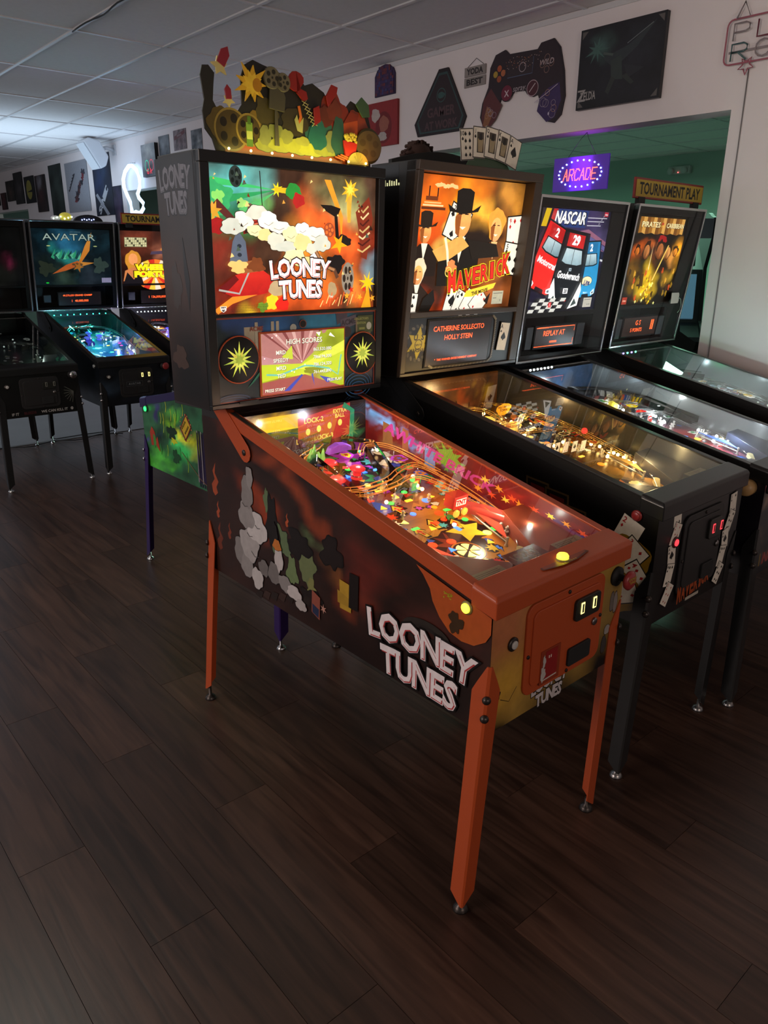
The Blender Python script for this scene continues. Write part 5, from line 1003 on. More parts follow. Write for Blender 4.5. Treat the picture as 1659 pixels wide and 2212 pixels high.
c3 = machine('pinball_machine', 'pinball machine with three stock cars on its chrome-edged backglass, white playfield lamps', 1.452, .010, dict(
    ztF=.925, z0=1.175, z1=1.878, yb=1.155, yt=1.075, zr=1.165, bl=.020, br=.701, fullglass=True, glass=(.060, .581, 1.396, 1.832), spk=(1.21, 1.375), trim=BLKM, legm=BLKM, back_art=nas_back, side_art=card_side('141018'), front_art=nas_front, btn=mat('button_tan', (.50, .30, .12), .4), btnring=mat('button_tan', (.50, .30, .12), .4), btnscale=1.7, btnpos=(.055, .862),
    door=(.16, .43, .58, .85), doorm=DOORB, slotlit=REDL, start=(.032, .86), startcap=REDL, knobm=mat('knob_tan', (.45, .25, .10), .35), footm=STL))
display(c3, .141, .446, 1.238, 1.334, dmd([('REPLAY AT', .46, .55, .24, .012), ('00000000', .46, .20, .10, .03)], '180a07', frame=True), DMD)
grille(c3, .078, .123, 1.235, 1.335); grille(c3, .463, .523, 1.235, 1.335)
PN = ['e8e8e8', 'c81c1c', 'e8c818', '1c4a98', '2a2a30', 'd8d8d0', 'b0b8c0', '2c8a4a']
P3, U3, V3, N3, put3 = playfield(c3, dict(nm='c', seed=15, base='4a4a50', blobs=[(.5, .3, .3, '2a3a5a'), (.3, .6, .3, '6a6a6a'), (.6, .8, .3, '3a3a40'), (.7, .3, .2, '8a1c1c')], pal=PN, apron=mat('apron_navy', (.03, .035, .06), .35), cardc='8a8878', ins_cols=['ffffff', 'ff3020', 'ffe040', '60a0ff'], ins=1.4, nins=26, bulb=glowm('bulb_white', (.85, .95, 1), 14), sling=glowm('sling_blue', (.1, .2, .6), .4),
    bump=glowm('bumper_white', (.8, .8, .85), .6), tgt=[glowm('target_white', (.8, .8, .8), .3), glowm('target_red', (.7, .04, .03), .4)], wirem=STL, wires=ZW, ramps=[([(.35, .58, .0), (.33, .72, .03), (.3, .88, .06), (.5, .94, .06), (.75, .88, .06), (.9, .7, .06), (.9, .45, .04)], clearp, .06)], nposts=44, nbulbs=44, nplast=30, shapes=70, pfm=print_mat('playfield_print_c', .35, .25, .1), blade=mat('inner_side_grey', (.10, .10, .10), .2),
    backpanel=lambda a: a.bg('24344a', [(.15, .6, .2, '2c6aa8'), (.6, .5, .3, '3a3a40'), (.2, .2, .1, 'b8a83a')], 8, (24, 8), amt=.4), lamps=WHT_L))
MB().tube([P3(.30+.02*k, .66+.03*math.sin(k), .09) for k in range(3)], .018, 8).build('ramp_toy', glowm('toy_yellow', (.7, .6, .05), .5), c3['root'])
strip(c3, 7, glowm('led_white', (.8, .95, 1), 8), x0=.10, x1=.26)
# ---------------- fourth machine: gold on black
def pir_back(a):
    w, h = a.w, a.h; a.bg('0c0805', [(.15, .55, .16, 'c85a10'), (.35, .62, .10, 'a05020'), (.30, .50, .10, '7a3a14'), (.55, .60, .10, 'b06a38'), (.72, .58, .08, 'c8883c'), (.90, .60, .14, 'e8a020'), (.12, .35, .12, '6a4a10'), (.45, .20, .18, 'e8c020'), (.75, .35, .12, '8a6a18'), (.5, .42, .12, '5a2a10'), (.88, .38, .1, 'a08020'), (.2, .2, .1, '6a5010')], 81, amt=.55, warp=.12)
    P = lambda *q: [(x*w, y*h) for x, y in q]
    for i in range(14): a.poly(P((.06+.063*i, .80+.01*math.sin(i*2)), (.123+.063*i, .80+.01*math.sin(i*2+2)), (.123+.063*i, .975), (.06+.063*i, .975)), ('8a5a1c', 'c8984a', '6a4014')[i % 3])
    for s, x, cc, hh in (('PIRATES', .28, 'f0e0a8', .055), ('CARIBBEAN', .76, 'f0e0a8', .05)): a.text(s, x*w, .868*h, hh*h, '2a1806', .06, w=.36*w); a.text(s, x*w, .87*h, hh*h, cc, .02, w=.35*w)
    a.text('of the', .51*w, .875*h, .025*h, 'c8a040', .02); a.ell(.50*w, .91*h, .02*w, .015*h, 'a83020')
    a.blob(.56*w, .735*h, .085*w, .055*h, '981818', 3, .15); a.rect(.50*w, .69*h, .13*w, .02*h, '6a1010')
    for x, y, rx, ry, cc in ((.30, .60, .055, .08, 'b87840'), (.56, .61, .065, .09, 'a86434'), (.73, .59, .05, .07, 'd09450'), (.12, .60, .04, .05, 'c87020'), (.88, .60, .045, .05, 'e0902c')):
        a.blob(x*w, (y+.02)*h, rx*w*1.3, ry*h*1.25, '1a0e06', int(x*99), .2); a.ell(x*w, y*h, rx*w, ry*h, '5a2c10', c2=cc); a.poly([(x*w, (y-.8*ry)*h), ((x+rx*.9)*w, y*h), ((x+rx*.5)*w, (y+.8*ry)*h), ((x+.1*rx)*w, (y+.5*ry)*h)], cc)
    a.poly(P((.40, .40), (.415, .40), (.405, .72)), 'f8e0a0'); a.poly(P((.52, .28), (.545, .28), (.72, .68), (.70, .68)), 'e8c060'); a.poly(P((.27, .36), (.34, .36), (.36, .22), (.24, .22)), '3a2008')
    for i in range(46):
        t = random.Random(i+5); x, y = (.28+.40*t.random()), (.01+.30*t.random()); 
        if abs(x-.47) < .20*(1-(y-.02)*2.4): a.star(x*w, y*h, .022*w, .009*w, 5, ('f8d828', 'c89818', 'f8f090', '8a6410')[i % 4], i, .4)
    for i in range(22):
        t = random.Random(i+95); x, y = (.03+.94*t.random()), (.05+.38*t.random()); a.blob(x*w, y*h, .018*w, .035*h, ('8a6a1c', 'c89a30', '3a2408', 'b84818')[i % 4], i, .3)
    a.rect(.02*w, .02*h, .09*w, .08*h, '9a3020'); a.text('STERN', .065*w, .05*h, .016*h, 'e0c0a0', .03)
c4 = machine('pinball_machine', 'pinball machine with black and gold pirate-sea backglass, below the yellow tournament sign', 2.255, .030, dict(
    ztF=.925, z0=1.19, z1=1.878, yb=1.155, yt=1.065, zr=1.180, bl=-.025, br=.651, fullglass=True, glass=(.010, .505, 1.400, 1.836), spk=(1.22, 1.382), trim=BLKM, legm=BLKM, back_art=pir_back, side_art=card_side('14100c'), front_art=lambda a: a.bg('120e0a', [(.5, .5, .3, '2a1c10')], 3, (8, 8)), btn=mat('button_black', (.03, .03, .03), .3), btnring=MATTE, btnpos=(.07, .88), door=(.16, .43, .58, .85), doorm=DOORB, slotlit=REDL, plunger=0, footm=STL))
display(c4, .080, .410, 1.243, 1.338, dmd([('G S', .42, .58, .26, .012), ('5 POINTS', .40, .22, .20, .012), ('II', .86, .30, .5, .03)], '1c100e'), DMD)
grille(c4, .020, .062, 1.235, 1.335); grille(c4, .430, .485, 1.235, 1.335)
P4, U4, V4, N4, put4 = playfield(c4, dict(nm='d', seed=25, base='3a3a38', blobs=[(.5, .3, .3, '4a3a28'), (.3, .6, .3, '2a3a44'), (.6, .8, .3, '505858')], pal=['c8d8e0', '5a7a8a', 'c8a028', '8a2a1c', 'e8e8e0', '2c5a8a'], apron=mat('apron_black', (.03, .03, .03), .35), ins_cols=['ffffff', 'a0e0ff', 'ffd060', '60ffa0'], ins=1.4, nins=20, bulb=glowm('bulb_cool', (.7, .95, 1), 14), sling=glowm('sling_blue', (.1, .2, .6), .4),
    bump=glowm('bumper_white', (.8, .8, .85), .6), tgt=[glowm('target_white', (.8, .8, .8), .3)], wirem=STL, wires=ZW, ramps=[([(.35, .58, .0), (.33, .72, .03), (.3, .88, .06), (.6, .94, .06), (.85, .8, .06)], clearp, .06)], nposts=36, nbulbs=44, nplast=24, shapes=60, pfm=print_mat('playfield_print_c', .35, .25, .1), blade=mat('inner_side_grey', (.10, .10, .10), .2),
    lamps=[(.3, .3, .1, 1.4, (.8, .95, 1)), (.6, .6, .1, 2.0, (.75, .95, 1)), (.1, .95, .08, 1.5, (.1, 1, .45)), (.7, .9, .1, .7, (.7, .9, 1))]))
strip(c4, 5, [glowm('led_green', (.1, 1, .4), 8), glowm('led_blue', (.3, .2, 1), 6)], x0=.04, x1=.20)
# ---------------- far row: three machines seen across the aisle
def ava_back(a):
    w, h = a.w, a.h; a.bg('0c1a20', [(.5, .75, .35, '2a6a8a'), (.35, .55, .18, '2f9a90'), (.5, .50, .2, '3c8a8a'), (.08, .75, .2, '14303c'), (.92, .75, .2, '16303a'), (.3, .15, .3, '2a3a30'), (.75, .2, .3, '28323a'), (.1, .3, .2, '1a2620')], 91, amt=.45)
    P = lambda *q: [(x*w, y*h) for x, y in q]
    for i in range(12): a.poly(P((.22+.03*i, .50+.04*math.sin(i)), (.28+.03*i, .62+.03*math.cos(i*2)), (.26+.03*i, .46)), ('3aa87a', '1c4a48', '6ac8a0')[i % 3])
    a.poly(P((.76, .95), (.72, .62), (.60, .40), (.56, .38), (.66, .70)), 'e0842c', c2='f0a848'); a.poly(P((.22, .20), (.40, .36), (.56, .44), (.60, .36), (.40, .26)), 'c8642c'); a.poly(P((.56, .42), (.78, .40), (.62, .34)), 'd8903c'); a.blob(.55*w, .36*h, .06*w, .04*h, '6a4a2c', 2, .4); a.star(.56*w, .33*h, .07*w, .025*w, 5, 'b8742c', .4, .5)
    a.text("JAMES CAMERON'S", .55*w, .935*h, .022*h, '7a9aa0', .0); a.text('AVATAR', .47*w, .80*h, .115*h, '14282c', .04, w=.68*w); a.text('AVATAR', .47*w, .80*h, .115*h, 'b8ccc0', .0, w=.67*w)
    for x in (.20, .80): a.ell(x*w, .70*h, .025*w, .01*h, 'c8d890')
    a.blob(.15*w, .30*h, .10*w, .12*h, '2c3428', 3, .4); a.blob(.85*w, .35*h, .09*w, .14*h, '3a4a44', 4, .4); a.rect(.86*w, .03*h, .13*w, .09*h, '9a94b0'); a.ell(.15*w, .04*h, .02*w, .012*h, '20e040')
def whe_back(a):
    w, h = a.w, a.h; a.bg('2a120c', [(.3, .8, .4, '6a3020'), (.7, .7, .3, '7a4430'), (.5, .2, .4, '3a1c10'), (.6, .62, .15, 'a86a50')], 95, amt=.3)
    a.rect(.06*w, .70*h, .32*w, .18*h, '8a8460'); 
    for i in range(11):
        for k in range(4): a.rect((.07+.028*i)*w, (.71+.042*k)*h, .022*w, .034*h, 'c8c49a' if (i+k) % 4 else '4a4a3a')
    for i in range(20):
        t0, t1 = 2*PI*i/20, 2*PI*(i+1)/20; a.poly([(.48*w, .17*h), (.48*w+.30*w*math.cos(t0), .17*h+.30*h*math.sin(t0)), (.48*w+.30*w*math.cos(t1), .17*h+.30*h*math.sin(t1))], ('e87828', 'c83020', 'e8c040', 'e8d8c0')[i % 4])
    a.blob(.17*w, .42*h, .11*w, .22*h, 'c88a30', 2, .12); a.ell(.17*w, .47*h, .065*w, .11*h, 'e0985c'); a.poly([(.02*w, .05*h), (.05*w, .25*h), (.17*w, .32*h), (.27*w, .25*h), (.30*w, .05*h)], 'c87c48'); a.poly([(.02*w, .0), (.08*w, .22*h), (.17*w, .08*h), (.26*w, .22*h), (.31*w, .0)], '181418')
    a.poly([(.42*w, .56*h), (.95*w, .60*h), (.95*w, .66*h), (.44*w, .62*h)], '4a3c50'); a.ell(.72*w, .66*h, .15*w, .05*h, 'b07a40')
    for t, y, x, ww in (('WHEEL OF', .26, .52, .62), ('FORTUNE', .13, .52, .66)): a.text(t, x*w, y*h, .11*h, '4a3408', .12, w=(ww+.02)*w); a.text(t, x*w, y*h, .105*h, 'f8e020', .08, w=ww*w)
FARC = dict(ztF=.868, z0=1.18, z1=1.90, yb=1.07, yt=.98, zr=1.165, fullglass=True, spk=(1.21, 1.375), trim=BLKM, legm=BLKM, footm=CHR, bolt=CHR, btn=mat('button_white', (.6, .6, .6), .3), btnring=CHR, doorm=DOORB, door=(.15, .42, .58, .80), railh=.02, bl=-.067, br=.632)
def ava_side(a): side_bg(a, '10161c', [(.3, .5, .3, '1c2c38'), (.7, .6, .3, '141c24'), (.9, .3, .2, '2a3440')], 17, amt=.5)
c5 = machine('pinball_machine', 'far pinball machine with teal jungle backglass and blue-green lit playfield', .897, 4.70, dict(FARC, glass=(-.050, .592, 1.392, 1.838), back_art=ava_back, side_art=ava_side, front_art=lambda a: (a.bg('0e1218', [(.1, .5, .3, '24303c'), (.9, .6, .2, '1c2834')], 3, (12, 12), amt=.6)), btnpos=(.07, .83), litm=LITD), yaw=0)
a = Art(.13, .036); a.rect(0, 0, .13, .036, '5a5a5a'); a.rect(.002, .002, .126, .032, '16181a'); a.text('AVATAR', .065, .009, .018, '8a8e90', .0, w=.10); a.build('door_badge', (.20, -.0125, .665), (1, 0, 0), (0, 0, 1), PRN, c5['root'])
display(c5, .12, .48, 1.225, 1.33, dmd([('44,570,650 GRAND CHAMP', .45, .68, .16, .012), ('I   40,000,000', .50, .22, .20, .012)], '0a0606'), DMD)
grille(c5, .0, .06, 1.25, 1.31)
BLN = ['2a8ac8', '1c50a8', '38c8c8', '6ad8b0', '4a3ac8', 'c8e0f0', 'c84a8a', 'e8e040']
TEAL = [(.25, .9, .08, 1.6, (.02, 1, .7)), (.6, .9, .08, 1.6, (.02, .9, .8)), (.4, .5, .1, 1.3, (.3, .8, 1)), (.5, .2, .08, 1.6, (.4, .7, 1)), (.8, .6, .08, 1.0, (.2, .3, 1))]
P5, U5, V5, N5, put5 = playfield(c5, dict(nm='e', seed=35, base='1c4a6a', blobs=[(.5, .3, .3, '2a6aa8'), (.3, .6, .3, '2c8a8a'), (.6, .8, .3, '1c6a6a')], pal=BLN, shapes=36, apron=mat('apron_grey', (.14, .15, .15), .35), ins_cols=['80c0ff', '4060ff', 'ff40a0', 'fff060', '60ffa0'], ins=2.4, nins=26, bulb=glowm('bulb_blue', (.5, .8, 1), 12), sling=glowm('sling_blue', (.1, .2, .6), .4),
    bump=glowm('bumper_blue', (.1, .1, .9), .8), tgt=[glowm('target_white', (.8, .8, .8), .3)], wirem=STL, wires=ZW[:3], ramps=[([(.35, .58, .0), (.33, .72, .03), (.3, .88, .06), (.6, .94, .06)], clearp, .06)], nposts=14, nbulbs=16, nplast=10, lamps=TEAL))
strip(c5, 9, glowm('led_teal', (.05, 1, .65), 7), x0=.06, x1=.50)
c6 = machine('pinball_machine', 'far pinball machine with game-wheel backglass, partly hidden by the orange-trimmed one', 1.63, 4.70, dict(FARC, glass=(-.050, .592, 1.392, 1.838), back_art=whe_back, side_art=lambda a: side_bg(a, '2a2426', [(.4, .6, .3, '4a3c38'), (.8, .5, .3, '1a1618')], 19, amt=.4), btnpos=(.07, .83)), yaw=0)
display(c6, .12, .48, 1.225, 1.33, dmd([('I  136,000,000', .42, .35, .22, .012)], '0a0606'), DMD); grille(c6, .0, .06, 1.25, 1.32)
P6, U6, V6, N6, put6 = playfield(c6, dict(nm='f', seed=45, base='3a3a6a', blobs=[(.5, .3, .3, '5a3a8a'), (.3, .6, .3, '8a8ab0')], pal=BLN+['e8a030'], apron=mat('apron_grey', (.14, .15, .15), .35), ins_cols=['ffffff', 'c060ff', 'ff40a0', 'fff060'], ins=2, nins=18, bulb=glowm('bulb_violet', (.8, .7, 1), 12), sling=glowm('sling_blue', (.1, .2, .6), .4), bump=glowm('bumper_blue', (.1, .1, .9), .8), tgt=[glowm('target_white', (.8, .8, .8), .3)],
    wirem=STL, wires=ZW[:2], nposts=10, nbulbs=14, nplast=8, lamps=[(.3, .3, .1, 1.2, (.7, .6, 1)), (.2, .8, .1, 1.6, (.8, .8, 1)), (.5, .6, .1, 1.2, (.7, .5, 1))]))
strip(c6, 14, glowm('led_white', (.8, .95, 1), 8), x0=.06, x1=.50)
MB().ball(P6(.10, .70, .05), .016, 10).build('lamp_dome', glowm('dome_blue', (.1, .1, 1), 5), c6['root'])
def pre_front(a):
    a.bg('0b0c0b', [(.8, .5, .3, '12140f')], 3, (8, 8)); w = a.w
    for k, (t, x, cc) in enumerate((('IF IT', .10, 'a8a4a0'), ('BLEEDS', .20, '4a1c20'), ('WE CAN KILL IT', .37, 'b0aca8'))): a.text(t, x*1.0, .018, .018, cc, .02)
    a.ell(.495, .028, .010, .011, 'b0aca8', 12); a.ell(.491, .029, .0025, .003, '101010', 8); a.ell(.499, .029, .0025, .003, '101010', 8)
    for k in range(7): t = math.radians(150+18*k); a.line([(.52, .15), (.52+.07*math.cos(t), .15+.10*math.sin(t)*.8)], .004, '5a5c54')
def pre_box(a): a.rect(0, 0, a.w, a.h, '0c0c0c')
c7 = machine('pinball_machine', 'dark pinball machine at the left picture edge with slogan below its coin door', .165, 4.68, dict(FARC, glass=(-.050, .592, 1.392, 1.838), back_art=lambda a: a.bg('0a0a0a', [(.6, .5, .3, '1c1014'), (.8, .45, .16, '6a1c3a'), (.7, .2, .3, '1a1c18')], 5, (20, 16), amt=.6), litm=LITD, front_art=pre_front, btnpos=(.07, .83), slotlit=mat('slot_dull', (.2, .2, .16), .4), knobm=CHR), yaw=0)
P7, U7, V7, N7, put7 = playfield(c7, dict(nm='g', seed=55, base='161a1a', blobs=[(.7, .3, .3, '3a4640'), (.3, .6, .3, '20242a')], pal=['3a4640', '8a8e88', '1c2420', '6a6a60'], apron=mat('apron_black', (.03, .03, .03), .35), ins_cols=['606060', '504038'], ins=.3, nins=16, bulb=glowm('bulb_dim', (.5, .6, .55), .8), sling=mat('sling_dark', (.05, .06, .05), .3), bump=mat('bumper_dark', (.06, .06, .06), .3), tgt=[mat('target_dark', (.05, .04, .03), .4)],
    wirem=STL, wires=ZW[:2], nposts=12, nbulbs=8, nplast=8, lamps=[(.8, .3, .1, .3, (.7, .9, .8))]))
a = Art(.11, .13)
for k in range(9): t = math.radians(20+16*k); a.poly([(.055, .0), (.055+.055*math.cos(t)-.004, .11*math.sin(t)), (.055+.055*math.cos(t)+.004, .115*math.sin(t)+.004)], '5a6458')
a.build('leaf_print', c7['on'](-.02, 1.40, .013), (1, 0, 0), c7['V'], PRN, c7['root'])
# ---------------- machine standing back to back behind the orange one
def bj_side(a):
    side_bg(a, '2c5c3c', [(.06, .9, .14, '3a2a70'), (.10, .5, .10, '2c5a64'), (.22, .65, .22, '86d030'), (.32, .85, .16, '5cb838'), (.36, .45, .16, 'e4ec30'), (.28, .3, .16, '3cc060'), (.46, .35, .14, 'c0dc28'), (.20, .1, .16, '4cb03c'), (.60, .75, .10, '2c6a48'), (.55, .25, .12, 'd0d828'), (.72, .5, .10, '3a2850'), (.85, .5, .2, '8ab030'), (.03, .35, .06, '4a3088')], 25, amt=.5, warp=.16)
    Z = lambda y, z: (y, z-.545)
    for i in range(26):
        t = random.Random(i+3); x_, z_ = Z(.16+.34*t.random(), .60+.30*t.random()); a.line([(x_, z_), (x_+.01, z_+.03), (x_+.004, z_+.06)], .004, ('a8c828', '1c5a24', 'd0d038', '2c8a3a')[i % 4])
    a.blob(*Z(.34, .78), .05, .035, '16301c', 2, .4); a.blob(*Z(.36, .74), .03, .014, 'c8d028', 3, .4); a.blob(*Z(.37, .66), .04, .035, '1c4a28', 4, .4)
    x_, z_ = Z(.115, .70); a.poly([(x_-.03, z_-.03), (x_-.04, z_+.04), (x_-.01, z_+.075), (x_+.02, z_+.05), (x_+.03, z_+.01), (x_+.05, z_+.03), (x_+.07, z_-.05), (x_+.03, z_-.02)], 'a83820'); a.blob(x_+.012, z_, .016, .035, '3a8a3a', 3, .2)
    def quad(y, z, s, cc): x_, z_ = Z(y, z); a.poly([(x_-s*.7, z_-s*.1), (x_+s*.15, z_+s*.9), (x_+s*.75, z_+s*.2), (x_-s*.1, z_-s*.8)], cc)
    quad(.50, .83, .085, '6a2018'); quad(.50, .83, .068, 'c8a428')
    for k in range(16): t = k/16*2*PI; a.ell(*Z(.502+.058*math.cos(t), .832+.066*math.sin(t)), .004, .004, 'd88a58', 6)
    for k in range(2): a.text('BETELGEUSE', *Z(.486+.030*k, .828-.020*k+.012), .010, '1c1408', .03, rot=.80, w=.058)
    for k in range(7): x_, z_ = Z(.60+.022*k, .58); a.poly([(x_, z_), (x_+.010, z_), (x_+.012-.01*(k-3)*.3, z_+.26), (x_+.004-.01*(k-3)*.3, z_+.26)], ('8a8088', '24143c')[k % 2]); a.poly([(x_+.010, z_-.02), (x_+.021, z_-.02), (x_+.020, z_+.25), (x_+.012, z_+.25)], '1c1030')
    a.line([Z(.44, .70), Z(.62, .60), Z(.78, .52+.03)], .004, '7a5a38')
c8 = machine('pinball_machine', 'purple-legged pinball machine behind the orange one, green ghostly side art, turned away', .985, 2.835, dict(trim=mat('purple_rail', hx('241a48'), .3), legm=PRP, right_art=bj_side, btn=glowm('button_green', (.02, 1, .12), 3.5), btnring=mat('ring_green', (.02, .2, .05), .3), btnpos=(.06, .862), ztF=.905, zbF=.545, feet=dict(FR=(.619, 0), RR=(.626, 1.365)), footm=CHR, bolt=CHR,
    back_art=lambda a: a.bg('1c3a2c', [(.5, .5, .5, '6a9a20'), (.3, .7, .3, '3a2468')], 6, (16, 14), amt=.5), panel_art=lambda a: a.rect(0, 0, a.w, a.h, '141018'), z1=1.86, yt=1.09), yaw=0, flip=True)
P8 = playfield(c8, dict(nm='h', seed=65, base='2a5a3a', blobs=[(.5, .3, .3, '6a3a8a')], pal=['8ac828', '5a2c9a', 'e8e8e0'], nins=10, ins_cols=['80ff60', 'c060ff'], ins=1, apron=mat('apron_purple', (.06, .03, .12), .35), bulb=glowm('bulb_green', (.5, 1, .5), 4), sling=mat('sling_dark', (.05, .06, .05), .3), bump=mat('bumper_dark', (.06, .06, .06), .3), tgt=[mat('target_dark', (.05, .04, .03), .4)], wires=ZW[:1], wirem=STL, nposts=6, nbulbs=6, nplast=4, lamps=[(.5, .5, .1, 1.5, (.7, .9, .6))]))
# ---------------------------------------------------------------- toppers and signs on the machines
def slab(pts, ya, yb_, name, m, parent=None, bevel=.001):
    return MB().prism(pts, lambda p: (p[0], ya, p[1]), lambda p: (p[0], yb_, p[1])).build(name, m, parent, bevel=bevel)
t = thing('machine_topper', 'cut-out plastic topper on the orange machine: film camera, starburst, rockets, popcorn, film reels', 'topper', (-.022, 1.125, 1.9175), .0186)
TW = .645
def smooth_outline(pts): return pts
ol = [(.02, .0), (.01, .03), (-.012, .055), (-.016, .10), (-.008, .13), (-.016, .19), (-.008, .215), (.012, .218), (.03, .20), (.025, .17), (.02, .13), (.035, .105), (.07, .095), (.10, .11), (.115, .13), (.115, .20), (.13, .235), (.16, .252), (.19, .245), (.24, .235), (.28, .225), (.32, .235), (.345, .21), (.375, .22), (.42, .20), (.44, .17), (.47, .15), (.50, .16), (.53, .19), (.56, .18), (.60, .165), (.615, .12), (.60, .10), (.605, .06), (.612, .035), (.615, .0)]
base = slab(ol, 0, .005, 'back_plate', mat('topper_smoke', hx('1c1a14'), .5, grain=.3, gs=30), t)
a = Art(TW, .26)
for i, (x, y, rx, ry, cc) in enumerate(((.04, .07, .04, .05, '5a4a20'), (.07, .06, .05, .04, '6a4a1c'), (.16, .07, .05, .05, '7a6224'), (.20, .12, .04, .04, '4a4222'), (.46, .13, .06, .07, '7a2c1c'), (.55, .08, .06, .08, '8a3a20'), (.40, .07, .05, .06, '2c5a54'), (.30, .10, .05, .04, '3a3420'))): a.blob(x, y, rx, ry, cc, i, .2)
a.rect(.05, .0, .50, .022, '8a3a18', 'a8481c')
for x, y, r in ((.075, .060, .058), (.135, .065, .045)): a.ell(x, y, r, r*.95, '4a3c1c'); a.ring(x, y, r, .006, '8a7438'); [a.ell(x+r*.55*math.cos(k*PI*.4), y+r*.55*math.sin(k*PI*.4), r*.2, r*.22, '1c160c') for k in range(5)]
a.rect(.125, .02, .022, .065, '4a6a28', '6a8a38'); a.rect(.130, .08, .012, .022, '4a6a28'); a.rect(.126, .04, .020, .022, 'a8b060')
# yellow-green cushion and blankets, the glow from below put into their colour
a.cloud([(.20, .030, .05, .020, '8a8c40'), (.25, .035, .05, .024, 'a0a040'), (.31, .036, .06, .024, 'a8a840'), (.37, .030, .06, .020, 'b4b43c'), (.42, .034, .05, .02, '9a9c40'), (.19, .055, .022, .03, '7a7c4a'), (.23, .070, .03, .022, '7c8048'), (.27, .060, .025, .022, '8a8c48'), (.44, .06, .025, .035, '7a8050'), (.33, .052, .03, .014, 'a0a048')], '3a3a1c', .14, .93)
a.blob(.42, .13, .03, .03, '5a2a1c', 41, .2); a.blob(.46, .15, .03, .03, '6a3020', 42, .2)
a.blob(.39, .075, .035, .045, '24605c', 33, .15); a.blob(.475, .075, .03, .06, '28504a', 34, .15); a.poly([(.495, .12), (.555, .135), (.555, .045), (.50, .04)], 'a8481c'); a.poly([(.495, .12), (.525, .16), (.56, .15), (.555, .135)], '7a2c14')
a.line([(.315, .095), (.325, .12), (.318, .15)], .010, 'c86a28'); a.poly([(.30, .11), (.31, .125), (.318, .10), (.335, .12), (.33, .075), (.31, .08)], 'a8a868')
a.build('artwork', (0, -.0002, 0), (1, 0, 0), (0, 0, 1), PRN, t)
st = Art(.16, .16); st.star(.08, .08, .056, .024, 9, 'd8a828', .15, .5); st.star(.08, .08, .036, .020, 9, 'e8c038', .4, .2); st.ell(.098, .08, .016, .018, 'b07818'); 
slab([(x+.145-.08, y+.185-.08) for x, y, z in st.v[0:18]], -.012, -.008, 'starburst', mat('topper_gold', hx('c89a2c'), .45), t); st.build('starburst_print', (.065, -.0125, .105), (1, 0, 0), (0, 0, 1), PRN, t)
cam_ = [(.205, .13), (.26, .125), (.265, .165), (.255, .19), (.21, .19)]
slab(cam_, -.010, -.004, 'film_camera', mat('topper_grey', hx('4a4636'), .45), t)
for x, y, r in ((.218, .212, .030), (.258, .205, .026)):
    o = MB().lathe((x, -.004, y), [(r, 0), (r, .006), (r*.9, .007)], 20, (0, -1, 0)).build('camera_reel', mat('topper_reel', hx('5a5440'), .45), t)
    q = Art(2*r, 2*r); reel(q, r, r, r*.95, '6a6450', '2a281c', 5); q.build('reel_print', (x-r, -.0115, y-r), (1, 0, 0), (0, 0, 1), PRN, o)
slab([(.226, .13), (.234, .13), (.238, .03), (.222, .03)], -.009, -.005, 'camera_stand', mat('topper_grey', hx('4a4636'), .45), t)
slab([(.305+.03*math.cos(k*.5)*(1+.15*math.sin(k)), .215+.028*math.sin(k*.5)) for k in range(12)]+[(.343, .19), (.348, .172), (.333, .165), (.310, .185)], -.010, -.004, 'boxing_glove', mat('topper_red', hx('8a1c14'), .4), t)
sc = MB()
for k in range(6):
    x0, z0_ = .337+.007*k, .165-.011*k; sc.tube([(x0-.009, -.006, z0_), (x0+.014, -.006, z0_-.008)], .0012, 5); sc.tube([(x0-.006, -.006, z0_-.012), (x0+.010, -.006, z0_+.005)], .0012, 5)
sc.build('scissor_arm', mat('topper_cream', hx('a8a070'), .5), t)
for (x, z, s, r) in ((.060, .245, 1.0, -.5), (.068, .155, .7, .1)):
    c_, q_ = math.cos(r), math.sin(r); T = lambda px, pz: (x+(px*c_-pz*q_)*s*.03, z+(px*q_+pz*c_)*s*.03)
    slab([T(-.45, -.8), T(.45, -.8), T(.5, .4), T(0, 1.0), T(-.5, .4)], -.006, -.001, 'rocket', mat('topper_rocket', hx('8c2030'), .4), t)
    MB().prism([T(1.0*math.sin(k*PI/5)*(1 if k % 2 else .5), -1.0+.8*math.cos(k*PI/5)*(1 if k % 2 else .5)) for k in range(10)], lambda p: (p[0], -.004, p[1]), lambda p: (p[0], .001, p[1])).build('exhaust_flame', mat('topper_flame', hx('c8b878'), .5), t)
slab([(.495, .025), (.535, .020), (.545, .065), (.488, .070)], -.014, -.006, 'popcorn_box', mat('topper_box', hx('b02414'), .4), t)
pc = MB()
for k in range(22): r_ = random.Random(k); pc.ball((.492+.05*r_.random(), -.010, .068+.03*r_.random()*(1-abs((k % 11)-5)/8)), .0065, 6)
pc.build('popcorn', mat('topper_popcorn', hx('c8b43c'), .6), t, kind='stuff')
for (x, y, r) in ((.545, .012, .045), (.60, .062, .055)):
    q = Art(2*r, 2*r); q.ell(r, r, r, r*.85, 'a89440' if x < .55 else '5a4c28'); [q.ell(r+r*.55*math.cos(k*PI*.4+.3), r+r*.48*math.sin(k*PI*.4+.3), r*.24, r*.2, '4a3c18') for k in range(5)]
    if x < .55: MB().prism([(x+r*math.cos(PI*k/14), .0+r*.85*math.sin(PI*k/14)) for k in range(15)], lambda p: (p[0], -.018, p[1]), lambda p: (p[0], -.013, p[1])).build('film_reel', mat('topper_reel_gold', hx('a08c3c'), .5), t); 
    else: MB().lathe((x, -.004, y), [(r, 0), (r, .005)], 24, (0, -1, 0)).build('film_reel', mat('topper_reel_brown', hx('4c4224'), .5), t); q.build('reel_print', (x-r, -.0095, y-r), (1, 0, 0), (0, 0, 1), PRN, t)
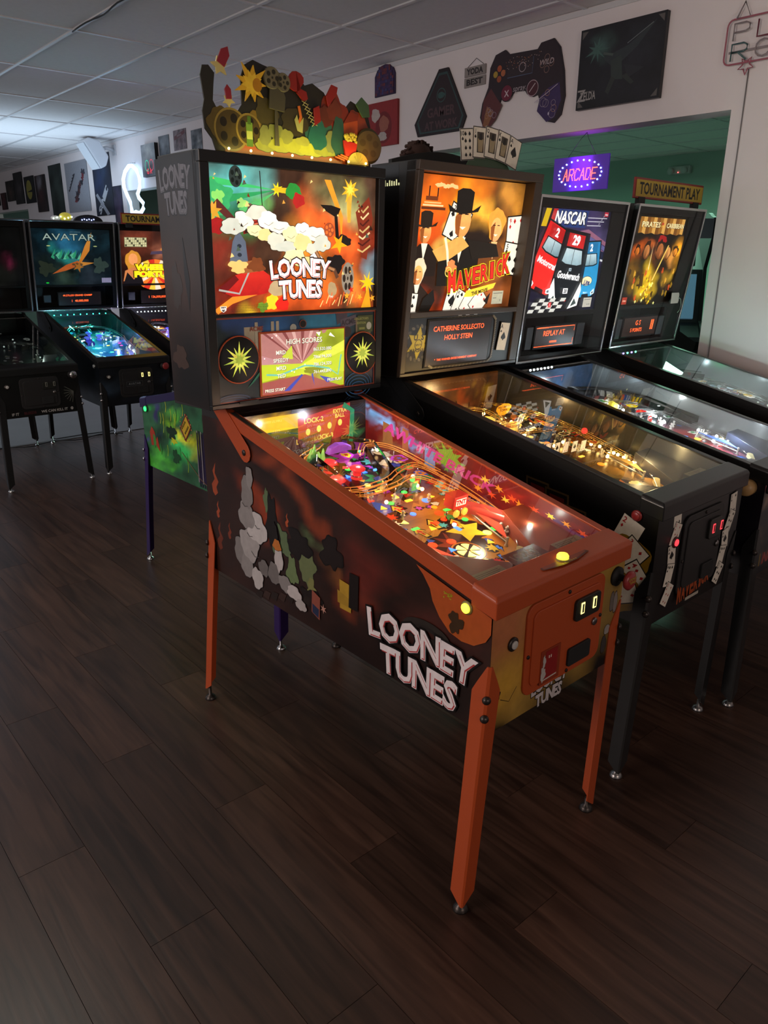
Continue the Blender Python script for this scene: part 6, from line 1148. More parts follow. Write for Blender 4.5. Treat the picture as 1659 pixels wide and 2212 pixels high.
q = Art(.09, .045); [q.poly([(.045, .004), (.045+.018*math.cos(k), .006+.03*math.sin(k)), (.045+.022*math.cos(k+.25), .006+.034*math.sin(k+.25))], '8a7a30' if k % 2 else '3a3418') for k in (0.3, .8, 1.3, 1.8, 2.4)]; q.build('reel_print', (.50, -.0182, .0), (1, 0, 0), (0, 0, 1), PRN, t)
for k, x in enumerate((.45, .462, .474)): slab([(x, .016+.004*k), (x+.04, .006+.004*k), (x+.041, .012+.004*k), (x+.002, .02+.004*k)], -.014, -.009, 'carrot', mat('topper_carrot', hx('c85a18'), .5), t)
slab([(.43, .16), (.465, .20), (.47, .22), (.445, .225), (.422, .19)], -.008, -.003, 'red_crate', mat('topper_red', hx('8a1c14'), .4), t)
slab([(.375, .10), (.40, .115), (.395, .16), (.372, .15)], -.008, -.003, 'red_crate', mat('topper_red', hx('8a1c14'), .4), t)
slab([(.545, .18), (.57, .205), (.60, .185), (.605, .15), (.575, .145)], -.008, -.003, 'green_camera', mat('topper_green', hx('3a5a3c'), .4), t)
for k in range(8): MB().ball((.05+.075*k, -.022, .006), .004, 8).build('led', glowm('led_topper', (1, .85, .25), 5), t)
lamp('topper_lamp', 'AREA', (.32, -.05, .012), .42, (1, .86, .22), .5, (PI-.45, 0, 0), parent=t, sy=.02)
lamp('topper_lamp', 'AREA', (.50, -.05, .012), .2, (1, .35, .10), .2, (PI-.45, 0, 0), parent=t, sy=.02)
# playing card topper
t = thing('machine_topper', 'fan of five oversized spade playing cards on the western machine', 'topper', (.955, 1.06, 1.945), .0186)
slab([(.035, 0), (.285, 0), (.255, .035), (.16, .048), (.06, .035)], .004, .010, 'mount', mat('topper_mount_green', (.05, .10, .05), .5), t)
for k, rk in enumerate(('10', 'J', 'Q', 'K', 'A')):
    rot = .12-.10*k; x = .03+.064*k; z = .062+.028*math.sin((k+.5)*PI/5)-.002*k; c_, q_ = math.cos(rot), math.sin(rot); pts = [(x+sx*.036*c_-sz*.053*q_, z+sx*.036*q_+sz*.053*c_) for sx, sz in ((-1, -1), (1, -1), (1, 1), (-1, 1))]
    o = slab(pts, -.002*k, -.002*k+.0015, 'playing_card', mat('card_white', (.55, .52, .48), .4), t)
    a = Art(.072, .106); card(a, .036, .053, .070, .104, rk, 'S', 0, rk in 'JQK'); b = a.build('card_print', (x-.036*c_+.053*q_, -.002*k-.0004, z-.036*q_-.053*c_), (c_, 0, q_), (-q_, 0, c_), PRNM, o)
# dark arched topper and brown mop behind
t = thing('machine_topper', 'black arched topper rising behind the western machine', 'topper', (.86, 1.30, 1.925), 0)
slab([(.0, .0)]+[(.0+.56*k/12, .055+.045*math.sin(PI*k/12)) for k in range(13)]+[(.56, 0)], .03, .05, 'arched_panel', MATTE, t)
t = thing('hair_tuft', 'dark brown furry tuft above the western machine', 'topper', (1.10, 1.44, 1.925), 0)
mp = MB()
for k in range(70):
    r_ = random.Random(k); an = PI*r_.random(); x = .075*math.cos(an); z = .095+.055*math.sin(an); mp.tube([(0, (r_.random()-.5)*.04, .06), (x*.6, (r_.random()-.5)*.05, z), (x*1.05, (r_.random()-.5)*.05, z-.012+.01*r_.random())], .006, 4)
mp.ball((0, 0, .10), .055, 12, (1.15, .8, .8)); mp.build('fur', mat('brown_fur', hx('3a2620'), .9), t, kind='stuff'); slab([(-.02, -.06), (.02, -.06), (.02, .09), (-.02, .09)], -.01, .01, 'post', MATTE, t)
# tournament signs
def tsign(x, y, z, label, w_=.70, h_=.095, lit=False):
    t = thing('tournament_sign', label, 'sign', (x, y, z), .0186)
    MB().box((0, -.012, .0), (w_, 0, h_)).build('sign_plate', mat('sign_red', hx('8a2018'), .4), t, bevel=.004)
    a = Art(w_-.02, h_-.02); a.rect(0, 0, a.w, a.h, 'b89a30'); a.text('TOURNAMENT PLAY', a.w/2, .012, a.h-.024, '14120e', .03, w=a.w*.90)
    a.build('sign_print', (.01, -.0125, .01), (1, 0, 0), (0, 0, 1), PRNM, t)
    for xx in (.04, w_-.10): MB().box((xx, -.016, -.026), (xx+.06, .006, .008)).build('clamp', MATTE, t, bevel=.002)
    return t
tsign(2.262, 1.165, 1.905, 'yellow tournament sign on top of the black and gold machine', .69)
tsign(1.575, 5.635, 1.885, 'yellow tournament sign on the far machine with the game-wheel backglass', .69, .09)
# small toppers on the far machines
t = thing('machine_topper', 'yellow and white figure topper with tiny lights on the far teal machine', 'topper', (1.16, 5.76, 1.90), 0)
MB().ball((.0, 0, .03), .045, 12, (1.2, .8, .8)).build('yellow_dome', mat('topper_yellow', (.7, .6, .08), .4, emit=.25, ecol=(.8, .7, .1)), t); MB().ball((-.08, 0, .018), .026, 10, (1.6, .8, .8)).build('white_shell', mat('topper_white', (.6, .6, .6), .4, emit=.2), t)
for k in range(6): MB().ball((-.11+.03*k, -.035, .014+.008*(k % 3)), .006, 8).build('led', glowm('led_pale', (.8, 1, .8), 5), t)
t = thing('machine_topper', 'black curved topper with small blue lights between the two far machines', 'topper', (1.36, 5.80, 1.90), 0)
slab([(.12*math.cos(PI*k/12), .055*math.sin(PI*k/12)) for k in range(13)], -.02, .02, 'arched_panel', MATTE, t)
for k in range(6): MB().ball((-.06+.02*k, -.026, .012+.006*(k % 2)), .005, 8).build('led', glowm('led_iceblue', (.3, .4, 1), 7), t)
# price tag hanging on the pirate machine
t = thing('price_tag', 'white paper price tag taped on the black and gold backglass', 'tag', (2.70, 1.135, 1.40), .0186)
MB().prism([(0, 0), (.075, 0), (.082, .012), (.082, .045), (.075, .055), (0, .055)], lambda p: (p[0], -.0, p[1]), lambda p: (p[0], .0015, p[1])).build('paper', mat('tag_paper', (.6, .58, .5), .7), t); MB().tube([(.075, -.001, .03), (.10, -.002, .02), (.112, -.002, -.01), (.10, -.001, -.04), (.085, 0, -.05)], .0015, 5).build('string', mat('tag_string', (.4, .5, .4), .6), t)
# ---------------------------------------------------------------- wall hangings on the right wall
UW, VW = (0, -1, 0), (0, 0, 1)
def wall_panel(name, label, cat, y1, y0, z0, z1, draw, depth=.02, edge=MATTE, m=PRNM, group=None, part='canvas', pr='print'):
    t = thing(name, label, cat, (WX, y1, z0), 0, group); MB().box((-depth, -(y1-y0), 0), (-.0005, 0, z1-z0)).build(part, edge, t, bevel=.001)
    a = Art(y1-y0, z1-z0); draw(a); a.build(pr, (-depth-.0004, 0, 0), UW, VW, m, t); return t
def wall_shape(name, label, cat, pts, draw, depth=.012, edge=MATTE, m=PRNM):
    y1 = max(p[0] for p in pts); z0 = min(p[1] for p in pts); t = thing(name, label, cat, (WX, y1, z0), 0); q = [(y1-p[0], p[1]-z0) for p in pts]
    MB().prism(q, lambda p: (-depth, -p[0], p[1]), lambda p: (-.0005, -p[0], p[1])).build('plaque_board', edge, t, bevel=.001)
    a = Art(max(x for x, z in q), max(z for x, z in q)); a.q = q; draw(a); a.build('print', (-depth-.0004, 0, 0), UW, VW, m, t); return t
def dr_arch(a):
    a.poly([(.01+(x-.0)*.96, .004+y*.96) for x, y in a.q], '342447')
    for i in range(11):
        for k in range(10):
            if abs(i-5)+k*.6 < 8.5: a.rect(.008+i*.0195, .008+k*.0192, .0185, .018, random.Random(i*17+k).choice(['3c2a58', '4a2c50', '58283c', '6a3038', '30244c', '3a3a6a']))
arc = [(3.913, 2.783)]+[(3.913, 2.92), (3.885, 2.96), (3.84, 2.985), (3.79, 2.992), (3.74, 2.982), (3.70, 2.955), (3.682, 2.92), (3.680, 2.783)]
wall_shape('arched_plaque', 'small purple arch-topped plaque of pixel blocks high on the wall', 'plaque', arc, dr_arch, edge=mat('plaque_purple', hx('2c2040'), .6))
def dr_red(a):
    a.rect(0, 0, a.w, a.h, '8e2426'); a.ell(.55*a.w, .42*a.h, .27*a.w, .36*a.h, '701a1c'); a.blob(.28*a.w, .72*a.h, .14*a.w, .15*a.h, 'b8aaa4', 3, .15); a.blob(.50*a.w, .22*a.h, .16*a.w, .10*a.h, 'b0a49e', 5, .15); a.blob(.56*a.w, .50*a.h, .16*a.w, .18*a.h, '9a5a4a', 8, .1)
wall_panel('red_canvas', 'small square red canvas with pale abstract blobs, below the purple plaque', 'canvas', 3.99, 3.64, 2.438, 2.744, dr_red, edge=mat('canvas_red', hx('7c1e20'), .6))
def dr_tri(a):
    q = a.q; cx, cy = sum(p[0] for p in q)/len(q), sum(p[1] for p in q)/len(q); a.poly(q, '20161a'); s = .90; a.poly([(cx+(x-cx)*s, cy+(y-cy)*s) for x, y in q], '2c4444'); s = .84; a.poly([(cx+(x-cx)*s, cy+(y-cy)*s) for x, y in q], '2a1c20')
    a.text('GAMER', .27, .115, .058, '4c3438', .03, w=.27); a.text('AT WORK', .27, .035, .052, '4c3438', .03, w=.32); a.ring(.27, .245, .045, .006, '33504e'); a.blob(.27, .245, .035, .020, '33504e', 4, .1)
wall_shape('triangle_sign', 'dark triangular sign for gamers at work', 'sign', [(3.22, 2.868), (3.46, 2.545), (3.425, 2.462), (2.985, 2.460), (2.945, 2.545), (3.13, 2.868)], dr_tri, edge=mat('sign_dark', hx('1c1416'), .6))
t = thing('hanging_sign', 'two pale wooden boards hung on a string between triangle sign and controller', 'sign', (WX, 2.976, 2.714), 0)
for k, s in enumerate(('BEST', 'YODA')):
    MB().box((-.010, -.19, .002+.063*k), (-.001, 0, .060+.063*k)).build('board', mat('pale_board', hx('8c8480'), .7, grain=.1), t, bevel=.002); a = Art(.19, .058); a.text(s, .095, .012, .034, '2a2626', .04, w=.14); a.build('lettering', (-.0105, 0, .002+.063*k), UW, VW, PRNM, t)
MB().tube([(-.004, -.02, .122), (-.004, -.10, .168), (-.004, -.17, .122)], .0015, 5).build('string', MATTE, t)
g = lambda px, py: (2.6-(px-270)*0, 0)
CT_ = [(300, 330, ), (390, 265), (540, 255), (590, 340), (1170, 385), (1230, 305), (1370, 300), (1420, 440), (1430, 620), (1400, 1000), (1340, 1350), (1230, 1510), (1130, 1510), (1050, 1400), (1010, 1100), (940, 1110), (850, 1060), (810, 1015), (640, 1010), (560, 1060), (480, 1040), (440, 1030), (350, 1230), (250, 1360), (160, 1375), (90, 1240), (110, 1080), (180, 820), (250, 560)]
YY = lambda px, py: (2.785-(px-85)*.000487-.00, 2.90-(py-255)*.000345+(0.0))
# outline measured on the wall: left grip long and low, right grip hangs lower in the picture but level in the room
CO = [(2.752, 2.69), (2.742, 2.80), (2.70, 2.868), (2.62, 2.885), (2.585, 2.855), (2.36, 2.845), (2.335, 2.875), (2.24, 2.883), (2.19, 2.83), (2.15, 2.70), (2.13, 2.56), (2.15, 2.46), (2.20, 2.42), (2.26, 2.435), (2.30, 2.52), (2.335, 2.595), (2.375, 2.585), (2.42, 2.605), (2.44, 2.63), (2.53, 2.635), (2.56, 2.61), (2.60, 2.60), (2.635, 2.615), (2.68, 2.53), (2.74, 2.47), (2.79, 2.47), (2.815, 2.52), (2.80, 2.60)]
def dr_ctrl(a):
    q = a.q; cx, cy = sum(p[0] for p in q)/len(q), sum(p[1] for p in q)/len(q); a.poly([(cx+(x-cx)*.985, cy+(y-cy)*.98) for x, y in q], '2a1c24')
    a.poly([(.015, .10), (.03, .20), (.09, .26), (.15, .19), (.19, .15), (.14, .07), (.07, .015), (.03, .03)], '5a2a2c'); a.poly([(.03, .05), (.06, .16), (.12, .12), (.07, .03)], '8a5a3c'); a.poly([(.50, .16), (.48, .08), (.56, .01), (.62, .03), (.66, .12), (.64, .22), (.56, .20)], '3a2858')
    for k, (dx, dy, cc) in enumerate(((0, .03, 'a8502c'), (-.032, 0, 'a88a30'), (.032, 0, 'a8603c'), (0, -.03, '984a2c'))): a.ell(.155+dx, .335+dy, .019, .019, cc, 14)
    for dx, dy in ((0, .032), (-.034, 0), (.034, 0), (0, -.032)): a.ring(.535+dx, .335+dy, .020, .003, '8a6a60', 16)
    a.ell(.225, .215, .048, .050, '6a1c34'); a.ring(.225, .215, .050, .005, '1c1218'); a.text('X', .225, .195, .035, 'c8b8bc', .02); a.ell(.435, .215, .045, .048, '4a1c28'); a.ring(.435, .215, .046, .004, 'b09aa0'); a.line([(.41, .195), (.455, .24)], .005, 'c8b8bc')
    a.rect(.225, .30, .20, .09, '30242a'); a.line([(.225, .30), (.425, .30), (.43, .39)], .003, '5a6a8a'); a.ring(.345, .345, .028, .004, 'a89aa0'); a.text('spray.', .33, .205, .032, 'b0a4aa', .0, shear=.2); a.text('WILD', .535, .33, .03, 'b8a8ac', .0, shear=.2)
    for i in range(50):
        r_ = random.Random(i); a.ell(.20+.30*r_.random(), .34+.07*r_.random(), .0025, .0025, ('c8b0a8', 'b87048')[i % 2], 6)
    for i in range(12):
        r_ = random.Random(i+70); x, y = (.05+.1*r_.random(), .06+.12*r_.random()) if i % 2 else (.52+.1*r_.random(), .04+.14*r_.random()); a.ring(x, y, .016+.01*r_.random(), .002, ('a89aa8', 'b88a6a')[i % 3 == 0], 14)
    a.line([(.46, .13), (.55, .17), (.63, .21)], .004, 'b8a8b8'); a.ell(.575, .055, .006, .009, 'b8b0c8')
wall_shape('controller_plaque', 'large game controller shaped plaque covered in graffiti print', 'plaque', CO, dr_ctrl, .014, mat('plaque_dark', hx('1e1620'), .5))
def dr_dark(a):
    w, h = a.w, a.h; a.bg('14151c', [(.25, .72, .22, '3a5450'), (.5, .5, .3, '1e2028'), (.75, .7, .25, '20242c')], 41, (40, 30), amt=.35)
    a.star(.22*w, .72*h, .07, .02, 9, '40605a', .2, .6); a.poly([(.30*w, .60*h), (.60*w, .70*h), (.90*w, .93*h), (.70*w, .66*h), (.45*w, .45*h)], '2c3438'); a.poly([(.40*w, .55*h), (.52*w, .60*h), (.56*w, .30*h), (.42*w, .32*h)], '303a38'); a.poly([(.56*w, .48*h), (.80*w, .40*h), (.62*w, .30*h)], '25282e'); a.line([(.30*w, .66*h), (.42*w, .62*h)], .012, '46524e'); a.line([(.58*w, .72*h), (.86*w, .90*h)], .004, '6a7274')
    a.poly([(.42*w, .36*h), (.36*w, .18*h), (.40*w, .14*h), (.47*w, .32*h)], '2c3230'); a.poly([(.54*w, .34*h), (.66*w, .22*h), (.70*w, .24*h), (.60*w, .36*h)], '2c3230')
    a.text('ZELDA', .145*w, .115*h, .042, '9a9694', .02, w=.105); a.text('THE LEGEND OF', .13*w, .205*h, .008, '8a8684', 0); a.text('Z', .06*w, .105*h, .06, '9a9694', .01)
    for x, y, sx, sy in ((0, 0, 1, 1), (w, 0, -1, 1), (0, h, 1, -1), (w, h, -1, -1)): a.poly([(x+sx*.012, y+sy*.012), (x+sx*.05, y+sy*.012), (x+sx*.012, y+sy*.05)], '5a5654')
wall_panel('dark_canvas', 'large dark framed fantasy poster above the opening, gothic lettering bottom left', 'poster', 2.03, 1.49, 2.463, 2.877, dr_dark, .03, mat('frame_dark', (.012, .012, .014), .4))
# unlit neon sign at the right picture edge
t = thing('neon_sign', 'unlit tube sign reading play room at the right edge of the wall', 'sign', (WX-.02, 1.15, 2.56), 0)
NT = mat('unlit_tube_white', hx('8a7e80'), .3); NP = mat('unlit_tube_pink', hx('a05a68'), .3); NG = mat('unlit_tube_teal', hx('3c5a5c'), .3); NR = mat('unlit_tube_red', hx('6a2c3c'), .3)
def tube2(pts, m, nm, closed=False, r=.0045): MB().tube([(0, -x, z) for x, z in pts], r, 6, closed).build(nm, m, t)
rrp = c['rr'](.0, .52, .0, .20, .03, 4); tube2(rrp, NP, 'frame_tube', True)
FONT = {'P': [(0, 0), (0, 1), (.45, 1), (.6, .85), (.6, .6), (.45, .48), (0, .48)], 'L': [(0, 1), (0, 0), (.5, 0)], 'A': [(0, 0), (.3, 1), (.6, 0), (.48, .35), (.12, .35)], 'Y': [(0, 1), (.3, .5), (.6, 1), (.3, .5), (.3, 0)], 'R': [(0, 0), (0, 1), (.45, 1), (.6, .85), (.6, .6), (.45, .5), (0, .5), (.25, .5), (.6, 0)], 'O': [(.3+.3*math.cos(k*PI/6), .5+.5*math.sin(k*PI/6)) for k in range(13)], 'M': [(0, 0), (.05, 1), (.3, .3), (.55, 1), (.6, 0)]}
for row, (wd, z0) in enumerate((('PLAY', .105), ('ROOM', .015))):
    for k, ch in enumerate(wd): tube2([(.035+.12*k+x*.13, z0+y*.075) for x, y in FONT[ch]], (NT, NR, NT, NP)[k] if row == 0 else (NG, NT, NT, NR)[k], 'letter_tube')
tube2([(.04, .20), (.075, .27), (.11, .20), (.04, .20)], NT, 'triangle_tube'); tube2([(.12+.04*(1 if k % 2 else .45)*math.sin(k*PI/5), -.015+.04*(1 if k % 2 else .45)*math.cos(k*PI/5)) for k in range(10)], NP, 'star_tube', True)
MB().tube([(.015, -.13, -.03), (.016, -.132, -.4), (.016, -.13, -.9), (.014, -.135, -1.5), (.012, -.15, -2.4)], .003, 6).build('power_cord', mat('cord_grey', (.18, .17, .17), .6), t)
MB().box((.003, -.50, .05), (.008, -.02, .06)).build('mounting_bar', NT, t)
# lit arcade board hanging in the opening
t = thing('led_sign', 'lit arcade board of red letters in a ring of blue dots', 'sign', (WX+.03, 2.205, 2.025), 0)
MB().box((0, -.40, 0), (.012, 0, .195)).build('board', mat('led_board', (.05, .02, .16), .35, emit=.16, ecol=(.16, .02, .9)), t, bevel=.002)
for k in range(22): q = 2*PI*k/22; MB().ball((-.003, -.20-.155*math.cos(q), .0975+.075*math.sin(q)), .0048, 8).build('led', glowm('led_royal', (.25, .35, 1), 14), t)
LET = {'A': [(0, 0), (.5, 1), (1, 0), None, (.2, .38), (.8, .38)], 'R': [(0, 0), (0, 1), (.8, 1), (1, .78), (.8, .5), (0, .5), None, (.5, .5), (1, 0)], 'C': [(1, .85), (.7, 1), (.25, 1), (0, .7), (0, .3), (.25, 0), (.7, 0), (1, .15)], 'D': [(0, 0), (0, 1), (.65, 1), (1, .7), (1, .3), (.65, 0), (0, 0)], 'E': [(1, 1), (0, 1), (0, 0), (1, 0), None, (0, .5), (.8, .5)]}
for k, ch in enumerate('ARCADE'):
    o = MB(); seg = []; pts = LET[ch]
    for i in range(len(pts)-1):
        if pts[i] is None or pts[i+1] is None: continue
        n_ = max(2, int(math.hypot((pts[i+1][0]-pts[i][0])*.6, pts[i+1][1]-pts[i][1])*8))
        for s in range(n_+1): seg.append((pts[i][0]+(pts[i+1][0]-pts[i][0])*s/n_, pts[i][1]+(pts[i+1][1]-pts[i][1])*s/n_))
    for x, y in seg: o.ball((-.002, -(.078+.041*k+x*.031+y*.008), .062+y*.062), .0031, 6)
    o.build('letter_leds', glowm('led_letter', (1, .10, .04), 5), t)
for dy in (-.10, -.30): MB().tube([(.006, dy, .195), (.02, -.20+(dy+.20)*.3, .29), (.04, -.20, .33)], .0015, 5).build('hanging_wire', DKM, t)
lamp('sign_glow', 'AREA', (-.02, -.20, .10), .9, (.30, .04, 1), .3, (0, math.radians(-90), 0), parent=t, sy=.15)
lamp('sign_glow', 'POINT', (-.06, -.20, .15), .22, (1, .08, .25), .05, parent=t)
# far part of the wall: posters left to right towards the camera
def dr_p(base, blobs, seed, extra=None):
    def f(a):
        a.bg(base, blobs, seed, (18, 24), amt=.4)
        if extra: extra(a)
    return f
GRP = None
wall_panel('poster', 'narrow grey comic poster right of the glasses light box', 'poster', 7.69, 7.43, 2.50, 2.895, dr_p('5a5e64', [(.5, .8, .4, '7a7e84'), (.5, .3, .4, '3a3c44')], 1), .004)
wall_panel('poster', 'grey-pink magazine poster with slanted title band', 'poster', 7.32, 7.025, 2.717, 2.914, dr_p('7a6c70', [(.5, .5, .4, '6a5458')], 2, lambda a: (a.poly([(.02, .10), (.27, .15), (.27, .185), (.02, .14)], '6a3c40'), a.text('PINBALL', .14, .135, .02, '8a8084', .03, rot=.15))), .004)
wall_panel('poster', 'grey sketch poster closest to the orange machine topper', 'poster', 6.915, 6.68, 2.67, 2.876, dr_p('6a6e74', [(.3, .5, .3, '3c4048'), (.7, .4, .2, '8a8e90')], 3), .004)
def led_art(a):
    w, h = a.w, a.h; a.bg('5a6068', [(.5, .8, .5, '7a8084'), (.5, .15, .4, '2a2c34')], 3, (14, 18), amt=.2); 
    for x, cc in ((.36, '38c8a0'), (.68, 'd84a5a')): a.ring(x*w, .34*h, .055, .010, cc, 20, .062)
    a.text('G A', .5*w, .08*h, .055, 'f03a4a', .03)
wall_panel('light_box', 'framed light box with glowing glasses outline beside the blue-white foot light', 'light box', 8.08, 7.72, 2.50, 2.84, led_art, .045, MATTE, print_mat('lightbox_print', .5, .3, .1))
def dr_blue(a):
    w, h = a.w, a.h; a.bg('141a2c', [(.5, .7, .3, '24344e'), (.3, .5, .2, '1c2a4a'), (.5, .1, .3, '0c0e16')], 9, (16, 24), amt=.3)
    for k, ch in enumerate('SONIC'): a.text(ch, (.28+.11*k)*w, (.06+.08*k)*h, .11*h, 'a8acb4', .05, rot=.75, w=.13*w)
    a.poly([(.05*w, .35*h), (.15*w, .38*h), (.75*w, .02*h), (.6*w, .0)], '8a8e98')
wall_panel('poster', 'tall dark blue poster with slanted white letters under the wall speaker', 'poster', 9.72, 9.12, 2.13, 2.87, dr_blue, .004)
wall_panel('poster', 'dark speckled poster low behind the blue-white foot light', 'poster', 9.11, 8.84, 1.95, 2.465, dr_p('1c1c30', [(.5, .6, .3, '3a2c4a'), (.4, .3, .2, '4a3a4a')], 5), .004)
def dr_splash(a):
    w, h = a.w, a.h; a.rect(0, 0, w, h, '8c8e96')
    for i in range(22):
        r_ = random.Random(i+4); t_ = .9*r_.random(); a.blob((.25+.6*t_+.1*r_.random())*w, (.15+.7*t_+.1*r_.random()-.05)*h, .05*w, .045*h, ('2c2c34', '4a3034', '6a2830', '3a3a44')[i % 4], i, .5)
    for i in range(6): a.poly([((.08+.05*i)*w, (.45+.06*i)*h), ((.2+.05*i)*w, (.52+.05*i)*h), ((.12+.05*i)*w, (.42+.05*i)*h)], '34343c')
wall_panel('poster', 'white poster with dark and red ink splash, left of the blue one', 'poster', 10.74, 9.90, 2.21, 2.855, dr_splash, .004)
wall_panel('poster', 'tall narrow dark green poster', 'poster', 11.43, 10.90, 2.12, 2.88, dr_p('26302e', [(.6, .5, .3, '34403c'), (.4, .2, .3, '1c2624')], 6), .004)
wall_panel('poster', 'brown-black portrait poster right of the yellow moon canvas', 'poster', 12.05, 11.60, 2.265, 2.783, dr_p('2a2022', [(.5, .8, .3, '7a7880'), (.5, .4, .3, '3c2426')], 7), .02)
wall_panel('poster', 'black canvas with a yellow moon disc', 'poster', 12.575, 12.125, 2.414, 2.802, lambda a: (a.rect(0, 0, a.w, a.h, '181a1e'), a.ell(.48*a.w, .5*a.h, .30*a.w, .36*a.h, '8a8440'), a.poly([(.2*a.w, .42*a.h), (.8*a.w, .50*a.h), (.8*a.w, .40*a.h)], '181a1e')), .02)
wall_panel('poster', 'tall dim grey-brown poster left of the yellow moon canvas', 'poster', 13.11, 12.685, 2.425, 2.896, dr_p('262426', [(.6, .5, .3, '4a4448')], 8), .02)
wall_panel('poster', 'dim reddish poster second from the left picture edge', 'poster', 13.575, 13.136, 2.488, 2.80, dr_p('2a2624', [(.5, .4, .4, '443430')], 9), .02)
wall_panel('poster', 'small dark red poster near the left picture edge', 'poster', 13.94, 13.66, 2.372, 2.637, dr_p('3c1c20', [(.5, .5, .4, '4c2428')], 10), .02)
wall_panel('poster', 'dim grey poster at the very left picture edge', 'poster', 14.5, 14.05, 2.45, 2.80, dr_p('34343a', [(.5, .5, .4, '4a4448')], 11), .02)
# wall speaker
t = thing('wall_speaker', 'white tilted loudspeaker on a wall bracket near the ceiling', 'speaker', (WX, 9.0, 2.83), 0)
c_, q_ = math.cos(.55), math.sin(.55)
def sp(x, y, z): return (x, y, z)
pr = [(-.10, -.13), (.10, -.17), (.12, .17), (-.10, .13)]
def spt(p, s): 
    x, y = p[0], s; z = p[1]; X, Z_ = x*c_-z*q_, x*q_+z*c_; return (-.24+X*.72, y*.8, Z_*.72)
MB().prism([(-.12, -.24), (.0, -.25), (.13, -.15), (.14, .12), (.0, .25), (-.12, .24)], lambda p: spt(p, -.16), lambda p: spt(p, .16)).build('cabinet', mat('speaker_white', (.62, .64, .68), .45), t, bevel=.02)
MB().prism([(-.135, -.225), (-.12, -.23), (-.12, .23), (-.135, .225)], lambda p: spt(p, -.15), lambda p: spt(p, .15)).build('front_grille', mat('speaker_grille_white', (.55, .58, .62), .6), t, bevel=.008)
MB().tube([(-.20, -.02, .03), (-.10, -.06, .06), (-.01, -.06, .04)], .022, 10).build('bracket', mat('bracket_white', (.5, .5, .52), .5), t); MB().box((-.012, -.11, -.02), (-.0005, -.01, .10)).build('wall_plate', mat('bracket_white', (.5, .5, .52), .5), t, bevel=.004)
# blue-white neon outline light
FT = [(8.418, 2.65), (8.551, 2.593), (8.623, 2.515), (8.623, 2.425), (8.557, 2.338), (8.479, 2.25), (8.458, 2.16), (8.46, 2.128), (8.42, 2.122), (8.335, 2.135), (8.27, 2.120), (8.2, 2.120), (8.121, 2.165), (8.119, 2.227), (8.219, 2.283), (8.246, 2.329), (8.174, 2.391), (8.152, 2.485), (8.221, 2.591), (8.32, 2.64)]
t = thing('neon_light', 'glowing blue-white foot-shaped neon outline above the far machines', 'neon light', (WX-.06, 8.37, 2.12), 0)
MB().tube([(0, y-8.37, z-2.12) for y, z in FT], .021, 8, True).build('neon_tube', mat('neon_blue_white', (.8, .9, 1), .4, emit=2.6, ecol=(.45, .70, 1)), t)
for y, z in ((8.37, 2.68), (8.37, 2.09)): MB().tube([(.0, y-8.37, z-2.12), (.059, y-8.37, z-2.12)], .005, 6).build('standoff', CHR, t)
lamp('neon_spill', 'POINT', (-.22, 0, .26), 2, (.40, .66, 1), .15, parent=t)
# emergency light in the side room
t = thing('emergency_light', 'small white twin-head emergency light near the ceiling of the green side room', 'lamp', (9.28, 4.85, 2.74), 0)
MB().box((-.05, -.16, 0), (.018, .16, .10)).build('housing', mat('housing_white', (.5, .55, .52), .5), t, bevel=.01)
for s in (-1, 1): MB().lathe((-.05, s*.10, .05), [(.03, 0), (.045, .03), (.04, .05)], 12, (-1, 0, -.3)).build('lamp_head', mat('housing_white', (.5, .55, .52), .5), t)
MB().ball((-.055, 0, .02), .006, 8).build('indicator', glowm('ind_red', (1, .1, .1), 6), t)
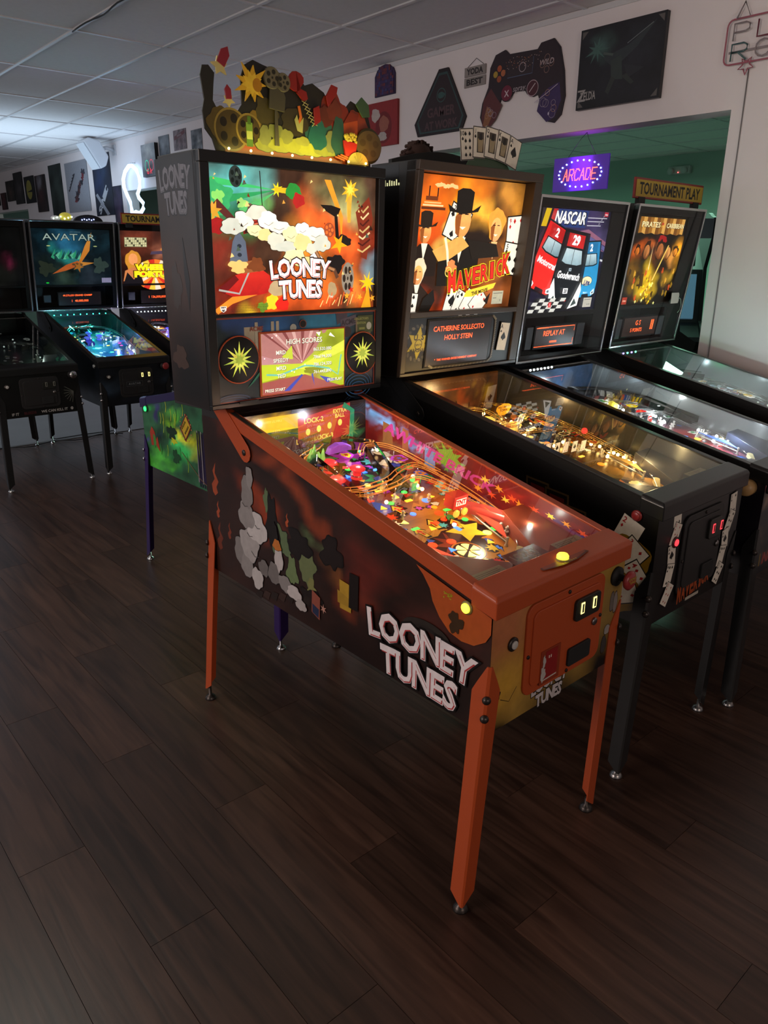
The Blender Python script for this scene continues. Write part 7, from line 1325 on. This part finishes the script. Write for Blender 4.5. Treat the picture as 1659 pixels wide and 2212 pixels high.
# arcade cabinets in the side room
def arcade(label, x, y, rz, w_=.75, h_=1.85, screen=(.3, .6, .9), se=.5):
    t = thing('arcade_cabinet', label, 'arcade machine', (x, y, 0), rz, None); prof = [(0, 0), (0, .85), (-.10, .95), (-.12, 1.0), (.10, 1.10), (.18, 1.55), (.02, h_-.22), (.03, h_-.05)]+[(.10+.28*math.sin(PI*k/10*.5), h_-.05+.05*math.sin(PI*k/10)) for k in range(1, 9)]+[(.70, h_-.12), (.72, 0)]
    MB().px(prof, 0, .03).px(prof, w_-.03, w_).build('side_panel', MATTE, t); MB().px([(.02, 0), (.02, .84), (-.08, .94), (.12, 1.08), (.20, 1.54), (.70, h_-.14), (.70, 0)], .03, w_-.03).build('body', mat('cabinet_black', (.02, .02, .022), .5), t)
    MB().hexa([(.08, .095, 1.12), (w_-.08, .095, 1.12), (w_-.08, .12, 1.11), (.08, .12, 1.11), (.08, .17, 1.50), (w_-.08, .17, 1.50), (w_-.08, .20, 1.50), (.08, .20, 1.50)]).build('screen', mat('screen_%d' % int(x*100), screen, .2, emit=se), t)
    MB().box((.03, .0, h_-.22), (w_-.03, .03, h_-.06)).build('marquee', mat('marquee_dim', (.1, .1, .12), .3), t); MB().box((.03, -.10, .93), (w_-.03, .10, .97)).build('control_panel', mat('panel_dark', (.03, .03, .035), .4), t)
    for k in range(4): MB().lathe((.2+.1*k, -.02, .97), [(.014, 0), (.014, .01)], 10).build('button', mat('btn%d' % (k % 2), ((.6, .1, .1), (.1, .2, .6))[k % 2], .3), t)
    MB().tube([(.14, -.02, .97), (.14, -.02, 1.04)], .006, 8).ball((.14, -.02, 1.05), .018, 10).build('joystick', mat('btn0', (.6, .1, .1), .3), t); return t
arcade('dark arcade cabinet in the side room behind the tournament sign', 5.0, 2.9, -.9, h_=2.02, se=.1)
arcade('dark arcade cabinet in the side room with pale lit screen', 4.5, 1.95, PI/2-.15, h_=1.80, screen=(.6, .85, .8), se=.9)
arcade('low dark arcade cabinet in the side room right of the pirate machine', 6.6, 3.9, PI/2, h_=1.62, se=.15)
# cables on the floor behind the far row
cb = mat('black_cable', (.02, .02, .02), .4)
tag(MB().tube([(.35+.09*k, 6.0+.05*math.sin(k*1.3)+.02*k*0, .012+.0*k) for k in range(14)], .005, 6).build('floor_cable', cb, None), 'black power cable snaking on the floor behind the far machines', 'cable')
tag(MB().tube([(.93+.01*math.sin(k), 6.05+.01*k, 1.0-.98*(k/10)**1.5+.0) for k in range(11)]+[(.95, 6.12, .012), (1.2, 6.14, .012), (1.5, 6.13, .012)], .005, 6).build('hanging_cable', cb, None), 'black power cable hanging from the far teal machine to the floor', 'cable')
